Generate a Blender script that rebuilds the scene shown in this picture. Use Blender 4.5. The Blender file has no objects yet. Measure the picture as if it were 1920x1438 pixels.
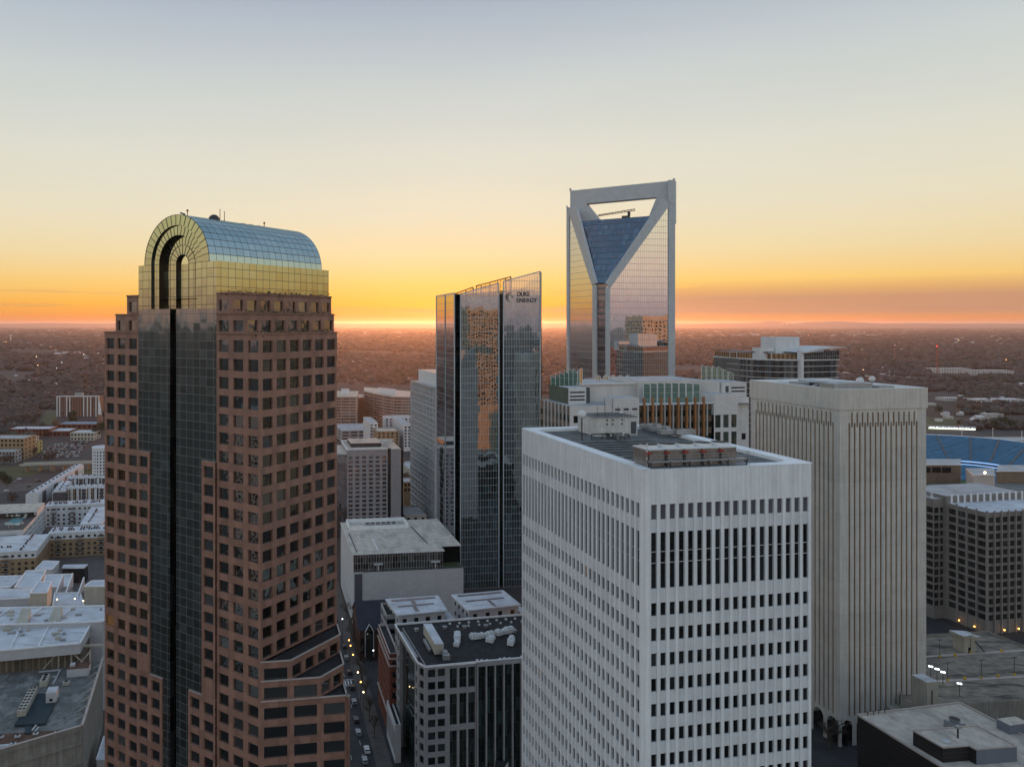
import bpy, math, random
import numpy as np
from mathutils import Vector
random.seed(7)
RNG = np.random.default_rng(11)
scene = bpy.context.scene
COL = scene.collection
# camera model: level camera 150 m up, looking along +Y; px/py are places in a 1920x1438 frame
H, F, CX, CY = 150.0, 1460.0, 700.0, 607.0
def V(px, Y): return ((px - CX) / F * Y, Y)
def Z(py, Y): return H - (py - CY) / F * Y
def G(px, py, z=0.0):
    Y = (H - z) * F / (py - CY)
    return ((px - CX) / F * Y, Y)
def PX(x, y, z): return (CX + F * x / y, CY + F * (H - z) / y)
def nrm(v):
    l = math.hypot(v[0], v[1]); return (v[0] / l, v[1] / l)
def add(p, d, t): return (p[0] + d[0] * t, p[1] + d[1] * t)
GA = nrm((-295.0, F))          # street grid, away to the left
GB = (GA[1], -GA[0])           # street grid, away to the right
GC = nrm((1051.0, F)); GD = (-GC[1], GC[0])   # brown tower: along the vault, and along its front
WIN = {}                       # thing -> list of window specs, turned into parts at the end

def tag(o, label=None, cat=None, group=None, kind=None):
    if label: o['label'] = label
    if cat: o['category'] = cat
    if group: o['group'] = group
    if kind: o['kind'] = kind
    return o
def thing(name, label, cat, loc=(0, 0, 0), group=None):
    o = bpy.data.objects.new(name, None); COL.objects.link(o)
    o.location = loc; o.empty_display_size = 2
    return tag(o, label, cat, group)

class MB:
    """collects faces in world space, links them as one mesh object"""
    def __init__(s): s.v = []; s.f = []; s.m = []; s.r = []
    def poly(s, pts, m, r=None):
        n = len(s.v); s.v.extend([tuple(p) for p in pts]); s.f.append(tuple(range(n, n + len(pts)))); s.m.append(m)
        s.r.append(random.random() if r is None else r)
    def prism(s, pl, z0, z1, m, mt=None, bottom=False):
        a = sum(pl[i][0] * pl[(i + 1) % len(pl)][1] - pl[(i + 1) % len(pl)][0] * pl[i][1] for i in range(len(pl)))
        if a < 0: pl = pl[::-1]
        for i in range(len(pl)):
            p, q = pl[i], pl[(i + 1) % len(pl)]
            s.poly([(p[0], p[1], z0), (q[0], q[1], z0), (q[0], q[1], z1), (p[0], p[1], z1)], m)
        s.poly([(p[0], p[1], z1) for p in pl], mt or m)
        if bottom: s.poly([(p[0], p[1], z0) for p in pl[::-1]], m)
    def box(s, c, d, l, w, z0, z1, m, mt=None):
        """centre c, direction d, length l along d, width w across"""
        d = nrm(d); e = (-d[1], d[0]); P = lambda a, b: add(add(c, d, a), e, b)
        s.prism([P(-l / 2, -w / 2), P(l / 2, -w / 2), P(l / 2, w / 2), P(-l / 2, w / 2)], z0, z1, m, mt, True)
    def rect(s, o, d, l, w, z0, z1, m, mt=None):
        """corner o, l along d, w to the left of d"""
        d = nrm(d); e = (-d[1], d[0])
        s.prism([o, add(o, d, l), add(add(o, d, l), e, w), add(o, e, w)], z0, z1, m, mt, True)
    def bar(s, p, q, w, m, h=None, up=(0, 0, 1)):
        p = Vector(p); q = Vector(q); d = (q - p).normalized(); h = h or w
        u = Vector(up)
        if abs(d.dot(u)) > .97: u = Vector((1, 0, 0))
        a = d.cross(u).normalized() * (w / 2); b = d.cross(a).normalized() * (h / 2)
        c = [a + b, a - b, -a - b, -a + b]
        for i in range(4):
            j = (i + 1) % 4
            s.poly([p + c[i], q + c[i], q + c[j], p + c[j]], m)
        s.poly([p + x for x in c], m); s.poly([q + x for x in c[::-1]], m)
    def cyl(s, c, r, z0, z1, m, n=16, r1=None, cap=True, mt=None):
        r1 = r if r1 is None else r1
        a = [(math.cos(2 * math.pi * i / n), math.sin(2 * math.pi * i / n)) for i in range(n)]
        for i in range(n):
            j = (i + 1) % n
            s.poly([(c[0] + a[i][0] * r, c[1] + a[i][1] * r, z0), (c[0] + a[j][0] * r, c[1] + a[j][1] * r, z0),
                    (c[0] + a[j][0] * r1, c[1] + a[j][1] * r1, z1), (c[0] + a[i][0] * r1, c[1] + a[i][1] * r1, z1)], m)
        if cap: s.poly([(c[0] + x * r1, c[1] + y * r1, z1) for x, y in a], mt or m)
    def ball(s, c, r, m, n=10, sz=1.0):
        for i in range(n):
            t0, t1 = math.pi * i / n, math.pi * (i + 1) / n
            for j in range(2 * n):
                a0, a1 = math.pi * j / n, math.pi * (j + 1) / n
                P = lambda t, a: (c[0] + r * math.sin(t) * math.cos(a), c[1] + r * math.sin(t) * math.sin(a), c[2] + r * sz * math.cos(t))
                if i == 0: s.poly([P(t0, a0), P(t1, a0), P(t1, a1)], m)
                elif i == n - 1: s.poly([P(t0, a0), P(t1, a0), P(t0, a1)], m)
                else: s.poly([P(t0, a0), P(t1, a0), P(t1, a1), P(t0, a1)], m)
    def build(s, name, parent=None, smooth=False):
        if not s.f: return None
        org = parent.matrix_basis.translation if parent is not None else None
        px = parent
        while px is not None and px.parent is not None:
            px = px.parent
        org = Vector(px.location) if px is not None else Vector((0, 0, 0))
        me = bpy.data.meshes.new(name)
        vs = np.array(s.v, dtype=np.float64) - np.array(org)
        me.from_pydata(vs.tolist(), [], s.f)
        names = []
        for m in s.m:
            if m not in names: names.append(m)
        for n_ in names: me.materials.append(MAT(n_))
        me.polygons.foreach_set('material_index', [names.index(m) for m in s.m])
        at = me.attributes.new('rnd', 'FLOAT', 'FACE'); at.data.foreach_set('value', s.r)
        # planar UVs in metres
        nl = len(me.loops); no = np.empty(len(me.polygons) * 3); me.polygons.foreach_get('normal', no); no = no.reshape(-1, 3)
        lt = np.empty(len(me.polygons), dtype=np.int64); me.polygons.foreach_get('loop_total', lt)
        lv = np.empty(nl, dtype=np.int64); me.loops.foreach_get('vertex_index', lv)
        fn = np.repeat(no, lt, axis=0); P = np.array(s.v)[lv]
        hor = np.abs(fn[:, 2]) > .75
        tl = np.maximum(np.hypot(fn[:, 0], fn[:, 1]), 1e-6)
        tx, ty = -fn[:, 1] / tl, fn[:, 0] / tl
        uv = np.where(hor[:, None], P[:, :2] @ np.array([[GB[0], GA[0]], [GB[1], GA[1]]]), np.stack([P[:, 0] * tx + P[:, 1] * ty, P[:, 2]], 1))
        ul = me.uv_layers.new(name='UVMap'); ul.data.foreach_set('uv', uv.astype(np.float32).ravel())
        if smooth: me.polygons.foreach_set('use_smooth', [True] * len(me.polygons))
        me.update()
        o = bpy.data.objects.new(name, me); COL.objects.link(o)
        if parent is not None: o.parent = parent
        else: o.location = (0, 0, 0)
        return o

# ------------------------------------------------------------------ materials
SPEC = {}
_M = {}
def MAT(n):
    if n not in _M: _M[n] = make_mat(n, SPEC[n])
    return _M[n]
class NT:
    def __init__(s, nt): s.nt = nt; s.n = nt.nodes; s.l = nt.links
    def new(s, t, **k):
        x = s.n.new(t)
        for a, b in k.items(): setattr(x, a, b)
        return x
    def set(s, sock, v):
        if isinstance(v, (int, float, tuple, list)): sock.default_value = v if not isinstance(v, tuple) or len(v) != 3 or sock.type != 'RGBA' else (*v, 1)
        else: s.l.new(v, sock)
    def math(s, op, a, b=0.0, c=None, clamp=False):
        x = s.new('ShaderNodeMath', operation=op, use_clamp=clamp); s.set(x.inputs[0], a); s.set(x.inputs[1], b)
        if c is not None: s.set(x.inputs[2], c)
        return x.outputs[0]
    def mix(s, f, a, b, t='RGBA', blend='MIX'):
        x = s.new('ShaderNodeMix', data_type=t, blend_type=blend) if t == 'RGBA' else s.new('ShaderNodeMix', data_type=t)
        i = {'RGBA': (0, 6, 7, 2), 'FLOAT': (0, 2, 3, 0), 'VECTOR': (0, 4, 5, 1)}[t]
        s.set(x.inputs[i[0]], f); s.set(x.inputs[i[1]], a); s.set(x.inputs[i[2]], b)
        return x.outputs[i[3]]
    def noise(s, vec, scale, detail=4, rough=.55, out=0):
        x = s.new('ShaderNodeTexNoise'); s.set(x.inputs['Scale'], scale); x.inputs['Detail'].default_value = detail; x.inputs['Roughness'].default_value = rough
        if vec is not None: s.l.new(vec, x.inputs['Vector'])
        return x.outputs[out]
    def mapr(s, v, a, b, c, d):
        x = s.new('ShaderNodeMapRange'); s.set(x.inputs[0], v)
        for i, q in enumerate((a, b, c, d)): s.set(x.inputs[1 + i], q)
        return x.outputs[0]
    def sep(s, v):
        x = s.new('ShaderNodeSeparateXYZ'); s.l.new(v, x.inputs[0]); return x.outputs
    def comb(s, a, b, c=0.0):
        x = s.new('ShaderNodeCombineXYZ'); s.set(x.inputs[0], a); s.set(x.inputs[1], b); s.set(x.inputs[2], c); return x.outputs[0]
    def vm(s, op, a, b=None, sc=None):
        x = s.new('ShaderNodeVectorMath', operation=op); s.set(x.inputs[0], a)
        if b is not None: s.set(x.inputs[1], b)
        if sc is not None: s.set(x.inputs[3], sc)
        return x.outputs[0]
def lines(N, uv, pu, pv, wu, wv):
    """1 on a grid of joints, spaced pu/pv metres, wu/wv wide; also the cell vector"""
    o = N.sep(uv); res = None; cells = []
    for k, (p, w) in enumerate(((pu, wu), (pv, wv))):
        if not p: cells.append(0.0); continue
        t = N.math('DIVIDE', o[k], p); fr = N.math('FRACT', t); cells.append(N.math('FLOOR', t))
        ln = N.math('LESS_THAN', fr, w / p)
        res = ln if res is None else N.math('MAXIMUM', res, ln)
    return res, N.comb(cells[0], cells[1], 0.0)
def make_mat(name, sp):
    m = bpy.data.materials.new(name); m.use_nodes = True
    N = NT(m.node_tree); N.n.clear()
    out = N.new('ShaderNodeOutputMaterial')
    uv = N.new('ShaderNodeTexCoord').outputs['UV']
    geo = N.new('ShaderNodeNewGeometry'); pos = geo.outputs['Position']
    rnd = N.new('ShaderNodeAttribute', attribute_name='rnd').outputs['Fac']
    kind = sp.get('k', 'solid'); col = sp['c']
    if kind == 'emit':
        e = N.new('ShaderNodeEmission'); e.inputs[0].default_value = (*col, 1); e.inputs[1].default_value = sp['s']
        N.l.new(e.outputs[0], out.inputs[0]); return m
    if kind == 'glass':
        # reflecting curtain wall or window pane: dark body under a wavy reflecting coat
        pu, pv, wu, wv = sp.get('grid', (0, 0, 0, 0))
        msk = None
        if pu or pv: msk, cell = lines(N, uv, pu, pv, wu, wv)
        wn = N.new('ShaderNodeTexWhiteNoise', noise_dimensions='4D')
        if msk is not None: N.l.new(cell, wn.inputs['Vector'])
        N.l.new(rnd, wn.inputs['W']) if not sp.get('norw') else None
        jit = N.vm('SCALE', N.vm('SUBTRACT', wn.outputs['Color'], (.5, .5, .5)), sc=sp.get('tilt', .02))
        nz = N.noise(pos, sp.get('ws', .35), 2, .5, 1)
        wav = N.vm('SCALE', N.vm('SUBTRACT', nz, (.5, .5, .5)), sc=sp.get('wave', .05))
        nn = N.vm('NORMALIZE', N.vm('ADD', N.vm('ADD', geo.outputs['Normal'], jit), wav))
        g = N.new('ShaderNodeBsdfGlossy'); g.inputs['Roughness'].default_value = sp.get('ro', .02)
        N.l.new(nn, g.inputs['Normal'])
        tint = sp.get('tint', (1, 1, 1)); g.inputs['Color'].default_value = (*tint, 1)
        d = N.new('ShaderNodeBsdfDiffuse')
        cc = N.mix(N.math('POWER', wn.outputs['Value'], 3.0), tuple(x * sp.get('v0', .5) for x in col), tuple(x * sp.get('v1', 5.0) for x in col))
        N.l.new(cc, d.inputs['Color'])
        fr = N.new('ShaderNodeFresnel'); fr.inputs['IOR'].default_value = 1.5
        fac = N.mapr(fr.outputs[0], .04, 1.0, sp.get('refl', .3), sp.get('rmax', 1.0))
        mx = N.new('ShaderNodeMixShader'); N.l.new(fac, mx.inputs[0]); N.l.new(d.outputs[0], mx.inputs[1]); N.l.new(g.outputs[0], mx.inputs[2])
        res = mx.outputs[0]
        if msk is not None:
            p = N.new('ShaderNodeBsdfPrincipled'); p.inputs['Base Color'].default_value = (*sp.get('mull', (.25, .26, .26)), 1)
            p.inputs['Roughness'].default_value = .45; p.inputs['Metallic'].default_value = sp.get('mm', .4)
            m2 = N.new('ShaderNodeMixShader'); N.l.new(msk, m2.inputs[0]); N.l.new(res, m2.inputs[1]); N.l.new(p.outputs[0], m2.inputs[2]); res = m2.outputs[0]
        N.l.new(res, out.inputs[0]); return m
    if kind == 'screen':      # see-through glass screen with thin bars
        msk, cell = lines(N, uv, *sp['grid']); tr = N.new('ShaderNodeBsdfTransparent'); tr.inputs[0].default_value = (*sp['tint'], 1)
        g = N.new('ShaderNodeBsdfGlossy'); g.inputs['Roughness'].default_value = .03; g.inputs[0].default_value = (.8, .85, .9, 1)
        m1 = N.new('ShaderNodeMixShader'); m1.inputs[0].default_value = sp['refl']; N.l.new(tr.outputs[0], m1.inputs[1]); N.l.new(g.outputs[0], m1.inputs[2])
        d = N.new('ShaderNodeBsdfDiffuse'); d.inputs[0].default_value = (*col, 1)
        m2 = N.new('ShaderNodeMixShader'); N.l.new(msk, m2.inputs[0]); N.l.new(m1.outputs[0], m2.inputs[1]); N.l.new(d.outputs[0], m2.inputs[2]); N.l.new(m2.outputs[0], out.inputs[0]); return m
    p = N.new('ShaderNodeBsdfPrincipled'); N.l.new(p.outputs[0], out.inputs[0])
    vr = sp.get('var', .18); sc = sp.get('sc', .25)
    n1 = N.noise(pos, sc, 5, .6); n2 = N.noise(pos, sc * 9, 3, .6)
    f = N.mapr(n1, .3, .7, 1 - vr, 1 + vr); f2 = N.mapr(n2, .3, .7, 1 - vr * .5, 1 + vr * .5)
    f = N.math('MULTIPLY', f, f2)
    if sp.get('streak'):      # rain streaks running down walls
        o = N.sep(uv); st = N.noise(N.comb(N.math('MULTIPLY', o[0], 1.6), N.math('MULTIPLY', o[1], .07)), 1.0, 4, .7)
        f = N.math('MULTIPLY', f, N.mapr(st, .35, .65, 1 - sp['streak'], 1.0))
    if sp.get('fr'): f = N.math('MULTIPLY', f, N.mapr(rnd, 0, 1, 1 - sp['fr'], 1 + sp['fr']))
    c = N.vm('SCALE', tuple(col), sc=f)
    hb = None
    if sp.get('grid'):
        pu, pv, wu, wv = sp['grid']; msk, cell = lines(N, uv, pu, pv, wu, wv)
        wn = N.new('ShaderNodeTexWhiteNoise', noise_dimensions='3D'); N.l.new(cell, wn.inputs['Vector'])
        pvv = sp.get('pv', .06)
        c = N.vm('SCALE', c, sc=N.mapr(wn.outputs['Value'], 0, 1, 1 - pvv, 1 + pvv))
        jc = sp.get('joint', .6)
        c = N.mix(msk, c, N.vm('SCALE', c, sc=jc) if not isinstance(jc, tuple) else jc)
        hb = N.math('SUBTRACT', 1.0, msk)
    if sp.get('blot'):        # patches of dirt and repairs with a shape of their own
        bp = N.vm('MULTIPLY', pos, sp['bst']) if sp.get('bst') else pos
        b = N.noise(bp, sp.get('bs', .12), 6, .68)
        c = N.mix(N.mapr(b, .5, .62, 0, sp['blot']), c, tuple(x for x in sp.get('bc', (.05, .05, .05))))
    N.l.new(c, p.inputs['Base Color'])
    p.inputs['Roughness'].default_value = sp.get('ro', .8); p.inputs['Metallic'].default_value = sp.get('me', 0.0)
    p.inputs['Specular IOR Level'].default_value = sp.get('spec', .3)
    if sp.get('bump') or hb is not None:
        b = N.new('ShaderNodeBump'); b.inputs['Strength'].default_value = .5; b.inputs['Distance'].default_value = sp.get('bump', .03)
        h = N.noise(pos, sp.get('bsc', 2.0), 4, .6)
        if hb is not None: h = N.math('ADD', N.math('MULTIPLY', h, .3), hb)
        N.l.new(h, b.inputs['Height']); N.l.new(b.outputs[0], p.inputs['Normal'])
    return m

def S(n, c, **k): SPEC[n] = dict(c=c, **k)
S('white_concrete', (.76, .78, .80), streak=.17, var=.06, blot=.22, bs=.22, bst=(1, 1, .5), bc=(.55, .55, .54), grid=(.759, 0, .05, 0), joint=.76, pv=.05, ro=.75)
S('white_spandrel', (.64, .66, .69), streak=.16, var=.06, ro=.8)
S('white_coping', (.74, .75, .76), var=.1, sc=.4, ro=.7)
S('roof_gravel', (.11, .112, .112), var=.4, sc=.5, grid=(0, 1.1, 0, .14), joint=.5, pv=.25, blot=.7, bs=.35, bst=(.5, 2, 1), bc=(.20, .195, .185))
S('beige_concrete', (.62, .585, .53), streak=.2, var=.06, blot=.2, bs=.15, bc=(.5, .46, .41), grid=(1.095, 0, .05, 0), joint=.85, pv=.03)
S('beige_pier', (.60, .57, .52), streak=.22, var=.08, grid=(0, 11.7, 0, .12), joint=.8)
S('brown_granite', (.27, .148, .112), var=.12, sc=.5, grid=(2.15, 1.95, .06, .06), joint=.68, pv=.16, ro=.55, streak=.12)
S('dark_roof', (.022, .022, .024), var=.4, sc=.5, blot=.3, bc=(.05, .05, .05))
S('louvre_grey', (.10, .105, .115), var=.05, grid=(0, .22, 0, .09), joint=.6)
S('steel_grey', (.33, .34, .35), me=.6, ro=.45, var=.1)
S('steel_dark', (.05, .052, .055), me=.4, ro=.5, var=.15)
S('steel_white', (.6, .6, .6), ro=.5, var=.06)
S('galvanised', (.30, .27, .25), me=.75, ro=.38, var=.2, sc=.8, grid=(1.9, .8, .04, .03), joint=.6)
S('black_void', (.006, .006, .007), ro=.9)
S('window_glass', (.008, .009, .010), k='glass', v1=2.5, refl=.035, tilt=.03, wave=.05, ro=.03, tint=(.85, .95, 1))
S('mirror_window', (.007, .007, .007), k='glass', v1=9, refl=.20, tilt=.03, wave=.07, ws=.6, ro=.02, tint=(.8, .9, .9))
S('lit_window', (1.0, .55, .22), k='emit', s=.10)
S('vent_window', (.10, .105, .12), k='glass', refl=.03, tilt=.01, wave=.02, ro=.3, v0=.85, v1=1.1)
S('slot_glass', (.012, .009, .006), k='glass', refl=.50, tilt=.04, wave=.10, ws=.25, tint=(.95, .62, .30))
S('gold_glass', (.02, .022, .016), k='glass', refl=.46, rmax=.7, tilt=.016, wave=.012, ws=.15, ro=.03, tint=(.76, .82, .54), grid=(2.15, 1.95, .10, .10), mull=(.05, .055, .05), norw=1, mm=.5)
S('gold_glass_plain', (.02, .022, .016), k='glass', refl=.42, rmax=.7, tilt=.016, wave=.012, ws=.15, ro=.03, tint=(.76, .83, .56))
S('vault_glass', (.02, .022, .022), k='glass', refl=.20, rmax=.5, tilt=.02, wave=.014, ws=.15, ro=.06, tint=(.74, .92, .92))
S('dimmed_curtain', (.008, .009, .009), k='glass', refl=.30, tilt=.012, wave=.03, ws=.4, tint=(.8, .9, .85), grid=(2.15, 1.95, .09, .10), mull=(.16, .16, .15), norw=1, mm=.2)  # same glass as the gold crown, dimmed for the dark city it mirrors
S('black_glass', (.006, .007, .007), k='glass', refl=.06, tilt=.02, wave=.03, grid=(2.15, 3.9, .06, .08), mull=(.03, .03, .03), norw=1)
S('duke_glass', (.010, .02, .022), k='glass', refl=.42, tilt=.006, wave=.014, ws=.12, tint=(.82, .93, 1.0), grid=(1.52, 4.15, .12, .17), mull=(.42, .46, .46), norw=1, mm=.2)
S('duke_side', (.012, .02, .022), k='glass', refl=.62, tilt=.006, wave=.012, ws=.1, tint=(.95, .95, 1.0), grid=(0, 4.15, 0, .18), mull=(.32, .33, .34), norw=1, mm=.2)
S('duke_recess', (.006, .008, .009), k='glass', refl=.08, tilt=.01, wave=.02, grid=(0, 4.15, 0, .14), mull=(.03, .03, .03), norw=1)
S('trellis_glass', (.02, .035, .04), k='glass', refl=.66, tilt=.003, wave=.009, ws=.15, tint=(.93, .97, 1.0), grid=(1.5, 4.1, .16, .22), mull=(.30, .31, .33), norw=1, mm=.2)
S('blue_glass', (.012, .026, .038), k='glass', refl=.26, tilt=.006, wave=.012, tint=(.55, .70, .82), grid=(1.5, 4.1, .14, .5), mull=(.05, .07, .10), norw=1, mm=.2)
S('frame_panel', (.41, .46, .49), var=.06, ro=.45, me=.1, grid=(1.5, 2.05, .08, .08), joint=.75, pv=.04)

# ------------------------------------------------------------------ facades
def facade(mb, p0, p1, z0, z1, us, zs, rec, m, wins, wm, slot=None, rm=None, top=None):
    """wall from p0 to p1 (left to right seen from outside) with real openings, each us x zs, set back rec"""
    d = nrm((p1[0] - p0[0], p1[1] - p0[1])); n = (d[1], -d[0]); L = math.hypot(p1[0] - p0[0], p1[1] - p0[1])
    rm = rm or m
    def P(u, z, r=0.0): return (p0[0] + d[0] * u - n[0] * r, p0[1] + d[1] * u - n[1] * r, z)
    def q(u0, u1, a, b, mm=m, r=0.0):
        if u1 - u0 > 1e-4 and b - a > 1e-4: mb.poly([P(u0, a, r), P(u1, a, r), P(u1, b, r), P(u0, b, r)], mm)
    zs = sorted(zs); us = sorted(us)
    zc = z0
    for k, (a, b) in enumerate(zs):
        q(0, L, zc, a); zc = b
        uc = 0
        wmat = wm(k) if callable(wm) else wm
        for (u0, u1) in us:
            q(uc, u0, a, b); uc = u1
            mb.poly([P(u0, a), P(u0, a, rec), P(u0, b, rec), P(u0, b)], rm)
            mb.poly([P(u1, a, rec), P(u1, a), P(u1, b), P(u1, b, rec)], rm)
            mb.poly([P(u0, a), P(u1, a), P(u1, a, rec), P(u0, a, rec)], rm)
            mb.poly([P(u0, b, rec), P(u1, b, rec), P(u1, b), P(u0, b)], rm)
            if slot is not None:
                slot(P, u0, u1, a, b, rec, q)
            else:
                wins.append(([P(u0, a, rec), P(u1, a, rec), P(u1, b, rec), P(u0, b, rec)], wmat))
        q(uc, L, a, b)
    q(0, L, zc, z1)
def evens(n, pitch, w, off):
    return [(off + pitch * i, off + pitch * i + w) for i in range(n)]
def centred(L, n, w):
    p = L / n
    return [(p * i + (p - w) / 2, p * i + (p + w) / 2) for i in range(n)]
def rows(z0, n, pitch, h, off=0.0): return [(z0 + off + pitch * i, z0 + off + pitch * i + h) for i in range(n)]
def windows_out():
    """the hundred window panes that show largest become parts, the rest of a building's panes one part"""
    dg = bpy.context.evaluated_depsgraph_get(); cam = Vector((0, 0, H))
    for key, (parent, name, ws, cap) in WIN.items():
        sc = []
        for i, (pts, m) in enumerate(ws):
            c = Vector((0, 0, 0))
            for p in pts: c += Vector(p)
            c /= len(pts); nn = (Vector(pts[1]) - Vector(pts[0])).cross(Vector(pts[-1]) - Vector(pts[0])).normalized()
            a = 0.0
            if c.y > 5:
                x, y = PX(*c)
                if 0 < x < 1920 and 0 < y < 1438 and nn.dot(cam - c) > 0:
                    d = c - cam; dist = d.length
                    hit, hp, _, _, ho, _ = scene.ray_cast(dg, cam, d.normalized(), distance=dist - .4)
                    if not hit:
                        pp = [PX(*p) for p in pts]; a = abs(sum(pp[k][0] * pp[(k + 1) % len(pp)][1] - pp[(k + 1) % len(pp)][0] * pp[k][1] for k in range(len(pp)))) / 2
            sc.append((a, i))
        sc.sort(reverse=True)
        rest = MB(); k = 0
        for a, i in sc:
            pts, m = ws[i]
            if m in ('mirror_window', 'window_glass', 'bright_window', 'hotel_glass', 'dark_glass') and (i * 7919) % 397 == 3: m = 'lit_window'
            if a > 1.5 and k < cap:
                b = MB(); b.poly(pts, m); b.build(name, parent); k += 1
            else: rest.poly(pts, m)
        r = rest.build(name + ('_rows' if k else 's'), parent)
        if r is not None: r['kind'] = 'stuff'
def wins_for(parent, name='window', cap=99):
    key = (parent.name, name)
    if key not in WIN: WIN[key] = (parent, name, [], cap)
    return WIN[key][2]
S('pale_roof', (.40, .41, .42), var=.2, sc=.2, grid=(3, 12, .08, .1), joint=.85, pv=.05, blot=.3, bc=(.2, .2, .2))
S('granite_trim', (.42, .36, .33), var=.1, ro=.6)
S('bronze_reveal', (.035, .026, .018), ro=.35, me=.5, var=.2)
S('screen_glass', (.06, .05, .04), k='screen', refl=.15, tint=(.95, .8, .5), grid=(3.0, 4.1, .18, .14))
S('top_screen', (.30, .31, .31), k='screen', refl=.42, tint=(.8, .72, .55), grid=(1.52, 4.15, .16, .2))
S('sign_metal', (.035, .045, .06), ro=.5)
S('strip_glass', (.02, .02, .02), k='glass', refl=.18, tint=(.9, .9, 1), grid=(0, 4.1, 0, 1.3), mull=(.13, .13, .14), norw=1)
S('land', (.072, .055, .052), var=.45, sc=.0012, blot=.6, bs=.004, bc=(.07, .055, .045), ro=.95)
S('far_hill', (.05, .04, .045), var=.1, sc=.001)
S('penthouse_white', (.62, .60, .57), var=.1, streak=.25, grid=(1.2, 1.2, .03, .03), joint=.85)
S('fan_dark', (.03, .028, .025), grid=(.3, .3, .08, .08), joint=3.0)
S('red_valve', (.30, .04, .03), ro=.5)
S('shrub_dark', (.045, .05, .022), var=.4, sc=2)
S('stone_panel', (.60, .58, .57), var=.06, grid=(1.5, .95, .05, .05), joint=.72, pv=.04)
S('upper_wall', (.58, .54, .51), var=.07, grid=(2.2, 0, .06, 0), joint=.85)
S('bronze_band', (.17, .125, .095), var=.15, ro=.5)
S('copper_fin', (.32, .15, .065), var=.15, ro=.45, me=.3)
S('fin_window', (.015, .02, .018), k='glass', refl=.16, tilt=.02, wave=.10, ws=.4, grid=(1.36, 0, .08, 0), mull=(.2, .18, .15), tint=(.8, 1, .85), norw=1)
S('green_grid', (.11, .13, .10), var=.2, grid=(.6, .6, .12, .12), joint=.5)
S('green_fin', (.14, .22, .185), k='glass', refl=.26, tilt=.02, wave=.06, tint=(.75, 1, .85), grid=(0, 2.1, 0, .1), mull=(.35, .42, .38), norw=1, v0=.8, v1=1.2)
S('sunlit_fin', (.55, .30, .08), k='glass', refl=.3, tilt=.02, tint=(1, .7, .3), v0=.9, v1=1.1)  # glass fins with the low sun's orange light put into their colour
S('balcony_wall', (.13, .125, .12), var=.15); S('slab_white', (.58, .59, .60), var=.06, grid=(1.2, 0, .05, 0), joint=.85)
S('apt_glass', (.015, .018, .02), k='glass', refl=.12, tilt=.03, grid=(1.1, 0, .08, 0), mull=(.15, .15, .15), norw=1)
S('apt_wall_glass', (.012, .015, .018), k='glass', refl=.10, tilt=.02, grid=(1.6, 3.0, .18, .2), mull=(.3, .3, .3), norw=1)
S('warm_lobby', (.30, .17, .09), var=.3, grid=(2.2, 0, .7, 0), joint=.3)
S('grey_stone', (.30, .30, .31), var=.08, grid=(1.6, .8, .05, .05), joint=.75); S('white_stone', (.50, .50, .51), var=.07, grid=(2.4, .6, .04, .04), joint=.8, pv=.04)
S('cream_roof', (.50, .455, .385), var=.2, sc=.3, blot=.65, bs=.16, bst=(1, .4, 1), bc=(.27, .25, .22), grid=(6, 2.1, .06, .05), joint=.9, pv=.03)
S('hall_glass', (.02, .02, .018), k='glass', refl=.10, tilt=.03, grid=(1.35, 3.1, .16, .14), mull=(.45, .46, .46), norw=1)
S('grass', (.04, .06, .02), var=.3, sc=1.0); S('dark_glass', (.008, .010, .010), k='glass', refl=.06, tilt=.03)
S('slate', (.030, .034, .048), var=.2, grid=(.6, .35, .04, .04), joint=.8); S('red_brick', (.16, .055, .038), var=.15, sc=1.0, grid=(1.2, .4, .05, .05), joint=.8, pv=.1)
S('red_brick_pale', (.20, .11, .085), var=.15, sc=.7); S('lamp_warm', (1, .72, .35), k='emit', s=7.0); S('lamp_white', (.9, .95, 1), k='emit', s=4.0); S('lamp_red', (1, .05, .02), k='emit', s=8.0); S('lamp_amber', (1, .42, .08), k='emit', s=8.0)
S('solar_panel', (.16, .12, .12), ro=.3, grid=(1.0, 1.7, .1, .1), joint=2.5, pv=.2); S('white_roof', (.54, .56, .60), var=.16, sc=.15, ro=.7, blot=.6, bs=.14, bst=(.5, 1.6, 1), bc=(.34, .34, .35), grid=(6, 3, .06, .06), joint=.85, pv=.05)
S('cream_wall', (.46, .43, .36), var=.12, streak=.2); S('old_concrete', (.33, .31, .27), var=.15, streak=.4, grid=(3.0, 0, .08, 0), joint=.7, blot=.3, bc=(.18, .17, .15))
S('asphalt', (.040, .040, .043), var=.25, sc=.1, blot=.3, bc=(.075, .073, .07)); S('paving', (.10, .088, .082), var=.25, sc=.2, grid=(1.5, 1.5, .06, .06), joint=.75)
S('road_paint', (.55, .55, .53), var=.2, sc=1); S('yellow_paint', (.55, .36, .04), var=.2); S('lawn', (.065, .072, .030), var=.3, sc=.05)
S('wrap_white', (.58, .59, .60), var=.2, sc=2, bump=.1); S('office_glass', (.008, .012, .011), k='glass', refl=.09, tilt=.02, grid=(1.2, 4.0, .07, .12), mull=(.12, .10, .09), norw=1)
S('office_curtain', (.006, .011, .010), k='glass', refl=.07, tilt=.03, wave=.06, grid=(1.5, 4.0, .06, .10), mull=(.05, .05, .045), norw=1)
S('dark_brick', (.07, .035, .028), var=.2, sc=1)
S('hotel_glass', (.03, .03, .035), k='glass', refl=.16, tilt=.04, v0=.4, v1=2.2); S('hotel_curtain', (.02, .025, .03), k='glass', refl=.3, grid=(1.5, 3.05, .1, .1), mull=(.15, .16, .17), norw=1, tilt=.02)
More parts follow.
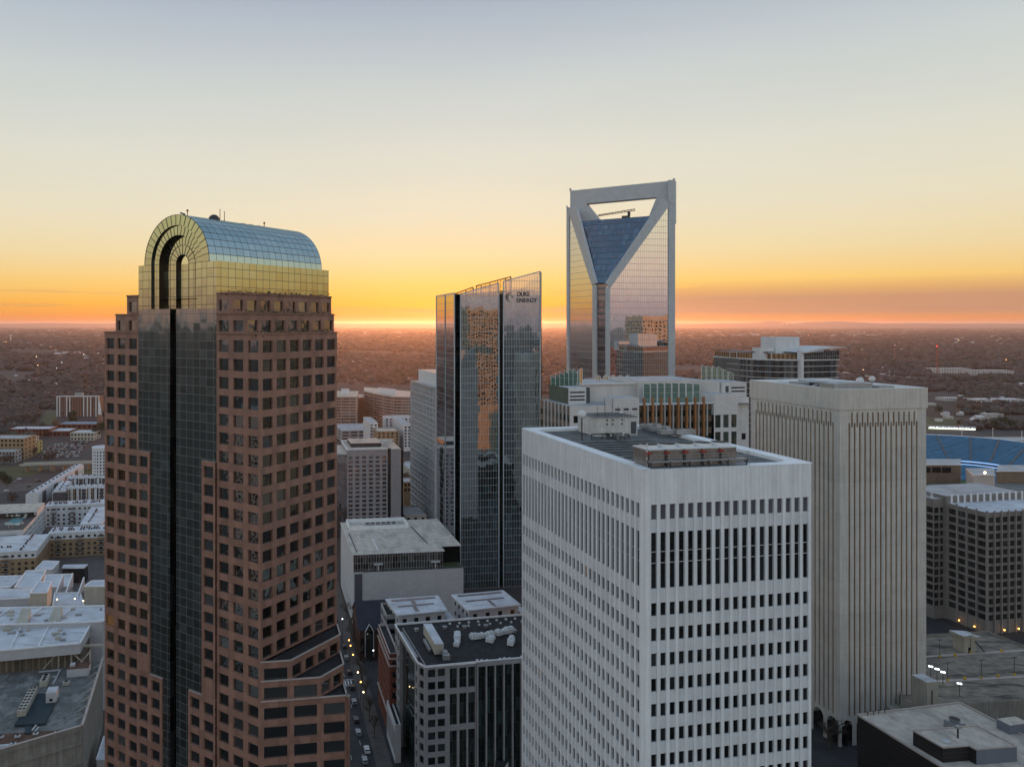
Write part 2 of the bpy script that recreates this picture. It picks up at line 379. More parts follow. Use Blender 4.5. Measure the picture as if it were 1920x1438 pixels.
S('pale_grid', (.42, .42, .43), var=.07); S('tower_glass', (.012, .014, .017), k='glass', refl=.07, tilt=.03, v0=.5, v1=4)
S('tan_band', (.33, .24, .20), var=.12, sc=.05); S('office_band', (.05, .04, .038), k='glass', refl=.2, tilt=.02, wave=.06, grid=(1.5, 0, .1, 0), mull=(.12, .1, .09), norw=1)
S('tan_brick', (.28, .20, .12), var=.12)
S('bark', (.085, .065, .052), var=.3, sc=3); S('evergreen', (.030, .042, .018), fr=.5); S('winter_brown', (.095, .066, .052), fr=.45); S('rust_leaf', (.16, .075, .028), fr=.4)
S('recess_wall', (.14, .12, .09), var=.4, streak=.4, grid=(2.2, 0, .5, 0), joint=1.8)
S('weathered_roof', (.13, .135, .13), var=.35, sc=.4, blot=.8, bc=(.25, .25, .24), bs=.22, bst=(1, .6, 1), grid=(0, 6.5, 0, .12), joint=.7, pv=.1); S('rust_gravel', (.11, .06, .04), var=.3, sc=.6); S('platform_teal', (.025, .045, .055), var=.2)
S('flat_glass', (.035, .04, .038), k='glass', refl=.12, tilt=.04, v0=.3, v1=2.2); S('pool_water', (.16, .34, .38), ro=.1, spec=.6)
S('dark_siding', (.07, .072, .08), var=.2)
S('car_white', (.6, .6, .6), ro=.3, spec=.6); S('car_silver', (.3, .31, .32), ro=.3, me=.5); S('car_black', (.02, .02, .022), ro=.25, spec=.6); S('car_red', (.3, .02, .02), ro=.3, spec=.6)
S('yellow_wall', (.42, .33, .14), var=.1); S('blue_roof', (.22, .29, .36), var=.1)
S('tan_stone', (.62, .47, .31), var=.08, grid=(1.5, 1.3, .05, .05), joint=.8)
S('office_grey', (.21, .195, .18), var=.12); S('office_pier', (.27, .25, .23), var=.08); S('bright_window', (.015, .015, .015), k='glass', refl=.13, tilt=.05, wave=.08, grid=(1.3, 0, .1, 0), mull=(.08, .08, .08), v0=.3, v1=2.5)
S('brown_block', (.20, .145, .10), var=.15, grid=(2.4, 1.2, .05, .05), joint=.8); S('pink_wall', (.50, .42, .38), var=.06); S('blue_seats', (.045, .15, .25), var=.2, sc=.2, grid=(0, .8, 0, .25), joint=.6, pv=.25)
S('led_board', (.30, .55, 1.0), k='emit', s=1.3); S('club_level', (.06, .07, .10), var=.4, grid=(4, 0, .6, 0), joint=2.5); S('field_green', (.04, .10, .03), var=.2)
S('deck_stained', (.23, .20, .16), var=.3, sc=.3, blot=.95, bs=.16, bst=(.35, 1.5, 1), bc=(.06, .056, .05)); S('dark_ribs', (.020, .018, .018), grid=(0, 1.2, 0, .15), joint=2.2, ro=.6); S('blue_grey_wall', (.16, .18, .22), var=.1)
S('wood_crown', (.064, .052, .050), fr=.55, var=.2, sc=.02, blot=.8, bs=.0035, bc=(.040, .044, .030))
S('far_wall', (.50, .47, .45), var=.12, fr=.2); S('far_roof', (.52, .51, .52), var=.15, fr=.25); S('cleared_land', (.30, .24, .21), var=.5, sc=.01); S('mast_red', (.28, .10, .07)); S('flood_white', (.9, 1.0, .85), k='emit', s=2.2)
# ------------------------------------------------------------------ white concrete tower in the foreground
def white_tower():
    m = 1.518
    K = V(1207.5, 115.0)
    LL, LR = 47.6, 29.1
    t = thing('office_tower', 'white concrete office tower with rows of narrow dark windows and cooling towers on its roof', 'office tower', (*K, 0))
    ch = .75
    ztop = 128.4
    # footprint, chamfered corners
    q = [K, add(K, GB, LR), add(add(K, GB, LR), GA, LL), add(K, GA, LL)]
    w = wins_for(t); wall = MB()
    zt = [(110.72, 119.03), (120.95, 123.21)]
    zz = [(108.61 - 3.734 * k - 1.94, 108.61 - 3.734 * k) for k in range(28)]
    allz = sorted([(a, b) for a, b in zz if a > 4] + zt)
    def wm(k): return 'vent_window' if k == len(allz) - 1 else 'window_glass'
    for i in range(4):
        p0, p1 = q[(i - 1) % 4], q[i]
        # left to right from outside: q3->q0 is the left face, q0->q1 the right face
        L = math.hypot(p1[0] - p0[0], p1[1] - p0[1]); d = nrm((p1[0] - p0[0], p1[1] - p0[1]))
        a, b = add(p0, d, ch), add(p1, d, -ch)
        n = int((L - 2 * ch - .2) / m); off = (L - 2 * ch - n * m) / 2 + .28
        us = evens(n, m, .96, off)
        # two depths: piers in front, spandrels .18 back, glass .42 back
        dd = nrm((b[0] - a[0], b[1] - a[1])); nn = (dd[1], -dd[0])
        def slot(P, u0, u1, za, zb, rec, qq, wall=wall, w=w):
            inner = [(x, y) for x, y in allz]
            zc = za
            for k, (x, y) in enumerate(inner):
                if x > zc: wall.poly([P(u0, zc, rec), P(u1, zc, rec), P(u1, x, rec), P(u0, x, rec)], 'white_spandrel')
                zc = y; r2 = rec + .24
                for (ua, ub) in ((u0, u0), (u1, u1)):
                    wall.poly([P(ua, x, rec), P(ua, x, r2), P(ua, y, r2), P(ua, y, rec)], 'white_spandrel')
                wall.poly([P(u0, x, rec), P(u1, x, rec), P(u1, x, r2), P(u0, x, r2)], 'white_spandrel')
                wall.poly([P(u0, y, r2), P(u1, y, r2), P(u1, y, rec), P(u0, y, rec)], 'white_spandrel')
                if y - x > 5:   # the tall windows have two thin transoms
                    w.append(([P(u0, x, r2), P(u1, x, r2), P(u1, y, r2), P(u0, y, r2)], 'window_glass'))
                    for zz_ in (114.43, 116.1):
                        wall.poly([P(u0, zz_, r2 - .06), P(u1, zz_, r2 - .06), P(u1, zz_ + .09, r2 - .06), P(u0, zz_ + .09, r2 - .06)], 'white_spandrel')
                else:
                    w.append(([P(u0, x, r2), P(u1, x, r2), P(u1, y, r2), P(u0, y, r2)], wm(k)))
            if zb > zc: wall.poly([P(u0, zc, rec), P(u1, zc, rec), P(u1, zb, rec), P(u0, zb, rec)], 'white_spandrel')
        facade(wall, a, b, 0, ztop, us, [(3.0, 123.21)], .10, 'white_concrete', w, None, slot=slot)
        c0 = add(q[i], d, -ch); e = nrm((q[(i + 1) % 4][0] - q[i][0], q[(i + 1) % 4][1] - q[i][1])); c1 = add(q[i], e, ch)
        wall.poly([(*c0, 0), (*c1, 0), (*c1, ztop), (*c0, ztop)], 'white_concrete')
    wall.build('wall', t)
    # roof: pale rim, deck sunk behind it with rounded corners
    def rr(inset, r, n=6):
        o = []
        for i in range(4):
            p = q[i]; e0 = nrm((q[(i - 1) % 4][0] - p[0], q[(i - 1) % 4][1] - p[1])); e1 = nrm((q[(i + 1) % 4][0] - p[0], q[(i + 1) % 4][1] - p[1]))
            c = add(add(p, e0, inset + r), e1, inset + r)
            for k in range(n + 1):
                a = math.pi / 2 * k / n
                o.append((c[0] - e1[0] * r * math.cos(a) - e0[0] * r * math.sin(a), c[1] - e1[1] * r * math.cos(a) - e0[1] * r * math.sin(a)))
        return o
    outer = rr(0, ch, 6); inner = rr(2.3, 2.6, 6); n = len(outer)
    rim = MB()
    for i in range(n):
        j = (i + 1) % n
        rim.poly([(*outer[i], ztop + .004), (*outer[j], ztop + .004), (*inner[j], ztop - .04), (*inner[i], ztop - .04)], 'white_coping')
        rim.poly([(*inner[j], ztop - .04), (*inner[j], ztop - .6), (*inner[i], ztop - .6), (*inner[i], ztop - .04)], 'white_coping')
    rim.build('roof_rim', t)
    dk = MB(); dk.poly([(*p, ztop - .6) for p in inner], 'roof_gravel'); dk.build('roof_deck', t)
    return K, ztop - .6, LL, LR
WK, WDECK, WLL, WLR = white_tower()
def wpt(a, b): return add(add(WK, GA, a), GB, b)

# ------------------------------------------------------------------ beige tower behind it
def beige_tower():
    Y0 = 276.0; K = V(1574.5, Y0); LL, LR = 46.8, 36.5; k = Y0 / F
    ztop = 126.8; zp = 119.4
    t = thing('office_tower', 'beige concrete office tower with tall thin window slots between ribs and a blank top band', 'office tower', (*K, 0))
    q = [K, add(K, GB, LR), add(add(K, GB, LR), GA, LL), add(K, GA, LL)]
    wall = MB(); w = wins_for(t)
    for i in range(4):
        p0, p1 = q[(i - 1) % 4], q[i]
        L = math.hypot(p1[0] - p0[0], p1[1] - p0[1]); d = nrm((p1[0] - p0[0], p1[1] - p0[1])); nn = (d[1], -d[0])
        n = 14 if i % 2 else 20
        if i % 2 == 0: n = 20
        pitch = 2.19 if i % 2 else 2.13
        off = (L - (n - 1) * pitch) / 2
        # blank band stands a little proud
        a, b = add(p0, nn, .35), add(p1, nn, .35)
        a, b = add(a, d, -.35), add(b, d, .35)
        wall.poly([(*a, zp), (*b, zp), (*b, ztop), (*a, ztop)], 'beige_concrete')
        wall.poly([(*p0, zp), (*p1, zp), (*b, zp), (*a, zp)], 'beige_concrete')
        us = [(off + pitch * j - .36, off + pitch * j + .36) for j in range(n)]
        def P(u, z, r=0.0): return (p0[0] + d[0] * u - nn[0] * r, p0[1] + d[1] * u - nn[1] * r, z)
        zs0, zs1 = 10.5, 114.7
        facade(wall, p0, p1, zs0, 113.2, us, [(zs0, 113.2)], .34, 'beige_pier', w, 'slot_glass')
        # staggered upper slots
        us2 = [(off + pitch * (j + .5) - .36, off + pitch * (j + .5) + .36) for j in range(n - 1)]
        allu = sorted([(u, 0) for u in us] + [(u, 1) for u in us2])
        facade(wall, p0, p1, 113.2, 114.7, [u for u, _ in allu], [(113.2, 114.7)], .34, 'beige_pier', w, 'slot_glass')
        facade(wall, p0, p1, 114.7, zp, us2, [(114.7, 118.3)], .34, 'beige_pier', w, 'slot_glass')
        # each rib has a shallow rounded face
        for j in range(n - 1):
            u0, u1 = us[j][1] + .18, us[j + 1][0] - .18; um = (u0 + u1) / 2
            pts = [(u0, 0), (u0 + .2, .14), (u1 - .2, .14), (u1, 0)]
            for (ua, ra), (ub, rb) in zip(pts[:-1], pts[1:]):
                wall.poly([P(ua, zs0, -ra), P(ub, zs0, -rb), P(ub, 112.0, -rb), P(ua, 112.0, -ra)], 'beige_pier')
            wall.poly([P(u0, 112.0), P(u0 + .2, 112.0, -.14), P(u1 - .2, 112.0, -.14), P(u1, 112.0)], 'beige_pier')
        # arcade at the foot
        na = 6 if i % 2 else 7; L2 = L / na
        for j in range(na):
            u0, u1 = j * L2, (j + 1) * L2; r = L2 / 2 - .9; um = (u0 + u1) / 2; sp = 9.3 - r
            wall.poly([P(u0, 0), P(um - r, 0), P(um - r, sp), P(u0, sp)], 'beige_pier')
            wall.poly([P(um + r, 0), P(u1, 0), P(u1, sp), P(um + r, sp)], 'beige_pier')
            pr = (um - r, sp)
            for s_ in range(1, 9):
                a_ = math.pi - math.pi * s_ / 8; c_ = (um + r * math.cos(a_), sp + r * math.sin(a_))
                wall.poly([P(pr[0], pr[1]), P(c_[0], c_[1]), P(c_[0], 10.5), P(pr[0], 10.5)], 'beige_pier')
                wall.poly([P(pr[0], pr[1]), P(c_[0], c_[1]), P(c_[0], c_[1], 3), P(pr[0], pr[1], 3)], 'beige_pier')
                pr = c_
            wall.poly([P(u0, sp), P(um - r, sp), P(um - r, 10.5), P(u0, 10.5)], 'beige_pier')
            wall.poly([P(um + r, sp), P(u1, sp), P(u1, 10.5), P(um + r, 10.5)], 'beige_pier')
        wall.poly([P(0, 0, 3), P(L, 0, 3), P(L, 10.5, 3), P(0, 10.5, 3)], 'black_glass')
    wall.build('wall', t)
    rf = MB(); g = -.35
    o = [add(add(p, GA, s1 * g), GB, s2 * g) for p, s1, s2 in zip(q, (1, 1, -1, -1), (1, -1, -1, 1))]
    inn = [add(add(p, GA, s1 * 1.2), GB, s2 * 1.2) for p, s1, s2 in zip(q, (1, 1, -1, -1), (1, -1, -1, 1))]
    for i in range(4):
        j = (i + 1) % 4
        rf.poly([(*o[i], ztop), (*o[j], ztop), (*inn[j], ztop), (*inn[i], ztop)], 'white_coping')
        rf.poly([(*inn[i], ztop), (*inn[j], ztop), (*inn[j], ztop - 1.1), (*inn[i], ztop - 1.1)], 'white_coping')
    rf.poly([(*p, ztop - 1.1) for p in inn], 'pale_roof')
    rf.build('roof', t)
    return K, ztop - 1.1
BK, BDECK = beige_tower()
def bpt(a, b): return add(add(BK, GA, a), GB, b)

# ------------------------------------------------------------------ brown granite tower with a glass barrel vault
N1 = V(489, 158.0); TO = add(N1, GD, 12.94)
def T(c, d): return (TO[0] + GC[0] * c + GD[0] * d, TO[1] + GC[1] * c + GD[1] * d)
def brown_tower():
    bay = 4.3; FH = 3.9; W = 26.1; DEEP = 37.8
    t = thing('vaulted_office_tower', 'brown granite office tower with square dark windows under a glass barrel vault roof', 'office tower', (*T(0, 13), 0))
    wall = MB(); w = wins_for(t)
    def seg(c0, d0, c1, d1, z0, z1, zs, ww=2.95, nb=None, mat='brown_granite', off=None):
        p0, p1 = T(c0, d0), T(c1, d1); L = math.hypot(c1 - c0, d1 - d0); nb = nb or max(1, round(L / bay))
        facade(wall, p0, p1, z0, z1, centred(L, nb, ww), zs, .42, mat, w, 'mirror_window')
    wt = lambda top, n: [(top - 1.35 - FH * k - 2.5, top - 1.35 - FH * k) for k in range(n)]
    Z1, Z2, Z3, ZG = 147.9, 152.05, 156.4, 163.4
    # levels: (offset in bays, ztop, zbottom)
    def ring(s, ztop, zbot, front, back=DEEP):
        """right flank, left flank, back of a level that is s bays wider than the glass core"""
        e = back - bay * s if s else back
        n = int((ztop - zbot) / FH + .3); zs = wt(ztop, n)
        seg(0, -bay * s, back - bay * s + (0), -bay * s, zbot, ztop, zs)                 # right flank
        seg(back - bay * s, W + bay * s, 0, W + bay * s, zbot, ztop, zs)                 # left flank
        return zs
    # right flank, seen from outside left to right: runs from c=0 to c=+
    zB1, zB2, zB3 = 81.3, 77.4, 73.3
    # level 3, 2, 1 fronts on the c=0 plane, both sides of the glass
    for s, zt_, zb_ in ((3, Z3, Z2), (2, Z2, Z1)):
        pass
    lv = [(1, Z3, Z2), (2, Z2, Z1), (3, Z1, zB1)]
    for s, zt_, zb_ in lv:
        n = 1 if s < 3 else 17
        if s == 3:
            zs = wt(zt_, n)
        else:
            zs = [(zt_ - 1.35 - 2.3, zt_ - 1.35)]
        e = DEEP - bay * s
        seg(0, -bay * s, e, -bay * s, zb_, zt_, zs)
        seg(e, W + bay * s, 0, W + bay * s, zb_, zt_, zs)
        # far end: steps back toward the core, then the back wall
        seg(0, 0, 0, -bay * s, zb_, zt_, zs, nb=s)
        seg(0, W + bay * s, 0, W, zb_, zt_, zs, nb=s)
        seg(e, -bay * s, e, W + bay * s, zb_, zt_, zs)
        pl = [T(0, -bay * s), T(e, -bay * s), T(e, W + bay * s), T(0, W + bay * s)]
        wall.poly([(*p, zt_ - .9) for p in (T(.3, -bay * s + .3), T(e - .3, -bay * s + .3), T(e - .3, W + bay * s - .3), T(.3, W + bay * s - .3))], 'dark_roof')
        # parapet rim
        for (a, b) in (((0, 0), (0, -bay * s)), ((0, -bay * s), (e, -bay * s)), ((0, W), (0, W + bay * s)), ((0, W + bay * s), (e, W + bay * s))):
            pa, pb = T(*a), T(*b); wall.bar((*pa, zt_ + .1), (*pb, zt_ + .1), .5, 'brown_granite', .3)
    # lower shaft: octagon corners grow outward below the three terraces
    e3 = DEEP - bay * 3
    def shaft(s, zt_, zb_, n):
        """s extra chamfer steps on the right-hand corner, below each terrace"""
        zs = wt(zt_, n)
        d0 = -bay * (3 + s); c0 = bay * s
        seg(0, 0, 0, -bay * 3, zb_, zt_, zs, nb=3); seg(0, W + bay * 3, 0, W, zb_, zt_, zs, nb=3)
        seg(e3, W + bay * 3, 0, W + bay * 3, zb_, zt_, zs)
        for j in range(s):
            seg(bay * j, -bay * (3 + j), bay * (j + 1), -bay * (4 + j), zb_, zt_, zs, ww=4.7, nb=1)
            seg(e3 - bay * (j + 1), -bay * (4 + j), e3 - bay * j, -bay * (3 + j), zb_, zt_, zs, ww=4.7, nb=1)
        if e3 - 2 * c0 > .5: seg(c0, d0, e3 - c0, d0, zb_, zt_, zs, nb=max(1, round((e3 - 2 * c0) / bay)))
        seg(e3, -bay * 3, e3, W + bay * 3, zb_, zt_, zs)
        cap = [T(.3, -bay * 3)] + [T(bay * j + .3, -bay * (3 + j) + .1) for j in range(1, s + 1)] + [T(e3 - bay * j - .3, -bay * (3 + j) + .1) for j in range(s, 0, -1)] + [T(e3 - .3, -bay * 3)]
        if len(cap) >= 3: wall.poly([(*p, zt_ - .35) for p in cap], 'dark_roof')
        rim_ = [T(0, -bay * 3)] + [T(bay * j, -bay * (3 + j)) for j in range(1, s + 1)] + [T(e3 - bay * j, -bay * (3 + j)) for j in range(s, 0, -1)] + [T(e3, -bay * 3)]
        for a, b in zip(rim_[:-1], rim_[1:]):
            if math.hypot(a[0] - b[0], a[1] - b[1]) > .1: wall.bar((*a, zt_ + .05), (*b, zt_ + .05), .35, 'granite_trim', .2)
    shaft(1, zB1, zB2, 1); shaft(2, zB2, zB3, 1); shaft(3, zB3, 0, 18)
    wall.build('granite_wall', t)
    # glass core, narrowing downward as the granite closes in
    gl = MB()
    def gq(c0, d0, c1, d1, z0, z1, m='dimmed_curtain'): gl.poly([(*T(c0, d0), z0), (*T(c1, d1), z0), (*T(c1, d1), z1), (*T(c0, d0), z1)], m)
    grv0, grv1, gd = 12.9, 15.0, 2.2      # the deep vertical groove
    st = MB()
    for (z0, z1, ins) in ((120.6, 153.3, 0), (70.0, 120.6, 1), (0, 70.0, 2)):
        a = bay * ins
        gq(-.02, W - a, -.02, grv1, z0, z1); gq(-.02, grv0, -.02, a, z0, z1)
        if ins:
            zs = [(z1 - 1.1 - FH * k - 2.5, z1 - 1.1 - FH * k) for k in range(int((z1 - z0) / FH))]
            zs = [z for z in zs if z[0] > z0 + .3]
            for (d0, d1) in ((bay * ins, 0), (W, W - bay * ins)):
                facade(st, T(-.35, d0), T(-.35, d1), z0, z1, centred(bay * ins, ins, 2.95), zs, .42, 'brown_granite', w, 'mirror_window')
                dd = d0 if d0 < 13 else d1
                st.poly([(*T(-.35, dd), z0), (*T(0.1, dd), z0), (*T(0.1, dd), z1), (*T(-.35, dd), z1)], 'brown_granite')
                st.poly([(*T(-.35, d0), z1), (*T(-.35, d1), z1), (*T(0.1, d1), z1), (*T(0.1, d0), z1)], 'granite_trim')
    for (z0, z1) in ((0, 153.3),):
        gl.poly([(*T(0, grv1), z0), (*T(gd, grv1), z0), (*T(gd, grv1), z1), (*T(0, grv1), z1)], 'black_glass')
        gl.poly([(*T(gd, grv0), z0), (*T(0, grv0), z0), (*T(0, grv0), z1), (*T(gd, grv0), z1)], 'black_glass')
        gl.poly([(*T(gd, grv1), z0), (*T(gd, grv0), z0), (*T(gd, grv0), z1), (*T(gd, grv1), z1)], 'black_glass')
    gl.build('curtain_wall', t); st.build('granite_wing', t)
    # crown: gold glass box, then the vault
    cr = MB(); zc = 153.3; zsp = 163.4; R = 10.85; dc = 13.05
    g = 'gold_glass'
    def q4(a, b, c, d, m=g): cr.poly([a, b, c, d], m)
    def fr(c, d, z): return (*T(c, d), z)
    q4(fr(0, 0, zc - 1.3), fr(DEEP, 0, zc - 1.3), fr(DEEP, 0, zsp), fr(0, 0, zsp))                     # right flank
    q4(fr(DEEP, W, zc - 1.3), fr(0, W, zc - 1.3), fr(0, W, zsp), fr(DEEP, W, zsp))
    q4(fr(DEEP, 0, zc), fr(DEEP, W, zc), fr(DEEP, W, zsp), fr(DEEP, 0, zsp))
    NA = 40
    def ang(k): return math.pi * k / NA
    def arcp(r, k, c): a = ang(k); return fr(c, dc + r * math.cos(a), zsp + r * math.sin(a))
    # front plane outside of the first step ring, below spring
    rings = [(R, 8.5, 0.0), (8.5, 6.35, .35)]
    q4(fr(0, W, zc), fr(0, dc + 8.5, zc), fr(0, dc + 8.5, zsp), fr(0, W, zsp)); q4(fr(0, dc - 8.5, zc), fr(0, 0, zc), fr(0, 0, zsp), fr(0, dc - 8.5, zsp))
    q4(fr(.5, dc + 8.5, zc), fr(.5, dc + 6.35, zc), fr(.5, dc + 6.35, zsp), fr(.5, dc + 8.5, zsp)); q4(fr(.5, dc - 6.35, zc), fr(.5, dc - 8.5, zc), fr(.5, dc - 8.5, zsp), fr(.5, dc - 6.35, zsp))
    for s0, s1 in ((6.35, 2.1), (-2.1, -6.35)): q4(fr(1.9, dc + s0, zc), fr(1.9, dc + s1, zc), fr(1.9, dc + s1, zsp), fr(1.9, dc + s0, zsp))
    q4(fr(2.6, dc + 2.1, zc), fr(2.6, dc - 2.1, zc), fr(2.6, dc - 2.1, zsp), fr(2.6, dc + 2.1, zsp))
    for s0 in (2.1, -2.1): q4(fr(1.9, dc + s0, zc), fr(2.6, dc + s0, zc), fr(2.6, dc + s0, zsp), fr(1.9, dc + s0, zsp), 'bronze_reveal')
    for r, c0, c1, m in ((8.5, 0, .5, 'steel_dark'), (6.35, .5, 1.9, 'bronze_reveal')):
        for sgn in (1, -1):
            q4(fr(c0, dc + sgn * r, zc), fr(c1, dc + sgn * r, zc), fr(c1, dc + sgn * r, zsp), fr(c0, dc + sgn * r, zsp), m)
        for k in range(NA): q4(arcp(r, k, c0), arcp(r, k + 1, c0), arcp(r, k + 1, c1), arcp(r, k, c1), m)
    for (ro, ri, c) in ((R, 8.5, 0), (8.5, 6.35, .5)):
        for k in range(NA): q4(arcp(ro, k, c), arcp(ri, k, c), arcp(ri, k + 1, c), arcp(ro, k + 1, c), 'gold_glass_plain')
    # inner ring field and central niche on the recessed plane
    for (ro, ri) in ((6.35, 4.2), (4.2, 2.1)):
        for k in range(NA): q4(arcp(ro, k, 1.9), arcp(ri, k, 1.9), arcp(ri, k + 1, 1.9), arcp(ro, k + 1, 1.9), 'gold_glass_plain')
    for k in range(NA): q4(arcp(2.1, k, 1.9), arcp(2.1, k, 2.6), arcp(2.1, k + 1, 2.6), arcp(2.1, k + 1, 1.9), 'bronze_reveal')
    cr.poly([arcp(2.1, k, 2.6) for k in range(NA + 1)], 'gold_glass_plain')
    # radial and ring joints as thin dark fins
    jn = MB()
    for (ro, ri, c, n) in ((R, 8.5, -.03, 20), (8.5, 6.35, .47, 20), (6.35, 4.2, 1.87, 16), (4.2, 2.1, 1.87, 10)):
        for k in range(n + 1):
            a = math.pi * k / n
            P_ = lambda r: fr(c, dc + r * math.cos(a), zsp + r * math.sin(a))
            jn.bar(P_(ri), P_(ro), .09, 'steel_dark')
    for (r, c) in ((4.2, 1.87), (2.1, 1.87), (R - .05, -.03)):
        for k in range(NA): jn.bar(arcp(r, k, c), arcp(r, k + 1, c), .09, 'steel_dark')
        if r < 5:
            for sgn in (1, -1): jn.bar(fr(c, dc + sgn * r, zc), fr(c, dc + sgn * r, zsp), .10, 'steel_dark')
    jn.build('joint_fins', t)
    q4(fr(0, 0, zsp), fr(DEEP, 0, zsp), fr(DEEP, dc - R, zsp), fr(0, dc - R, zsp), 'gold_glass_plain')
    q4(fr(0, dc + R, zsp), fr(DEEP, dc + R, zsp), fr(DEEP, W, zsp), fr(0, W, zsp), 'gold_glass_plain')
    cr.poly([arcp(R, k, DEEP) for k in range(NA + 1)][::-1], 'gold_glass_plain')
    cr.build('glass_crown', t)
    va = MB()
    # true UV-aligned panels on the vault: one face per panel so each tilts a little
    nc = 18
    for i in range(nc):
        for k in range(20):
            a0, a1 = math.pi * k / 20, math.pi * (k + 1) / 20
            c0, c1 = DEEP * i / nc + .05, DEEP * (i + 1) / nc - .05
            e_ = .006
            P_ = lambda c, a: fr(c, dc + R * math.cos(a), zsp + R * math.sin(a))
            va.poly([P_(c0, a1 - e_), P_(c1, a1 - e_), P_(c1, a0 + e_), P_(c0, a0 + e_)][::-1], 'vault_glass')
    for k in range(NA):
        P_ = lambda c, a: fr(c, dc + (R - .06) * math.cos(a), zsp + (R - .06) * math.sin(a))
        va.poly([P_(0, ang(k + 1)), P_(DEEP, ang(k + 1)), P_(DEEP, ang(k)), P_(0, ang(k))][::-1], 'steel_dark')
    va.build('vault_roof', t)
    return t
BT = brown_tower()
def on_plane(px, p, d):
    """where the sight line through column px meets the vertical plane p + t*d"""
    k = (px - CX) / F
    t = (k * p[1] - p[0]) / (d[0] - k * d[1])
    return add(p, d, t)
def pz(px, py, p, d):
    q = on_plane(px, p, d); return (q[0], q[1], Z(py, q[1]))
GA2 = nrm((490.0 - CX, F)); GB2 = (GA2[1], -GA2[0])     # streets a few degrees off the main grid
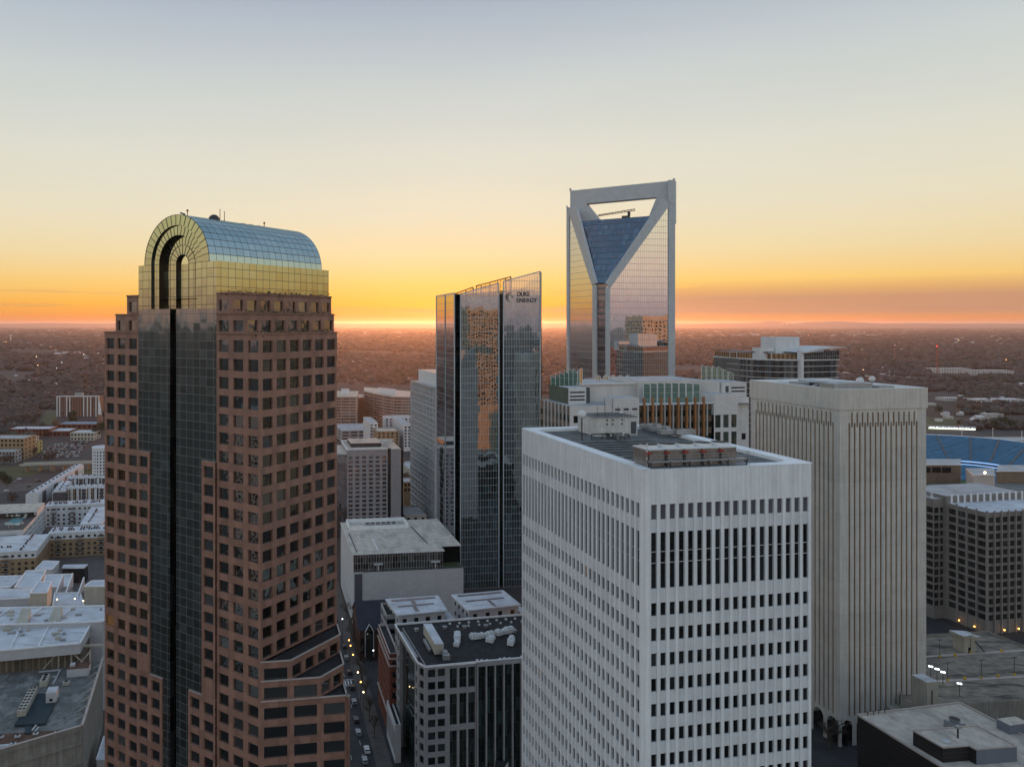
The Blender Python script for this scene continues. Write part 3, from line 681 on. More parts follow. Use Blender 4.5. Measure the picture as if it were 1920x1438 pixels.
# ------------------------------------------------------------------ glass tower with the sign
def glass_tower():
    K = V(857.5, 440.0)
    t = thing('glass_office_tower', 'tall mirror glass office tower with slanted top, dark vertical grooves and an energy company sign', 'office tower', (*K, 0))
    fr = lambda px, py: pz(px, py, K, GB2)
    gl = MB()
    def front(px0, px1, t0, t1, m='duke_glass', zb=0):
        a, b = fr(px0, t0), fr(px1, t1)
        zm = Z(553, a[1]) if t0 < 540 else a[2] - 1.5
        gl.poly([(a[0], a[1], zb), (b[0], b[1], zb), (b[0], b[1], zm), (a[0], a[1], zm)], m)
        up = MB(); up.poly([(a[0], a[1], zm), (b[0], b[1], zm), b, a], 'top_screen'); up.build('top_screen', t)
    zr = fr(863.8, 551)[2]
    front(863, 935.5, 551.5, 531); front(943.3, 1013, 528, 509)
    # recess at the left corner and the grooves
    kl = V(852.0, 441.5); lf = lambda px, py: pz(px, py, kl, GA2)
    rc = add(V(857.5, 440), GA2, 4.5)
    a = fr(863, 551.5); a2 = add((a[0], a[1]), GA2, 5.0)
    gl.poly([(a2[0], a2[1], 0), (a[0], a[1], 0), (a[0], a[1], zr), (a2[0], a2[1], zr)], 'duke_recess')
    l0 = lf(852, 551); l1 = (kl[0] + GB2[0] * .2, kl[1] + GB2[1] * .2)
    gl.poly([(l0[0], l0[1], 0), (a2[0], a2[1], 0), (a2[0], a2[1], zr), (l0[0], l0[1], zr)], 'duke_recess')
    g0, g1 = fr(935.5, 531), fr(943.3, 528)
    b0, b1 = add(g0[:2], GA2, 3.5), add(g1[:2], GA2, 3.5); zg = Z(551, g0[1])
    gl.poly([(*g0[:2], 0), (*b0, 0), (*b0, zg), (*g0[:2], zg)], 'duke_recess'); gl.poly([(*b0, 0), (*b1, 0), (*b1, zg), (*b0, zg)], 'duke_recess'); gl.poly([(*b1, 0), (*g1[:2], 0), (*g1[:2], zg), (*b1, zg)], 'duke_recess')
    # left flank in two bays
    c1 = lf(836.3, 0); c2 = lf(833.6, 0); e = lf(818, 555.5); far = (e[0], e[1])
    gl.poly([(*c1[:2], 0), (*l0[:2], 0), lf(852, 549.5), lf(836.3, 552.5)], 'duke_side')
    gl.poly([(*far, 0), (*c2[:2], 0), lf(833.6, 553), (*far, e[2])], 'duke_side')
    ci1, ci2 = add(c1[:2], GB2, 1.2), add(c2[:2], GB2, 1.2); zc = lf(836, 553)[2]
    gl.poly([(*c2[:2], 0), (*ci2, 0), (*ci2, zc), (*c2[:2], zc)], 'duke_recess'); gl.poly([(*ci2, 0), (*ci1, 0), (*ci1, zc), (*ci2, zc)], 'duke_recess')
    # right end, back
    r0 = fr(1013, 509); r1 = fr(1018, 510); rr1 = add(r1[:2], GA2, 2.0)
    gl.poly([(*add(r0[:2], GA2, 2.2), 0), (*add(r1[:2], GA2, 2.2), 0), (*add(r1[:2], GA2, 2.2), r1[2]), (*add(r0[:2], GA2, 2.2), r1[2])], 'duke_recess')
    gl.poly([(*r0[:2], 0), (*add(r0[:2], GA2, 2.2), 0), (*add(r0[:2], GA2, 2.2), r0[2]), r0], 'duke_side')
    br = add(r1[:2], GA2, 38); bl = add(far, GB2, 0)
    gl.poly([(*add(r1[:2], GA2, 2.2), 0), (*br, 0), (*br, r1[2] - 8), (*add(r1[:2], GA2, 2.2), r1[2])], 'duke_side')
    gl.poly([(*br, 0), (*far, 0), (*far, e[2]), (*br, r1[2] - 8)], 'duke_side')
    gl.build('curtain_wall', t)
    rf = MB(); zz = zr - 1.0
    pl = [l0[:2], a2, a[:2], g0[:2], b0, b1, g1[:2], r0[:2], add(r0[:2], GA2, 2.2), br, far]
    rf.poly([(*p, zz - 2) for p in pl], 'dark_roof'); rf.build('roof_deck', t)
    # rear glass screens, taller than the front edge, lit from behind by the low sun
    k2 = add(K, GA2, 20); s2 = lambda px, py: pz(px, py, k2, GB2)
    sc = MB()
    def screen(pts, m='screen_glass'):
        q = [s2(*p) for p in pts]; sc.poly(q, m); n = len(q)
        for i in range(n):
            sc.bar(q[i], q[(i + 1) % n], .5, 'steel_dark')
    screen([(854, 556), (887, 556), (887, 538.5), (854, 550.5)]); screen([(893, 556), (958, 556), (958, 519), (893, 536)])
    for i in range(7):
        x = 858 + i * 15; sc.bar(s2(x, 555), s2(x, 549.5 - i * 4.6), .35, 'steel_dark')
    k3 = add(K, GA2, 36); s3 = lambda px, py: pz(px, py, k3, GB2)
    sc.build('rear_screen', t)
    mu = MB()
    for px in (863.4, 935.2, 943.8, 1012.8): 
        py = {863.4: 551.5, 935.2: 531, 943.8: 528, 1012.8: 509}[px]; q = fr(px, py); mu.bar((*add(q[:2], GA2, -.15), 0), (*add(q[:2], GA2, -.15), q[2]), .55, 'frame_panel')
    for p, q in (((863, 551.5), (935.5, 531)), ((943.3, 528), (1013, 509))): mu.bar(fr(*p), fr(*q), .6, 'frame_panel')
    for px, py in ((852, 549.5), (835, 552.7), (818.2, 555.5)): q = lf(px, py); mu.bar((*q[:2], 0), q, .6, 'frame_panel')
    mu.bar(lf(852, 549.5), lf(818.2, 555.5), .6, 'frame_panel')
    mu.build('edge_trim', t)
    # lettering
    def word(body, px0, px1, py0, py1):
        a, b = fr(px0, py1), fr(px1, py1); top = fr(px0, py0)
        cu = bpy.data.curves.new('lettering', 'FONT'); cu.body = body; cu.extrude = .02; cu.size = 1; cu.offset = .012
        o = bpy.data.objects.new('lettering', cu); COL.objects.link(o); bpy.context.view_layer.update()
        me = bpy.data.meshes.new_from_object(o); bpy.data.objects.remove(o)
        xs = [v.co.x for v in me.vertices]; ys = [v.co.y for v in me.vertices]
        w, h, x0, y0 = max(xs) - min(xs), max(ys) - min(ys), min(xs), min(ys)
        L = math.hypot(b[0] - a[0], b[1] - a[1]); Hh = top[2] - a[2]
        for v in me.vertices:
            u = (v.co.x - x0) / w * L; z = (v.co.y - y0) / h * Hh; r = .25 + v.co.z * 6
            p = add(add(a[:2], GB2, u), GA2, -r); v.co = (p[0] - t.location.x, p[1] - t.location.y, a[2] + z)
        me.materials.append(MAT('sign_metal')); o = bpy.data.objects.new('sign_word', me); COL.objects.link(o); o.parent = t
    word('DUKE', 970, 993, 547, 556); word('ENERGY', 969, 1007, 559, 567)
    lg = MB()
    ctr = (957.5, 557.0)
    for ra, rb, a0, a1 in ((9.5, 7.6, 70, 290), (6.2, 4.6, 60, 250), (3.6, 2.4, -60, 120)):
        n = 14
        for i in range(n):
            a, b = math.radians(a0 + (a1 - a0) * i / n), math.radians(a0 + (a1 - a0) * (i + 1) / n)
            w0 = math.sin(math.pi * i / n); w1 = math.sin(math.pi * (i + 1) / n)
            f2 = lambda r, x: tuple(np.array(fr(ctr[0] + r * math.cos(x), ctr[1] - r * math.sin(x))) - np.array((GA2[0] * .4, GA2[1] * .4, 0)))
            rm = (ra + rb) / 2; h0, h1 = (ra - rb) / 2 * w0, (ra - rb) / 2 * w1
            lg.poly([f2(rm - h0, a), f2(rm + h0, a), f2(rm + h1, b), f2(rm - h1, b)], 'sign_metal')
    lg.build('sign_logo', t)
    return K
GK = glass_tower()

# ------------------------------------------------------------------ tower with the open handle frame
def handle_tower():
    N = V(1127, 500.0)
    L = on_plane(1066, N, GA); R = on_plane(1265, N, GB)
    LL = math.hypot(L[0] - N[0], L[1] - N[1]); LR = math.hypot(R[0] - N[0], R[1] - N[1])
    t = thing('glass_skyscraper', 'tallest glass skyscraper, pale framed with a blue sloping triangle and an open handle shaped top', 'skyscraper', (*N, 0))
    D = nrm((R[0] - L[0], R[1] - L[1])); E = (-D[1], D[0])     # diagonal plane, E points away from the street corner
    la = lambda px, py: pz(px, py, N, GA); rb = lambda px, py: pz(px, py, N, GB); dg = lambda px, py: pz(px, py, L, D)
    back = add(L, GB, LR); zroof = dg(1150, 410)[2]
    gl = MB()
    # left glass flank, sloped top edge
    gl.poly([(*L, 0), (*la(1116.5, 0)[:2], 0), la(1116.5, 528), la(1067, 400)], 'trellis_glass')
    gl.poly([(*L, 0), la(1067, 400), (*L, la(1067, 400)[2])], 'trellis_glass')
    gl.poly([(*rb(1137, 0)[:2], 0), (*R, 0), (R[0], R[1], rb(1253, 386)[2]), rb(1253, 386), rb(1137, 536)], 'trellis_glass')
    # chamfered strip at the street corner
    ca, cb = la(1118, 600), rb(1136, 600)
    ca = add(ca[:2], E, .8); cb = add(cb[:2], E, .8)
    gl.poly([(*ca, 0), (*cb, 0), (*cb, Z(533, 503)), (*ca, Z(533, 503))], 'strip_glass')
    # blue sloping triangle
    p = [(*ca, Z(531, 503)), (*cb, Z(531, 503)), dg(1221, 405), dg(1088, 415)]
    gl.poly([p[0], p[1], p[2]], 'blue_glass'); gl.poly([p[0], p[2], p[3]], 'blue_glass')
    # rear halves
    zb = zroof
    gl.poly([(*R, 0), (*back, 0), (*back, zb), (*R, zb)], 'trellis_glass'); gl.poly([(*back, 0), (*L, 0), (*L, zb), (*back, zb)], 'trellis_glass')
    gl.build('curtain_wall', t)
    rf = MB(); rf.poly([(*dg(1088, 415)[:2], zb - .4), (*dg(1221, 405)[:2], zb - .4), (*R, zb - .4), (*back, zb - .4), (*L, zb - .4)], 'pale_roof'); rf.build('roof_deck', t)
    # pale frame: prism-thick plates
    f = MB()
    def plate(pts, fn, dirn, th, m='frame_panel'):
        q = [fn(*p_) for p_ in pts]; k = [(a[0] + dirn[0] * th, a[1] + dirn[1] * th, a[2]) for a in q]; n = len(q)
        f.poly(q, m); f.poly(k[::-1], m)
        for i in range(n): f.poly([q[i], k[i], k[(i + 1) % n], q[(i + 1) % n]], m)
    out = lambda d_: (-d_[0], -d_[1])
    # handle in the diagonal plane
    th = 7.0
    plate([(1069, 358), (1250, 340), (1231, 370), (1099, 382)], dg, E, th)              # top beam
    plate([(1069, 358), (1099, 382), (1123, 412), (1082, 416), (1069, 400)], dg, E, th)   # left leg
    plate([(1250, 340), (1264.5, 338), (1264.5, 418), (1215, 410), (1231, 370)], dg, E, th)   # right leg
    f.bar(dg(1069.5, 358), dg(1069.5, 353.5), 1.2, 'frame_panel'); f.bar(dg(1263.5, 338), dg(1263.5, 335), 1.2, 'frame_panel')
    # sloping bands beside the triangle, running down to the street corner
    def band(a0, a1, b0, b1, n2, th):
        q = [a0, a1, b1, b0]; k = [(x[0] + n2[0] * th, x[1] + n2[1] * th, x[2]) for x in q]
        f.poly(q, 'frame_panel'); f.poly(k, 'frame_panel')
        for i in range(4): f.poly([q[i], k[i], k[(i + 1) % 4], q[(i + 1) % 4]], 'frame_panel')
    off = lambda q, d_, s: (q[0] + d_[0] * s, q[1] + d_[1] * s, q[2])
    nb = (-GB[0], -GB[1]); na = (-GA[0], -GA[1])
    band(off(la(1064.5, 389), nb, .6), off(la(1082, 392), nb, .6), off(la(1111, 535), nb, .6), off(la(1118.5, 531), nb, .6), GB, 1.6)
    band(off(rb(1243, 372), na, .6), off(rb(1257, 382), na, .6), off(rb(1135.5, 531), na, .6), off(rb(1143, 541), na, .6), GA, 1.6)
    # verticals
    def post(px0, px1, pyt, fn, n2):
        a, b = fn(px0, pyt), fn(px1, pyt); a, b = off(a, n2, .6), off(b, n2, .6)
        q = [(a[0], a[1], 0), (b[0], b[1], 0), b, a]; f.poly(q, 'frame_panel')
        k = [off(x, n2, -1.2) for x in q]
        for i in range(4): f.poly([q[i], k[i], k[(i + 1) % 4], q[(i + 1) % 4]], 'frame_panel')
    post(1112, 1118.5, 535, la, nb); post(1135.5, 1143, 539, rb, na); post(1253, 1265, 338, rb, na); post(1063.5, 1068, 389, la, nb)
    f.bar(off(la(1063.7, 389), nb, .3), off(la(1063.7, 386), nb, .3), .8, 'frame_panel')
    f.build('frame', t)
    # window washing crane on the roof
    c = thing('roof_crane', 'window washing crane with a long jib on the roof inside the handle frame', 'crane', (*dg(1165, 410)[:2], zroof))
    m = MB(); q0 = add(dg(1168, 405)[:2], E, 9)
    b = lambda u, z: (*add(q0, D, u), z)
    m.box(q0, D, 5, 3, zroof - .4, zroof + 2.4, 'steel_dark'); m.box(add(q0, D, 2), D, 1.6, 1.6, zroof + 2.4, zroof + 5, 'steel_dark')
    m.build('base', c); m = MB()
    for dz in (0, 1.1): m.bar(b(6, zroof + 5.6 + dz), b(-19, zroof + 3.6 + dz * .6), .45, 'steel_dark')
    for i in range(12): u = 6 - i * 2.1; zz = zroof + 5.6 - i * .168; m.bar(b(u, zz), b(u - 1, zz + 1.0), .3, 'steel_dark')
    m.bar(b(-19, zroof + 3.6), b(-20.5, zroof + 2), .5, 'steel_dark'); m.build('jib', c)
handle_tower()
# ------------------------------------------------------------------ ground sheet and far land
g = MB(); g.poly([(-65000, -20000, 0), (65000, -20000, 0), (65000, 62000, 0), (-65000, 62000, 0)], 'land'); go = g.build('ground'); tag(go, kind='structure')
g = MB(); g.poly([(-1500, -1500, .005), (1500, -1500, .005), (1500, 420, .005), (-1500, 420, .005)], 'asphalt'); go = g.build('shaded_city_ground'); tag(go, kind='structure')  # dark colour stands for shaded streets, so windows mirror something dark
# ------------------------------------------------------------------ general block with windowed street fronts
def block(t, K, LL, LR, z0, z1, mat, left=None, right=None, rec=.3, ga=GA, gb=GB, wm='window_glass', roof='pale_roof', para=.8, wn='window', name='wall', coping=None, back=None):
    """K near corner, LL metres away along ga, LR along gb; left/right = (bays, width, storeys, pitch, height, top offset)"""
    mb = MB(); w = wins_for(t, wn)
    q = [K, add(K, gb, LR), add(add(K, gb, LR), ga, LL), add(K, ga, LL)]
    for i, sp in ((0, left), (1, right), (2, back or left), (3, right)):
        p0, p1 = q[(i - 1) % 4], q[i]; L = math.hypot(p1[0] - p0[0], p1[1] - p0[1])
        if sp:
            n, ww, ns, pi_, hh, to = sp
            zs = [(z1 - to - pi_ * k - hh, z1 - to - pi_ * k) for k in range(ns)]; zs = [z for z in zs if z[0] > z0 + .1]
            facade(mb, p0, p1, z0, z1, centred(L, n, ww), zs, rec, mat, w, wm)
        else: mb.poly([(*p0, z0), (*p1, z0), (*p1, z1), (*p0, z1)], mat)
    mb.build(name, t)
    r = MB(); th = .4
    inn = [add(add(p, ga, s1 * th), gb, s2 * th) for p, s1, s2 in zip(q, (1, 1, -1, -1), (1, -1, -1, 1))]
    for i in range(4):
        j = (i + 1) % 4; cm = coping or mat
        r.poly([(*q[i], z1 + .003), (*q[j], z1 + .003), (*inn[j], z1 + .003), (*inn[i], z1 + .003)], cm)
        r.poly([(*inn[i], z1), (*inn[j], z1), (*inn[j], z1 - para), (*inn[i], z1 - para)], cm)
    r.poly([(*p, z1 - para) for p in inn], roof); r.build('roof', t)
    return q
def hvac(x, y, z, l=3.0, w=2.0, h=1.6, d=GB, label='pale metal air handling unit on a flat roof', group=None, mat='steel_white', fans=2):
    t = thing('rooftop_unit', label, 'rooftop unit', (x, y, z), group)
    m = MB(); m.box((x, y), d, l, w, z + .15, z + h, mat); m.box((x, y), d, l * .9, w * .85, z - .02, z + .15, 'steel_dark'); m.build('casing', t)
    for i in range(fans):
        m = MB(); c = add((x, y), nrm(d), (i + .5 - fans / 2) * l / fans); m.cyl(c, min(l / fans, w) * .38, z + h, z + h + .25, 'steel_grey', 12, mt='black_void'); m.build('fan', t)
    return t

# ------------------------------------------------------------------ things on the white tower's roof
def white_roof():
    z = WDECK
    # five cooling towers in a row, one casing with five fan cowls
    a = G(1216, 873, z + .9); 
    t = thing('cooling_tower', 'row of five metal cooling towers with red valves on the white tower roof', 'cooling tower', (*a, z))
    o = a; n = 5; L = 3.05; dep = 4.2; hh = 3.1
    for i in range(n):
        m = MB(); c = add(o, GB, L * (i + .5)); c = add(c, GA, dep / 2 + .4)
        m.box(c, GB, L - .22, dep, z + .7, z + hh, 'galvanised'); m.build('casing', t)
        m = MB(); m.box(c, GB, L - .1, dep + .1, z + hh, z + hh + .16, 'steel_white'); m.cyl(c, 1.42, z + hh + .16, z + hh + .62, 'steel_white', 24, 1.32, mt='fan_dark'); m.build('fan_cowl', t)
        m = MB()
        for k in range(6):
            an = math.pi * k / 3; m.bar((c[0], c[1], z + hh + .64), (c[0] + 1.2 * math.cos(an), c[1] + 1.2 * math.sin(an), z + hh + .64), .16, 'steel_dark', .04)
        m.build('fan', t)
        m = MB(); v = add(add(o, GB, L * i + .1), GA, .15)
        m.cyl(v, .2, z + 2.55, z + 2.85, 'red_valve', 10); m.bar((*add(v, GB, -.4), z + 2.7), (*add(v, GB, .5), z + 2.7), .26, 'red_valve'); m.bar((*v, z + 2.85), (*v, z + 3.05), .12, 'red_valve'); m.build('valve', t)
        m = MB(); m.bar((*v, z + .3), (*v, z + 2.55), .16, 'steel_dark'); m.build('pipe', t)
    m = MB()
    f0, f1 = add(add(o, GB, -.2), GA, -.6), add(add(o, GB, L * n + .7), GA, -.6)
    for zz in (1.55, ): m.bar((*f0, z + zz), (*f1, z + zz), .8, 'steel_grey', .22)
    for i in range(11):
        p = add(f0, GB, (L * n + .9) * i / 10); p = add(p, GA, -.38)
        m.bar((*p, z + 1.6), (*p, z + 2.6), .06, 'steel_grey'); 
        if i % 2 == 0: m.bar((*p, z), (*p, z + 1.6), .13, 'steel_dark'); m.bar((*p, z + .9), (*add(p, GA, 1.0), z + 1.5), .1, 'steel_dark')
    pa, pb = add(f0, GA, -.38), add(f1, GA, -.38)
    for zz in (2.1, 2.6): m.bar((*pa, z + zz), (*pb, z + zz), .05, 'steel_grey')
    for zz in (.35, .75): m.bar((*pa, z + zz), (*pb, z + zz), .14, 'steel_dark')
    m.build('catwalk', t)
    m = MB(); e = add(f1, GB, .5)
    for s in (-.3, .3):
        p = add(e, GA, s); m.bar((*p, z), (*p, z + 2.7), .06, 'steel_grey')
    for k in range(8): m.bar((*add(e, GA, -.3), z + .35 * k + .2), (*add(e, GA, .3), z + .35 * k + .2), .05, 'steel_grey')
    m.build('ladder', t)
    # penthouse
    z0 = z; p = G(1117, 818, z0)
    t = thing('roof_penthouse', 'white stair and lift penthouse with a dark louvred door on the white tower roof', 'penthouse', (*p, z0))
    L = (on_plane(1195, p, GB)[0] - p[0]) / GB[0]; LLp = 7.5; h = 3.55
    m = MB(); m.rect(p, GB, L, LLp, z0, z0 + h, 'penthouse_white', 'roof_gravel'); m.build('wall', t)
    m = MB(); m.box(add(add(p, GB, L / 2), GA, LLp / 2), GB, L + .3, LLp + .3, z0 + h, z0 + h + .15, 'steel_grey', 'roof_gravel'); m.build('roof', t)
    m = MB(); c = add(p, GB, L - .85); m.box(add(c, GA, -.05), GB, 1.1, .16, z0 + .3, z0 + 2.7, 'louvre_grey'); m.build('door', t)
    for u, zz in ((2.4, 3.0), (3.6, 3.0), (5.6, 3.0), (2.4, 2.2), (3.6, 2.2), (5.6, 2.2)):
        if u < L - .3:
            m = MB(); m.box(add(add(p, GB, u), GA, -.12), GB, .2, .2, z0 + zz, z0 + zz + .3, 'steel_dark'); m.build('junction_box', t)
    m = MB()
    for k in range(14):
        b = add(add(p, GB, L * k / 13), GA, .1); m.bar((*b, z0 + h + .15), (*b, z0 + h + 1.0), .04, 'steel_dark')
    for zz in (.55, 1.0): m.bar((*add(p, GA, .1), z0 + h + .15 + zz * .85), (*add(add(p, GB, L), GA, .1), z0 + h + .15 + zz * .85), .04, 'steel_dark')
    for u in (.4, 2.2, 4.8): m.bar((*add(p, GB, u), z0 + h), (*add(p, GB, u), z0 + h + 2.4), .05, 'steel_dark')
    m.build('railing', t)
    # radome on a mast at its left
    c = G(1091, 777, z0 + 4.9)
    t = thing('radome', 'white ball shaped radome beside the penthouse on the white tower roof', 'radome', (*c, z0))
    m = MB(); m.ball((*c, z0 + 4.9), .82, 'steel_white', 9); m.build('dome', t, True)
    m = MB(); m.cyl(c, .12, z0, z0 + 4.4, 'steel_dark', 8); m.build('mast', t)
    c = G(1165, 776, z0 + 4.2)
    t = thing('dish_antenna', 'small white dish antenna on top of the roof penthouse', 'antenna', (*c, z0 + h + .15))
    m = MB(); m.ball((*c, z0 + 4.4), .45, 'steel_white', 6, .5); m.build('dish', t, True)
    m = MB(); m.cyl(c, .06, z0 + h + .15, z0 + 4.3, 'steel_dark', 6); m.build('mast', t)
    c = G(1133, 776, z0 + 4)
    t = tag(None or (lambda mm: (mm.bar((*c, z0 + h + .1), (*c, z0 + 6.9), .07, 'steel_dark'), mm.bar((*add(c, GB, -.3), z0 + 6.0), (*add(c, GB, .3), z0 + 6.0), .05, 'steel_dark'), mm.build('whip_antenna'))[-1])(MB()), 'tall thin whip antenna on the roof penthouse', 'antenna')
    # pipe stand and condensers in front
    o1 = G(1109, 824, z0)
    t = thing('pipe_stand', 'black steel pipe stand in front of the roof penthouse', 'pipe stand', (*o1, z0))
    m = MB()
    for u in (0, 2.2, 4.4, 6.4): m.bar((*add(o1, GB, u), z0), (*add(o1, GB, u), z0 + 1.0), .12, 'steel_dark')
    m.bar((*o1, z0 + 1.0), (*add(o1, GB, 6.4), z0 + 1.0), .2, 'steel_dark'); m.bar((*o1, z0 + .15), (*add(o1, GB, 4.4), z0 + .15), .1, 'steel_dark'); m.build('frame', t)
    for i, (px, py, lb) in enumerate(((1138, 822, 'light grey condenser box beside the pipe stand'), (1155, 823, 'grey condenser cube, left one of three near the louvred door'), (1161.5, 825, 'grey condenser cube between two others near the louvred door'), (1176, 823, 'grey condenser cube standing nearest the louvred door'))):
        c = G(px, py, z0); t = thing('condenser_unit', lb, 'air conditioner', (*c, z0), 'condensers by the roof penthouse')
        m = MB(); m.box(c, GB, .85, .85, z0 + .1, z0 + 1.0, 'steel_grey'); m.box(c, GB, .9, .9, z0, z0 + .1, 'steel_dark'); m.build('casing', t)
        m = MB(); m.box(add(c, GA, -.43), GB, .7, .05, z0 + .2, z0 + .9, 'louvre_grey'); m.build('grille', t)
        m = MB(); m.cyl(c, .33, z0 + 1.0, z0 + 1.06, 'steel_dark', 12); m.build('fan', t)
    for i, (px, py, lb) in enumerate(((1219, 801, 'low cooling unit with twin fans behind the cooling towers, farthest from the corner'), (1236, 806, 'low cooling unit with twin fans, middle one behind the cooling towers'), (1254, 812, 'low cooling unit with twin fans, the one closest behind the cooling towers'), (1283, 812, 'low narrow unit by the right roof rim behind the cooling towers'))):
        c = G(px, py, z0 + .8); hvac(c[0], c[1], z0 + .5, 4.2, 1.4, 1.0, GB, lb, 'low cooling units behind the towers', 'steel_grey')
    # lightning mast at the near corner
    c = G(1213, 873, z0 + .9)
    t = thing('lamp_mast', 'short steel mast with small pale lamps at the near corner of the white tower roof', 'mast', (*c, z0))
    m = MB(); m.cyl(c, .05, z0, z0 + 4.1, 'steel_grey', 6); m.build('pole', t)
    for zz in (2.0, 3.0, 4.1):
        m = MB(); m.ball((*c, z0 + zz), .13, 'steel_white', 5); m.build('lamp', t)
    # pipes running over the gravel
    t = thing('roof_pipes', 'thin dark pipes and cables running across the gravel of the white tower roof', 'pipes', (*WK, z0))
    m = MB()
    for k in range(9):
        a0 = wpt(8 + k * 2.6, 4.2); L_ = 14 + (k * 5 % 7); m.bar((*a0, z0 + .1), (*add(a0, GB, L_ * .8), z0 + .1), .14, 'steel_dark', .1)
    m.build('pipe_run', t)['kind'] = 'stuff'
white_roof()
def beige_roof():
    z = BDECK
    t = thing('roof_screen', 'pale metal equipment screens and plant on the beige tower roof', 'rooftop plant', (*bpt(10, 10), z))
    for (a, b, l, w, h) in ((6, 8, 16, 7, 2.8), (16, 14, 9, 9, 2.2), (5, 22, 6, 5, 1.7), (26, 10, 14, 5, 1.8), (34, 18, 6, 8, 1.6)):
        m = MB(); m.box(bpt(a, b), GB, l, w, z, z + h, 'steel_grey', 'pale_roof'); m.build('screen', t)
    m = MB()
    for i in range(28):
        p = bpt(random.uniform(3, 38), random.uniform(4, 30)); m.box(p, GB, random.uniform(.5, 2), random.uniform(.5, 1.5), z, z + random.uniform(.4, 1.6), random.choice(['steel_dark', 'steel_grey', 'steel_white']))
    m.build('small_unit', t)['kind'] = 'stuff'
    for i, (a, b, r) in enumerate(((7, 15, 1.3), (14, 27, 1.1))):
        c = bpt(a, b); k = thing('dish_antenna', ('larger white dish antenna among the plant on the beige tower roof', 'smaller white dish antenna near the right rim of the beige tower roof')[i], 'antenna', (*c, z))
        m = MB(); m.ball((*c, z + 3.4), r, 'steel_white', 8); m.build('dish', k, True); m = MB(); m.cyl(c, .15, z, z + 2.6, 'steel_dark', 6); m.build('mast', k)
beige_roof()
def vault_top():
    R = 10.85; dc = 13.05; zt = 163.4 + R
    def whip(c, dd, h, lb, ball=None):
        p = T(c, dc + dd); z = 163.4 + math.sqrt(R * R - dd * dd) - .1
        t = thing('whip_antenna', lb, 'antenna', (*p, z)); m = MB(); m.bar((*p, z), (*p, z + h), .14, 'steel_dark'); m.bar((*add(p, GD, .3), z + .1), (*p, z + .8), .1, 'steel_dark'); m.build('mast', t)
        if ball: m = MB(); m.ball((*p, z + h), .28, ball, 5); m.build('lamp', t)
    whip(4.2, 1.0, 1.6, 'short red tipped warning lamp near the front edge of the glass vault', 'red_valve')
    whip(13.2, .0, 2.9, 'thin antenna beside the dome on the glass vault ridge', None)
    whip(15.0, .4, 2.6, 'second thin antenna a little behind the dome on the vault ridge', None)
    whip(28.5, .3, 1.2, 'small lamp post near the far end of the glass vault ridge', 'red_valve')
    p = T(11.6, dc + .3); t = thing('satellite_dome', 'small dark dome with a flat base on the ridge of the glass vault', 'dome', (*p, zt - .2))
    m = MB(); m.ball((*p, zt), 1.35, 'steel_dark', 8); m.build('dome', t, True); m = MB(); m.cyl(p, .5, zt - 1, zt - .2, 'steel_grey', 8); m.build('base', t)
    p = T(2.6, dc + .6); t = thing('roof_camera', 'small tilted dark camera bracket at the very front of the vault ridge', 'camera', (*p, zt - .1))
    m = MB(); m.bar((*p, zt - .2), (*add(p, GC, .2), zt + .5), .12, 'steel_dark'); m.bar((*add(p, GD, .9), zt + .8), (*add(p, GD, -.6), zt + .3), .3, 'steel_dark'); m.build('bracket', t)
    for i, c in enumerate((20.5, 23.2, 26)):
        p = T(c, dc); t = thing('roof_hatch', ('low rounded hatch on the vault ridge, nearest the antennas', 'low rounded hatch on the vault ridge between two others', 'low rounded hatch on the vault ridge, farthest back')[i], 'roof hatch', (*p, zt - .1), 'hatches on the vault ridge')
        m = MB(); m.ball((*p, zt - .1), 1.0, 'steel_grey', 6, .35); m.build('cover', t)
    # planters and glass rail on the terrace steps
    for s, zt_, lb in ((1, 156.4, 'upper terrace planting of low dark shrubs at the foot of the gold glass'), (2, 152.05, 'middle terrace planting of low dark shrubs above the granite band'), (3, 147.9, 'lowest terrace planting of low dark shrubs on the granite tower')):
        t = thing('terrace_planting', lb, 'planting', (*T(0, -4.3 * s + 1.5), zt_ - .9))
        m = MB(); e = 37.8 - 4.3 * s
        for k in range(int(e * 3.2)):
            p = T(.8 + k / 3.2 * (e - 1.5) / e, -4.3 * s + .9 + random.uniform(-.2, .3)); r = random.uniform(.25, .6)
            for q_ in range(7):
                a = Vector((random.gauss(0, r), random.gauss(0, r), abs(random.gauss(.5, r * .6)))); c = Vector((p[0], p[1], zt_ - .5)) + a
                u = Vector((random.gauss(0, 1), random.gauss(0, 1), random.gauss(0, 1))).normalized() * .25; v = u.orthogonal().normalized() * .2
                m.poly([c - u, c + v, c + u, c - v], 'shrub_dark')
        m.build('foliage', t)['kind'] = 'stuff'
        m = MB(); m.rect(T(.6, -4.3 * s + .5), GC, e - 1.2, .9, zt_ - .9, zt_ - .3, 'granite_trim', 'shrub_dark'); m.build('planter', t)
        m = MB()
        for k in range(12): p = T(.4 + (e - .8) * k / 11, -4.3 * s + .25); m.bar((*p, zt_), (*p, zt_ + .9), .05, 'steel_dark')
        m.bar((*T(.4, -4.3 * s + .25), zt_ + .9), (*T(e - .4, -4.3 * s + .25), zt_ + .9), .06, 'steel_dark'); m.build('railing', t)
vault_top()

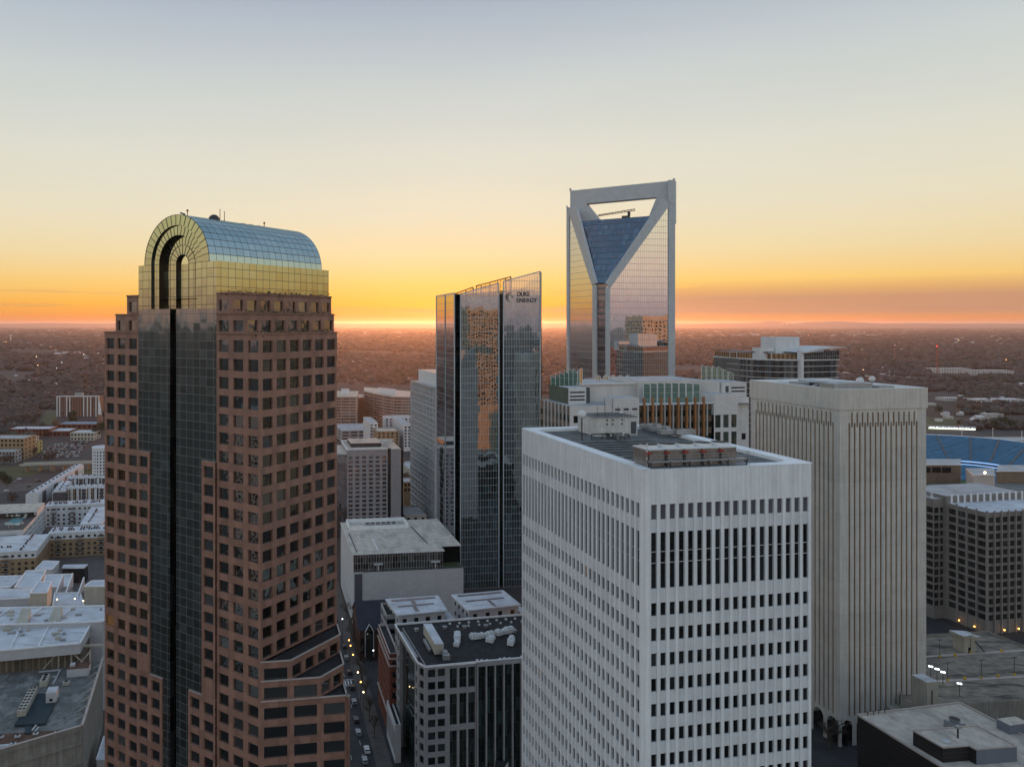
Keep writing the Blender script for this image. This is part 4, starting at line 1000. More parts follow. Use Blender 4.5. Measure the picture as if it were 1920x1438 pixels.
# ------------------------------------------------------------------ stone tower with green glass fins (behind the white tower)
def fin_tower():
    K = V(1068, 255.0); dR = (on_plane(1412, K, GB)[0] - K[0]) / GB[0]; dL = (K[1] - on_plane(1013, K, GA)[1]) / -GA[1]
    t = thing('office_tower', 'pale stone office tower with brown glass bays, orange fins and green glass crown fins', 'office tower', (*K, 0))
    U = lambda px: (on_plane(px, K, GB)[0] - K[0]) / GB[0]
    zT = 123.0; w = wins_for(t); wl = MB(); back = add(add(K, GB, dR), GA, dL)
    P = lambda u, v=0.0: add(add(K, GB, u), GA, v)
    zrow = lambda n, p, h, o: [(zT - o - p * k - h, zT - o - p * k) for k in range(n)]
    # front: stone corner, louvred bay, brown glass bay, stone bay, right end
    facade(wl, P(0), P(U(1110)), 0, zT, [(1.4, 3.0), (6.2, 7.6)], zrow(28, 4.0, 2.4, 3.2), .3, 'stone_panel', w, 'window_glass')
    facade(wl, P(U(1110)), P(U(1148)), 0, zT, [(.8, 2.2), (3.4, 4.8)], zrow(28, 4.0, 2.2, 5), .3, 'stone_panel', w, 'window_glass')
    # projecting louvre block
    facade(wl, P(U(1148), -.8), P(U(1196), -.8), 0, 125.4, centred(U(1196) - U(1148), 3, 2.0), [(121.2, 123.6)] + zrow(26, 4.0, 2.4, 7), .3, 'stone_panel', w, lambda k: 'vent_window' if k == 26 else 'window_glass')
    wl.poly([(*P(U(1148)), 0), (*P(U(1148), -.8), 0), (*P(U(1148), -.8), 125.4), (*P(U(1148)), 125.4)], 'stone_panel')
    wl.prism([P(U(1148), -.799), P(U(1196), -.799), P(U(1196), 6), P(U(1148), 6)], 122, 125.35, 'stone_panel', 'pale_roof')
    uB0, uB1 = U(1196), U(1336)
    for k in range(28):      # bands of brown spandrel and glass
        zz = zT - 2.3 - k * 4.0
        wl.poly([(*P(uB0, .5), zz), (*P(uB1, .5), zz), (*P(uB1, .5), zz + 2.1), (*P(uB0, .5), zz + 2.1)], 'bronze_band')
        w.append(([(*P(uB0, .6), zz - 1.9), (*P(uB1, .6), zz - 1.9), (*P(uB1, .6), zz), (*P(uB0, .6), zz)], 'fin_window'))
    wl.poly([(*P(uB0, .5), zT - .2), (*P(uB1, .5), zT - .2), (*P(uB1, -.3), zT - .2), (*P(uB0, -.3), zT - .2)], 'white_coping')
    wl.bar((*P(uB0, -.2), zT), (*P(uB1, -.2), zT), .5, 'white_coping', .35)
    # right stone block, proud by .8
    facade(wl, P(uB1, -.8), P(U(1381), -.8), 0, 126, centred(U(1381) - uB1, 3, 2.15), [(122.4, 124.7), (114.6, 121.1), (107.0, 113.2), (99, 105.4), (91.4, 97.8)], .35, 'stone_panel', w, lambda k: 'vent_window' if k == 4 else 'fin_window')
    wl.prism([P(uB1, -.799), P(U(1381), -.799), P(U(1381), 9), P(uB1, 9)], 119, 125.95, 'stone_panel', 'pale_roof')
    facade(wl, P(U(1381), 2.2), P(U(1412), 2.2), 0, zT + 1.6, [(3.6, 5.3)], [(118.6, 121.2), (114.2, 116.8), (109.8, 112.4)], .3, 'stone_panel', w, 'window_glass')
    wl.prism([P(U(1381), 2.21), P(U(1412), 2.21), P(U(1412), 14), P(U(1381), 14)], 112, zT + 1.55, 'stone_panel', 'pale_roof')
    # left flank
    zl = zrow(28, 4.0, 2.2, 3.0)
    facade(wl, P(0, dL), P(0, 0), 0, zT, centred(dL, 9, 2.1), zl, .3, 'bronze_band', w, 'fin_window')
    wl.poly([(*P(dR, 2), 0), (*P(dR, dL), 0), (*P(dR, dL), zT), (*P(dR, 2), zT)], 'stone_panel'); wl.poly([(*P(dR, dL), 0), (*P(0, dL), 0), (*P(0, dL), zT), (*P(dR, dL), zT)], 'stone_panel')
    wl.build('wall', t)
    rf = MB(); rf.poly([(*P(0), zT - .3), (*P(dR), zT - .3), (*P(dR, dL), zT - .3), (*P(0, dL), zT - .3)], 'pale_roof'); rf.build('roof', t)
    # orange bronze fins in front of the brown bay, thin white ones between
    for i in range(8):
        px = 1206.5 + i * 15.9; u = U(px); m = MB(); top = 125.2
        m.box(P(u, -.4), GB, .62, .8, 40, top, 'copper_fin'); m.build('copper_fin', t)
        m = MB(); m.box(P(u + 1.36, -.3), GB, .16, .7, 112, zT + .1, 'steel_white'); m.build('white_fin', t)
    for i in range(7):
        m = MB(); m.box(P(-.25, dL * (i + .6) / 8), GA, .16, .5, 100, zT, 'steel_white'); m.build('white_fin', t)
    # upper tier: left box with louvre bands, long wall, right box
    up = MB(); v0 = 9.0
    K2 = P(0, v0); U2 = lambda px: (on_plane(px, K2, GB)[0] - K2[0]) / GB[0]; Q = lambda px, v=0.0: add(add(K2, GB, U2(px)), GA, v)
    Z2 = lambda py: Z(py, K2[1])
    up.prism([Q(1066), Q(1099), Q(1099, 9), Q(1066, 9)], zT - .3, Z2(728), 'stone_panel', 'pale_roof')
    up.prism([Q(1099, 1.5), Q(1110, 1.5), Q(1110, 9), Q(1099, 9)], zT - .3, Z2(728), 'louvre_grey', 'pale_roof')
    up.prism([Q(1110, 5), Q(1207, 5), Q(1207, 30), Q(1110, 30)], zT - .3, Z2(723) - .2, 'upper_wall', 'pale_roof')
    up.prism([Q(1207, 3), Q(1318, 3), Q(1336, -4), Q(1336, 26), Q(1207, 26)], zT - .3, Z2(718.5), 'upper_wall', 'pale_roof')
    up.prism([Q(1338, -5), Q(1382, -5), Q(1382, 9), Q(1338, 9)], zT, Z2(720), 'stone_panel', 'pale_roof')
    for px0, px1, ys, vv in ((1068.5, 1096.5, (735, 742.5, 749), -.06), (1354, 1379, (729, 736), -5.06), ):
        for y_ in ys: up.poly([(*Q(px0, vv), Z2(y_ + 2.6)), (*Q(px1, vv), Z2(y_ + 2.6)), (*Q(px1, vv), Z2(y_)), (*Q(px0, vv), Z2(y_))], 'black_void')
    up.poly([(*Q(1343, -5.06), Z2(739)), (*Q(1349, -5.06), Z2(739)), (*Q(1349, -5.06), Z2(727)), (*Q(1343, -5.06), Z2(727))], 'louvre_grey')
    # green gridded flank of the tier
    up.poly([(*add(Q(1066), GB, -.1), zT - .3), (*add(Q(1066), GB, -.1), Z2(728)), (*add(Q(1066, 15.5), GB, -.1), Z2(728)), (*add(Q(1066, 15.5), GB, -.1), zT - .3)], 'green_grid')
    up.bar((*Q(1100, 4.6), Z2(723)), (*Q(1205, 4.6), Z2(723)), .5, 'steel_white', .6)
    up.build('upper_wall', t)
    # green glass fins: upright panes with slanted tops
    def fin(px, v, ybot, ytop, wd, slant=1.2, mat='green_fin'):
        a = on_plane(px, P(0, v0 + v), GB); zb_, zt_ = Z(ybot, a[1]), Z(ytop, a[1]); m = MB(); b = add(a, GB, wd)
        pts = [(*a, zb_), (*b, zb_), (*b, zt_ - slant), (*a, zt_)]
        k = [(p[0] + GA[0] * .12, p[1] + GA[1] * .12, p[2]) for p in pts]
        m.poly(pts, mat); m.poly(k[::-1], mat)
        for i in range(4): m.bar(pts[i], pts[(i + 1) % 4], .16, 'steel_white')
        m.build('glass_fin', t)
    for i in range(8): fin(1206.5 + i * 13.4, -2.0 + (0 if 0 < i < 7 else .5), 764, 717.5 + abs(i - 3.5) ** 2 * .12, 2.4, .3)
    for i in range(7): fin(1033 + i * 8.3, 22 - i * 2.0, 728, 703 - [0, 3, 6, 9, 12, 11, 9][i], 1.75, 1.4)
    fin(1087.5, 6, 726, 691, .9, .0, 'sunlit_fin')
    for i in range(6): fin(1315 + i * 10.3, 16, 719, 684.5 + [0, 1, 2, 3, 8, 12][i], 1.85, .9)
    for i in range(5):
        fin(1117 + i * 14, 24, 721, 708, .7, -1.0, 'sunlit_fin'); fin(1122.5 + i * 14, 24, 721, 703.5, .75, .6, 'sunlit_fin')
    for i in range(3): fin(1190 + i * 9, 24, 721, 706, .8, .8)
fin_tower()

# ------------------------------------------------------------------ dark balcony apartment tower with the wing roof
def balcony_tower():
    pts = [(1366, 458), (1388, 446), (1412, 436), (1453, 428), (1503, 424), (1573, 432)]
    pl = [V(*p) for p in pts]; t = thing('apartment_tower', 'dark glass apartment tower with white balcony slabs and a white wing shaped roof', 'apartment tower', (*pl[3], 0))
    zt = Z(676, 428); back = [add(pl[-1], GA, 24), add(pl[0], GA, 14)]
    full = pl + back
    w = wins_for(t); wl = MB(); wl.prism([add(p, GA, 1.2) for p in pl] + back, 0, zt, 'balcony_wall', 'pale_roof'); wl.build('wall', t)
    ns = 34
    for k in range(1, ns):
        z = zt - 3.25 * k
        m = MB(); m.prism([add(p, GA, -.2) for p in pl] + [add(p, GA, 1.5) for p in pl[::-1]], z, z + .26, 'slab_white', bottom=True)
        if k < 13: m.build('balcony_slab', t)
        # glazing bays and railings between slabs
        for a, b in zip(pl[:-1], pl[1:]):
            L = math.hypot(b[0] - a[0], b[1] - a[1]); d = nrm((b[0] - a[0], b[1] - a[1])); nb = max(2, int(L / 3.2))
            for i in range(nb):
                u0, u1 = L * i / nb + .15, L * (i + 1) / nb - .15
                rr_ = random.Random(hash((round(a[0]), i)) % 997).random()
                if rr_ < .55: off = .05      # flush glass bay
                else: off = 1.15
                if rr_ > .85: u1 = u0 + (u1 - u0) * .6
                p0, p1 = add(add(a, d, u0), GA, off), add(add(a, d, u1), GA, off)
                if k < 26: w.append(([(*p0, z + .36), (*p1, z + .36), (*p1, z + 3.2), (*p0, z + 3.2)], 'apt_glass'))
    # top slab, terrace, penthouse, pylon and wing roof
    m = MB(); m.prism([add(p, GA, -.4) for p in pl] + [add(p, GA, .6) for p in back], zt, zt + .7, 'slab_white', 'pale_roof', True); m.build('top_slab', t)
    m = MB(); m.prism([add(p, GA, 4) for p in pl[:5]] + [add(p, GA, -1) for p in (back[0], back[1])], zt + .7, zt + 3.7, 'warm_lobby', 'pale_roof')
    m.build('penthouse_wall', t)
    m = MB(); m.prism([add(p, GA, .5) for p in pl[:4]] + [add(pl[3], GA, 12), add(pl[0], GA, 10)], zt + 4.2, zt + 4.7, 'steel_dark', 'pale_roof', True); m.build('canopy', t)
    m = MB()
    for i in range(7): p = add(V(1370 + i * 13, 452 - i * 4), GA, .8); m.bar((*p, zt + .7), (*p, zt + 4.2), .25, 'steel_white')
    m.build('post', t)['kind'] = 'stuff'
    c = V(1479, 436); m = MB(); m.rect(V(1454, 436), GB, 15.4, 12, zt, Z(632, 436), 'slab_white', 'pale_roof'); m.build('plant_room', t)
    m = MB(); m.rect(V(1424, 432), GB, 9, 6, zt, Z(652, 434), 'slab_white', 'pale_roof'); m.build('plant_room', t)
    m = MB(); m.rect(V(1502, 423), GB, 1.7, 3, 0, Z(656, 424), 'slab_white'); m.build('pylon', t)
    m = MB(); a, b = V(1506, 424), V(1573, 431); za, zb_ = Z(664, 424), Z(655, 431)
    m.poly([(*a, zt + .7), (*b, zt + .7), (*b, zb_), (*a, za)], 'apt_wall_glass'); m.poly([(*b, zt + .7), (*add(b, GA, 20), zt + .7), (*add(b, GA, 20), zb_), (*b, zb_)], 'apt_wall_glass'); m.build('glass_wall', t)
    m = MB(); e = V(1583, 430); h0 = V(1504, 423)
    for (p, q, z0_, z1_) in ((h0, e, Z(662, 424), Z(651.5, 431)),):
        for dz in (0, .8):
            pass
        n = 8; prev = None
        for i in range(n + 1):
            s = i / n; c1 = (p[0] + (q[0] - p[0]) * s, p[1] + (q[1] - p[1]) * s); zz = z0_ + (z1_ - z0_) * math.sin(s * math.pi / 2) ; th_ = .9 * math.sin(math.pi * (s * .9 + .08)) + .15
            cur = (c1, zz, th_)
            if prev:
                (c0, zp_, t0) = prev
                f0, f1 = add(c0, GA, -1.5), add(c1, GA, -1.5); b0, b1 = add(c0, GA, 20), add(c1, GA, 20)
                m.poly([(*f0, zp_), (*f1, zz), (*f1, zz + th_), (*f0, zp_ + t0)], 'slab_white'); m.poly([(*f0, zp_ + t0), (*f1, zz + th_), (*b1, zz + th_), (*b0, zp_ + t0)], 'slab_white')
                m.poly([(*f0, zp_), (*b0, zp_), (*b1, zz), (*f1, zz)], 'slab_white')
            prev = cur
    m.build('wing_roof', t)
balcony_tower()
# ------------------------------------------------------------------ museum like white hall with glass top storey
def museum():
    K = (on_plane(662.8, (0, 385), (1, 0))[0], 385.0); ga, gb = GA2, GB2
    L = 55.6; Dp = 62.0; zb, zt = 27.2, 36.0
    t = thing('museum_hall', 'white panelled hall with a glass top storey, roof terrace and pale flat roof', 'hall', (*K, 0))
    P = lambda u, v: add(add(K, gb, u), ga, v)
    m = MB(); w = wins_for(t)
    facade(m, P(0, Dp), P(0, 0), 0, zt, [(Dp - 6 - 6.5 * i, Dp - 4.6 - 6.5 * i) for i in range(8)][::-1], [(3, 9)], .4, 'white_stone', w, 'window_glass')
    facade(m, P(0, 0), P(5, 0), 0, zb, [(.6, 4.4)], [(2, zb - 1)], .25, 'white_stone', w, 'vent_window')
    facade(m, P(5, -1.0), P(L, -1.0), 0, zb, [(4 + 7 * i, 6.5 + 7 * i) for i in range(7)], [(1, 4)], .4, 'white_stone', w, 'window_glass')
    m.poly([(*P(5, 0), 0), (*P(5, -1.0), 0), (*P(5, -1.0), zb), (*P(5, 0), zb)], 'white_stone'); m.poly([(*P(5, -1), zb), (*P(L, -1), zb), (*P(L, 12), zb), (*P(0, 12), zb), (*P(0, 0), zb), (*P(5, 0), zb)], 'paving')
    m.poly([(*P(L, -1), 0), (*P(L, Dp), 0), (*P(L, Dp), zb), (*P(L, -1), zb)], 'white_stone'); m.poly([(*P(L, Dp), 0), (*P(0, Dp), 0), (*P(0, Dp), zt), (*P(L, Dp), zt)], 'white_stone')
    m.build('wall', t)
    g = MB(); U = 45.5
    g.poly([(*P(.3, 1.2), zb), (*P(U, 1.2), zb), (*P(U, 1.2), zt - .3), (*P(.3, 1.2), zt - .3)], 'hall_glass'); g.poly([(*P(U, 1.2), zb), (*P(U, 9), zb), (*P(U, 9), zt - .3), (*P(U, 1.2), zt - .3)], 'hall_glass')
    g.poly([(*P(U, 9), zb), (*P(L, 9), zb), (*P(L, 9), zt - .3), (*P(U, 9), zt - .3)], 'dark_glass'); g.poly([(*P(L, 9), zb), (*P(L, Dp), zb), (*P(L, Dp), zt), (*P(L, 9), zt)], 'dark_glass')
    g.build('glass_storey', t)
    r = MB(); r.prism([P(-.3, -.3), P(U + .5, -.3), P(U + .5, 8), P(L + 1, 8), P(L + 1, Dp), P(-.3, Dp)], zt - .3, zt + .25, 'white_coping', 'cream_roof', True); r.build('roof', t)
    r = MB(); r.bar((*P(2, 3), zt + .35), (*P(2, 38), zt + .35), .5, 'steel_dark', .2); r.bar((*P(40, 13), zt + .35), (*P(38, 46), zt + .35), .6, 'steel_dark', .2); r.bar((*P(13, 4), zt + .35), (*P(13, 26), zt + .35), .4, 'white_coping', .3); r.build('roof_gutter', t)
    # sunk plant court at the back
    r = MB()
    for a, b, c, d_ in ((3, 44, 36, 44), (36, 44, 36, 60), (3, 60, 36, 60), (3, 44, 3, 60)): r.bar((*P(a, b), zt + 1.3), (*P(c, d_), zt + 1.3), .4, 'white_coping', 2.2)
    r.build('parapet', t)
    r = MB()
    for i in range(6): r.cyl(P(14 + i * 3, 52), 1.2, zt + .2, zt + 1.9, 'steel_grey', 12, mt='black_void')
    r.build('plant_fan', t)['kind'] = 'stuff'
    g = MB(); g.poly([(*P(U + 1, .8), zb + .05), (*P(L - 1, .8), zb + .05), (*P(L - 1, 8.5), zb + .05), (*P(U + 1, 8.5), zb + .05)], 'grass'); g.build('terrace_lawn', t)
    g = MB(); g.bar((*P(5, -.8), zb + 1), (*P(L, -.8), zb + 1), .1, 'green_fin', .08)
    for i in range(40): g.bar((*P(5 + i * 1.29, -.8), zb), (*P(5 + i * 1.29, -.8), zb + 1), .07, 'steel_grey')
    g.bar((*P(L, -.8), zb + 1), (*P(L, 8), zb + 1), .1, 'green_fin'); g.build('railing', t)
    for i, u in enumerate((12.5, 41.5)):
        g = MB(); g.box(P(u, 2.6 - 2.2), gb, 4.5, 1.8, zb + 3.2, zb + 3.5, 'steel_white'); g.bar((*P(u, .4), zb), (*P(u, .4), zb + 3.2), .6, 'steel_white'); g.build('entrance_canopy', t)
museum()

# ------------------------------------------------------------------ two buildings with solar panels on their roofs
def solar_roofs():
    for i, (z, cor, lb) in enumerate(((36.0, [(745, 1153), (839, 1143.7), (821.5, 1115.5), (722.3, 1122.8)], 'low white building whose flat roof carries a T of solar panels, nearer the street'),
                                      (36.0, [(876.8, 1143.7), (977, 1133), (943.6, 1106), (845.5, 1114.5)], 'low white building with crossed rows of solar panels, right of its twin'))):
        q = [G(*c, z) for c in cor]; t = thing('low_building', lb, 'building', (*q[0], 0), 'white buildings with solar roofs')
        ins = lambda k: [tuple(np.array(p) * (1 - k) + np.mean(np.array(q), axis=0) * k) for p in q]
        m = MB(); w = wins_for(t); qi = ins(.07)
        for a, b in zip(qi, qi[1:] + qi[:1]):
            L = math.hypot(b[0] - a[0], b[1] - a[1]); facade(m, a, b, 0, z - .4, centred(L, 4, 1.8), [(z - 3.8, z - 2.0), (z - 8, z - 6)], .25, 'white_stone', w, 'window_glass')
        m.build('wall', t)
        m = MB(); m.prism(q, z - .4, z, 'white_coping', 'white_roof', True); m.build('roof', t)
        bl = lambda u, v: tuple((np.array(q[0]) * (1 - u) + np.array(q[1]) * u) * (1 - v) + (np.array(q[3]) * (1 - u) + np.array(q[2]) * u) * v)
        def panel(u0, u1, v0, v1):
            n = max(1, int(round((u1 - u0) * 22))); k = max(1, int(round((v1 - v0) * 10)))
            for a in range(n):
                for b in range(k):
                    x0, x1 = u0 + (u1 - u0) * (a + .08) / n, u0 + (u1 - u0) * (a + .92) / n; y0, y1 = v0 + (v1 - v0) * (b + .1) / k, v0 + (v1 - v0) * (b + .9) / k
                    m = MB(); c = [bl(x0, y0), bl(x1, y0), bl(x1, y1), bl(x0, y1)]
                    m.prism(c, z + .12, z + .2, 'solar_panel', bottom=True); m.build('solar_panel', t)
        if i == 0:
            panel(.08, .92, .78, .92); panel(.12, .82, .42, .52); panel(.38, .46, .08, .40); panel(.42, .50, .54, .76)
        else:
            panel(.08, .92, .80, .92); panel(.12, .85, .45, .54); panel(.50, .56, .05, .43)
        m = MB(); c = bl(1.02, .5); m.rect(add(q[1], GB, .2), GB, 3, 9, 20, z - 4, 'steel_grey', 'white_roof'); m.build('side_wing', t)
solar_roofs()

# ------------------------------------------------------------------ grey stone office with the dark plant roof
def grey_office():
    K = V(789.3, 247.0); zt = 41.0; LL = 36.5; LR = 66.0; ga, gb = GA, GB
    t = thing('office_building', 'grey stone office block with dark flat roof, beside the narrow street', 'office building', (*K, 0))
    P = lambda u, v: add(add(K, gb, u), ga, v); m = MB(); w = wins_for(t)
    zs = [(zt - 3.7 - 4.0 * k, zt - 1.2 - 4.0 * k) for k in range(10)]; zs = [z for z in zs if z[0] > 1]
    # left flank: stone, dark glass recess, stone
    facade(m, P(0, LL), P(0, 29.5), 0, zt, [(.6, 2.5), (4.2, 6.1)], zs, .35, 'grey_stone', w, 'dark_glass')
    m.poly([(*P(1.2, 29.5), 0), (*P(1.2, 8), 0), (*P(1.2, 8), zt - 2), (*P(1.2, 29.5), zt - 2)], 'office_curtain')
    m.poly([(*P(0, 29.5), 0), (*P(1.2, 29.5), 0), (*P(1.2, 29.5), zt), (*P(0, 29.5), zt)], 'grey_stone'); m.poly([(*P(1.2, 8), 0), (*P(0, 8), 0), (*P(0, 8), zt), (*P(1.2, 8), zt)], 'grey_stone')
    m.rect(P(0, 8), ga, 21.5, -1.2, zt - 2, zt, 'grey_stone')
    facade(m, P(0, 8), P(0, 4), 0, zt, [(1.2, 2.9)], zs, .35, 'grey_stone', w, 'dark_glass')
    # chamfered corner
    facade(m, P(0, 4), P(1.6, .6), 0, zt, [(.9, 2.9)], zs, .35, 'grey_stone', w, 'dark_glass')
    facade(m, P(1.6, .6), P(9.0, .6), 0, zt, [(.9, 3.3), (4.1, 6.5)], zs, .4, 'grey_stone', w, 'dark_glass')
    z3 = [(zt - 7.9, zt - 1.4), (zt - 19.6, zt - 9.6), (1, zt - 21.4)]
    facade(m, P(9.0, .6), P(18.6, .6), 0, zt, [(.7, 3.1), (3.9, 6.3), (6.9, 9.2)], z3, .5, 'grey_stone', w, 'office_glass')
    m.poly([(*P(18.6, 1.0), 0), (*P(LR, 1.0), 0), (*P(LR, 1.0), zt - 1.5), (*P(18.6, 1.0), zt - 1.5)], 'office_curtain')
    for i in range(16): m.box(P(18.9 + 3.0 * i, .55), gb, .45, 1.0, 0, zt - 1.4, 'grey_stone')
    m.rect(P(18.6, .2), gb, LR - 18.6, 1.2, zt - 1.5, zt, 'grey_stone')
    m.poly([(*P(LR, 0), 0), (*P(LR, LL), 0), (*P(LR, LL), zt), (*P(LR, 0), zt)], 'grey_stone'); m.poly([(*P(LR, LL), 0), (*P(0, LL), 0), (*P(0, LL), zt), (*P(LR, LL), zt)], 'grey_stone')
    m.build('wall', t)
    r = MB(); pl = [P(0, LL), P(0, 4), P(1.6, .6), P(LR, .6), P(LR, LL)]; r.poly([(*p, zt - .7) for p in pl], 'dark_roof')
    for a, b in zip(pl, pl[1:] + pl[:1]): r.bar((*a, zt - .15), (*b, zt - .15), .35, 'white_coping', .6)
    r.build('roof', t)
    z = zt - .7
    # plant: a long truck like container, wrapped units
    def at(px, py): return G(px, py, z)
    c = at(814, 1217); tt = thing('plant_container', 'long white box shaped plant room with a grey cab on the dark roof', 'plant room', (*c, z))
    m = MB(); a0, a1 = at(832, 1229), at(813, 1196); d_ = nrm((a1[0] - a0[0], a1[1] - a0[1])); L = math.hypot(a1[0] - a0[0], a1[1] - a0[1])
    m.rect(a0, d_, L + 3, 3.0, z + .6, z + 4.0, 'cream_wall', 'white_roof'); m.build('box', tt)
    m = MB(); m.box(add(a0, d_, -1.6), d_, 2.4, 1.6, z + .3, z + 2.2, 'steel_grey'); m.box(add(a0, d_, -3.4), d_, 2.0, 2.2, z + .2, z + 1.9, 'steel_grey'); m.build('fan_box', tt)
    m = MB(); m.box(add(add(a0, d_, L / 2), (-d_[1], d_[0]), 4.0), d_, L * .6, .9, z + .4, z + 1.2, 'steel_grey'); m.build('duct', tt)
    def wrapped(px, py, px2, py2, n, lb):
        p, q = at(px, py), at(px2, py2); tt = thing('wrapped_unit', lb, 'rooftop unit', (*p, z)); m = MB(); d_ = nrm((q[0] - p[0], q[1] - p[1])); L = math.hypot(q[0] - p[0], q[1] - p[1])
        r_ = random.Random(int(px))
        for i in range(n):
            c = add(p, d_, L * (i + .5) / n); w_ = L / n * 1.15; h = r_.uniform(1.2, 1.9)
            m.box(c, (d_[0] + r_.uniform(-.15, .15), d_[1] + r_.uniform(-.15, .15)), w_ * .9, r_.uniform(1.8, 2.6), z + .3, z + .3 + h * .7, 'wrap_white'); m.box(c, d_, w_ * .6, 1.3, z + .3 + h * .7, z + .3 + h, 'wrap_white')
        m.build('wrapped_casing', tt)
        m = MB(); m.box(add(p, d_, L / 2), d_, L, 1.4, z, z + .3, 'steel_dark'); m.build('frame', tt)
    wrapped(856, 1214, 858, 1190, 3, 'white wrapped air unit standing alone in the middle of the dark roof')
    wrapped(882, 1199, 925, 1193, 7, 'long row of white wrapped ducts on the dark roof'); wrapped(930, 1192, 962, 1184, 4, 'white wrapped ducts stepping back near the white tower')
    wrapped(917, 1206, 924, 1198, 2, 'short white wrapped unit below the long duct row'); wrapped(957, 1212, 960, 1200, 3, 'white box unit with a wrapped hood beside the white tower')
    for i, (px, py) in enumerate(((781, 1183), (834, 1179), (871, 1178), (911, 1176), (965, 1186))):
        c = at(px, py); tt = thing('roof_vent', ('small brown vent hood nearest the street on the dark roof', 'small vent hood behind the plant container', 'small grey vent hood, middle one of the back row', 'small vent hood with a white cap in the back row', 'grey vent with pipes beside the white tower')[i], 'vent', (*c, z), 'vents on the dark roof')
        m = MB(); m.box(c, GB, 1.1, 1.1, z, z + .7, 'cream_wall' if i == 0 else 'steel_grey'); m.build('base', tt); m = MB(); m.box(c, GB, 1.5, 1.4, z + .7, z + 1.0, 'steel_grey'); m.build('cap', tt)
    m = MB()
    for k in range(26): p = add(P(2.2, 2), ga, k * 1.25); m.box(p, GB, .35, .35, z, z + .22, 'steel_white')
    for k in range(9): p = add(P(20, 34), gb, k * 3.6); m.box(p, GB, .7, .7, z, z + .5, 'steel_white'); 
    for k in range(8): p = add(P(22, 31), gb, k * 4.1); m.box(p, GB, .6, .6, z, z + .5, 'steel_white')
    for k in range(10): p = add(P(19 + random.uniform(0, 1), 2.0 + random.uniform(-.5, .8)), gb, k * 1.9); m.box(p, GB, .8, .6, z, z + .45, 'steel_white')
    m.build('roof_block', t)['kind'] = 'stuff'
grey_office()

# ------------------------------------------------------------------ church, brick building and the small white shop by the street
def church():
    K = G(674, 1180, 14.0); gb, ga = GB2, GA2; R_ = G(735, 1178, 14.0); L = R_[0] - K[0]; Dp = 26.0; zr, ze = 22.0, 14.0
    t = thing('church', 'dark brick church with a broad slate roof and two small pale edged gables', 'church', (*K, 0)); P = lambda u, v: add(add(K, gb, u), ga, v)
    m = MB(); w = wins_for(t)
    facade(m, P(0, Dp), P(0, 0), 0, ze, [(Dp * (i + .3) / 5, Dp * (i + .7) / 5) for i in range(5)], [(3, 11)], .4, 'dark_brick', w, 'dark_glass'); facade(m, P(0, 0), P(L, 0), 0, ze, [(.8, 2.2), (L - 2.2, L - .8)], [(3, 10)], .5, 'dark_brick', w, 'dark_glass')
    m.poly([(*P(L, 0), 0), (*P(L, Dp), 0), (*P(L, Dp), ze), (*P(L, 0), ze)], 'dark_brick'); m.poly([(*P(L, Dp), 0), (*P(0, Dp), 0), (*P(0, Dp), ze), (*P(L, Dp), ze)], 'dark_brick')
    for u in (0, L): m.poly([(*P(u, 0), ze), (*P(u, Dp), ze), (*P(u, Dp / 2), zr)], 'dark_brick')
    m.build('wall', t)
    r = MB()
    for v in (-.5, Dp + .5): r.poly([(*P(-.6, v), ze - .3), (*P(L + .6, v), ze - .3), (*P(L + .6, Dp / 2), zr + .2), (*P(-.6, Dp / 2), zr + .2)], 'slate')
    r.build('roof', t)
    for u in (L * .3, L * .72):
        g = MB(); h = 1.9; g.poly([(*P(u - h, -.8), 0), (*P(u + h, -.8), 0), (*P(u + h, -.8), 13.2), (*P(u, -.8), 16.4), (*P(u - h, -.8), 13.2)], 'dark_glass')
        for s_ in (-1, 1):
            g.bar((*P(u + s_ * h, -.9), 13.2), (*P(u, -.9), 16.5), .28, 'white_coping'); g.bar((*P(u + s_ * h, -.9), 2), (*P(u + s_ * h, -.9), 13.2), .2, 'white_coping')
            g.poly([(*P(u + s_ * (h + .1), -.95), 13.1), (*P(u, -.95), 16.5), (*P(u, 4), 16.5), (*P(u + s_ * (h + .1), 4), 13.1)], 'slate')
        g.build('gable', t)
church()
def street_blocks():
    K = G(743, 1318, 0); K = (G(741, 1306, 4)[0], 300.0)
    t = thing('brick_building', 'red brick building with pale stone cornices between the church and the grey office', 'building', (*V(730.6, 281), 0))
    block(t, V(730.6, 281), 28, 3.4, 0, 31, 'red_brick', left=(8, 1.5, 7, 3.8, 2.2, 2.8), right=(1, 1.4, 7, 3.8, 2.2, 2.8), ga=GA2, gb=GB2, coping='granite_trim', roof='dark_roof')
    for z in (29.2, 26.6, 8.0):
        m = MB(); m.bar((*add(V(730.6, 281), GB2, -.1), z), (*add(add(V(730.6, 281), GB2, -.1), GA2, 28), z), .5, 'granite_trim', .5); m.bar((*V(730.6, 280.8), z), (*add(V(730.6, 280.8), GB2, 3.4), z), .5, 'granite_trim', .5); m.build('cornice', t)
    t = thing('office_building', 'narrow dark office with pale horizontal bands and roof garden, behind the brick building', 'office building', (*V(724, 310), 0))
    block(t, V(724, 310), 14, 4.2, 0, 34, 'grey_stone', left=(2, 6.0, 8, 4.0, 2.0, 1.6), right=(1, 3.6, 8, 4.0, 2.0, 1.6), ga=GA2, gb=GB2, coping='cream_wall', roof='dark_roof', wm='dark_glass')
    t = thing('shop_building', 'low pale blue building with tall white fins along the street', 'building', (*V(741, 266), 0))
    block(t, V(741, 266), 18, 2.0, 0, 13, 'white_stone', left=(7, 2.0, 1, 9, 8.5, 2.5), right=None, ga=GA2, gb=GB2, roof='dark_roof')
street_blocks()
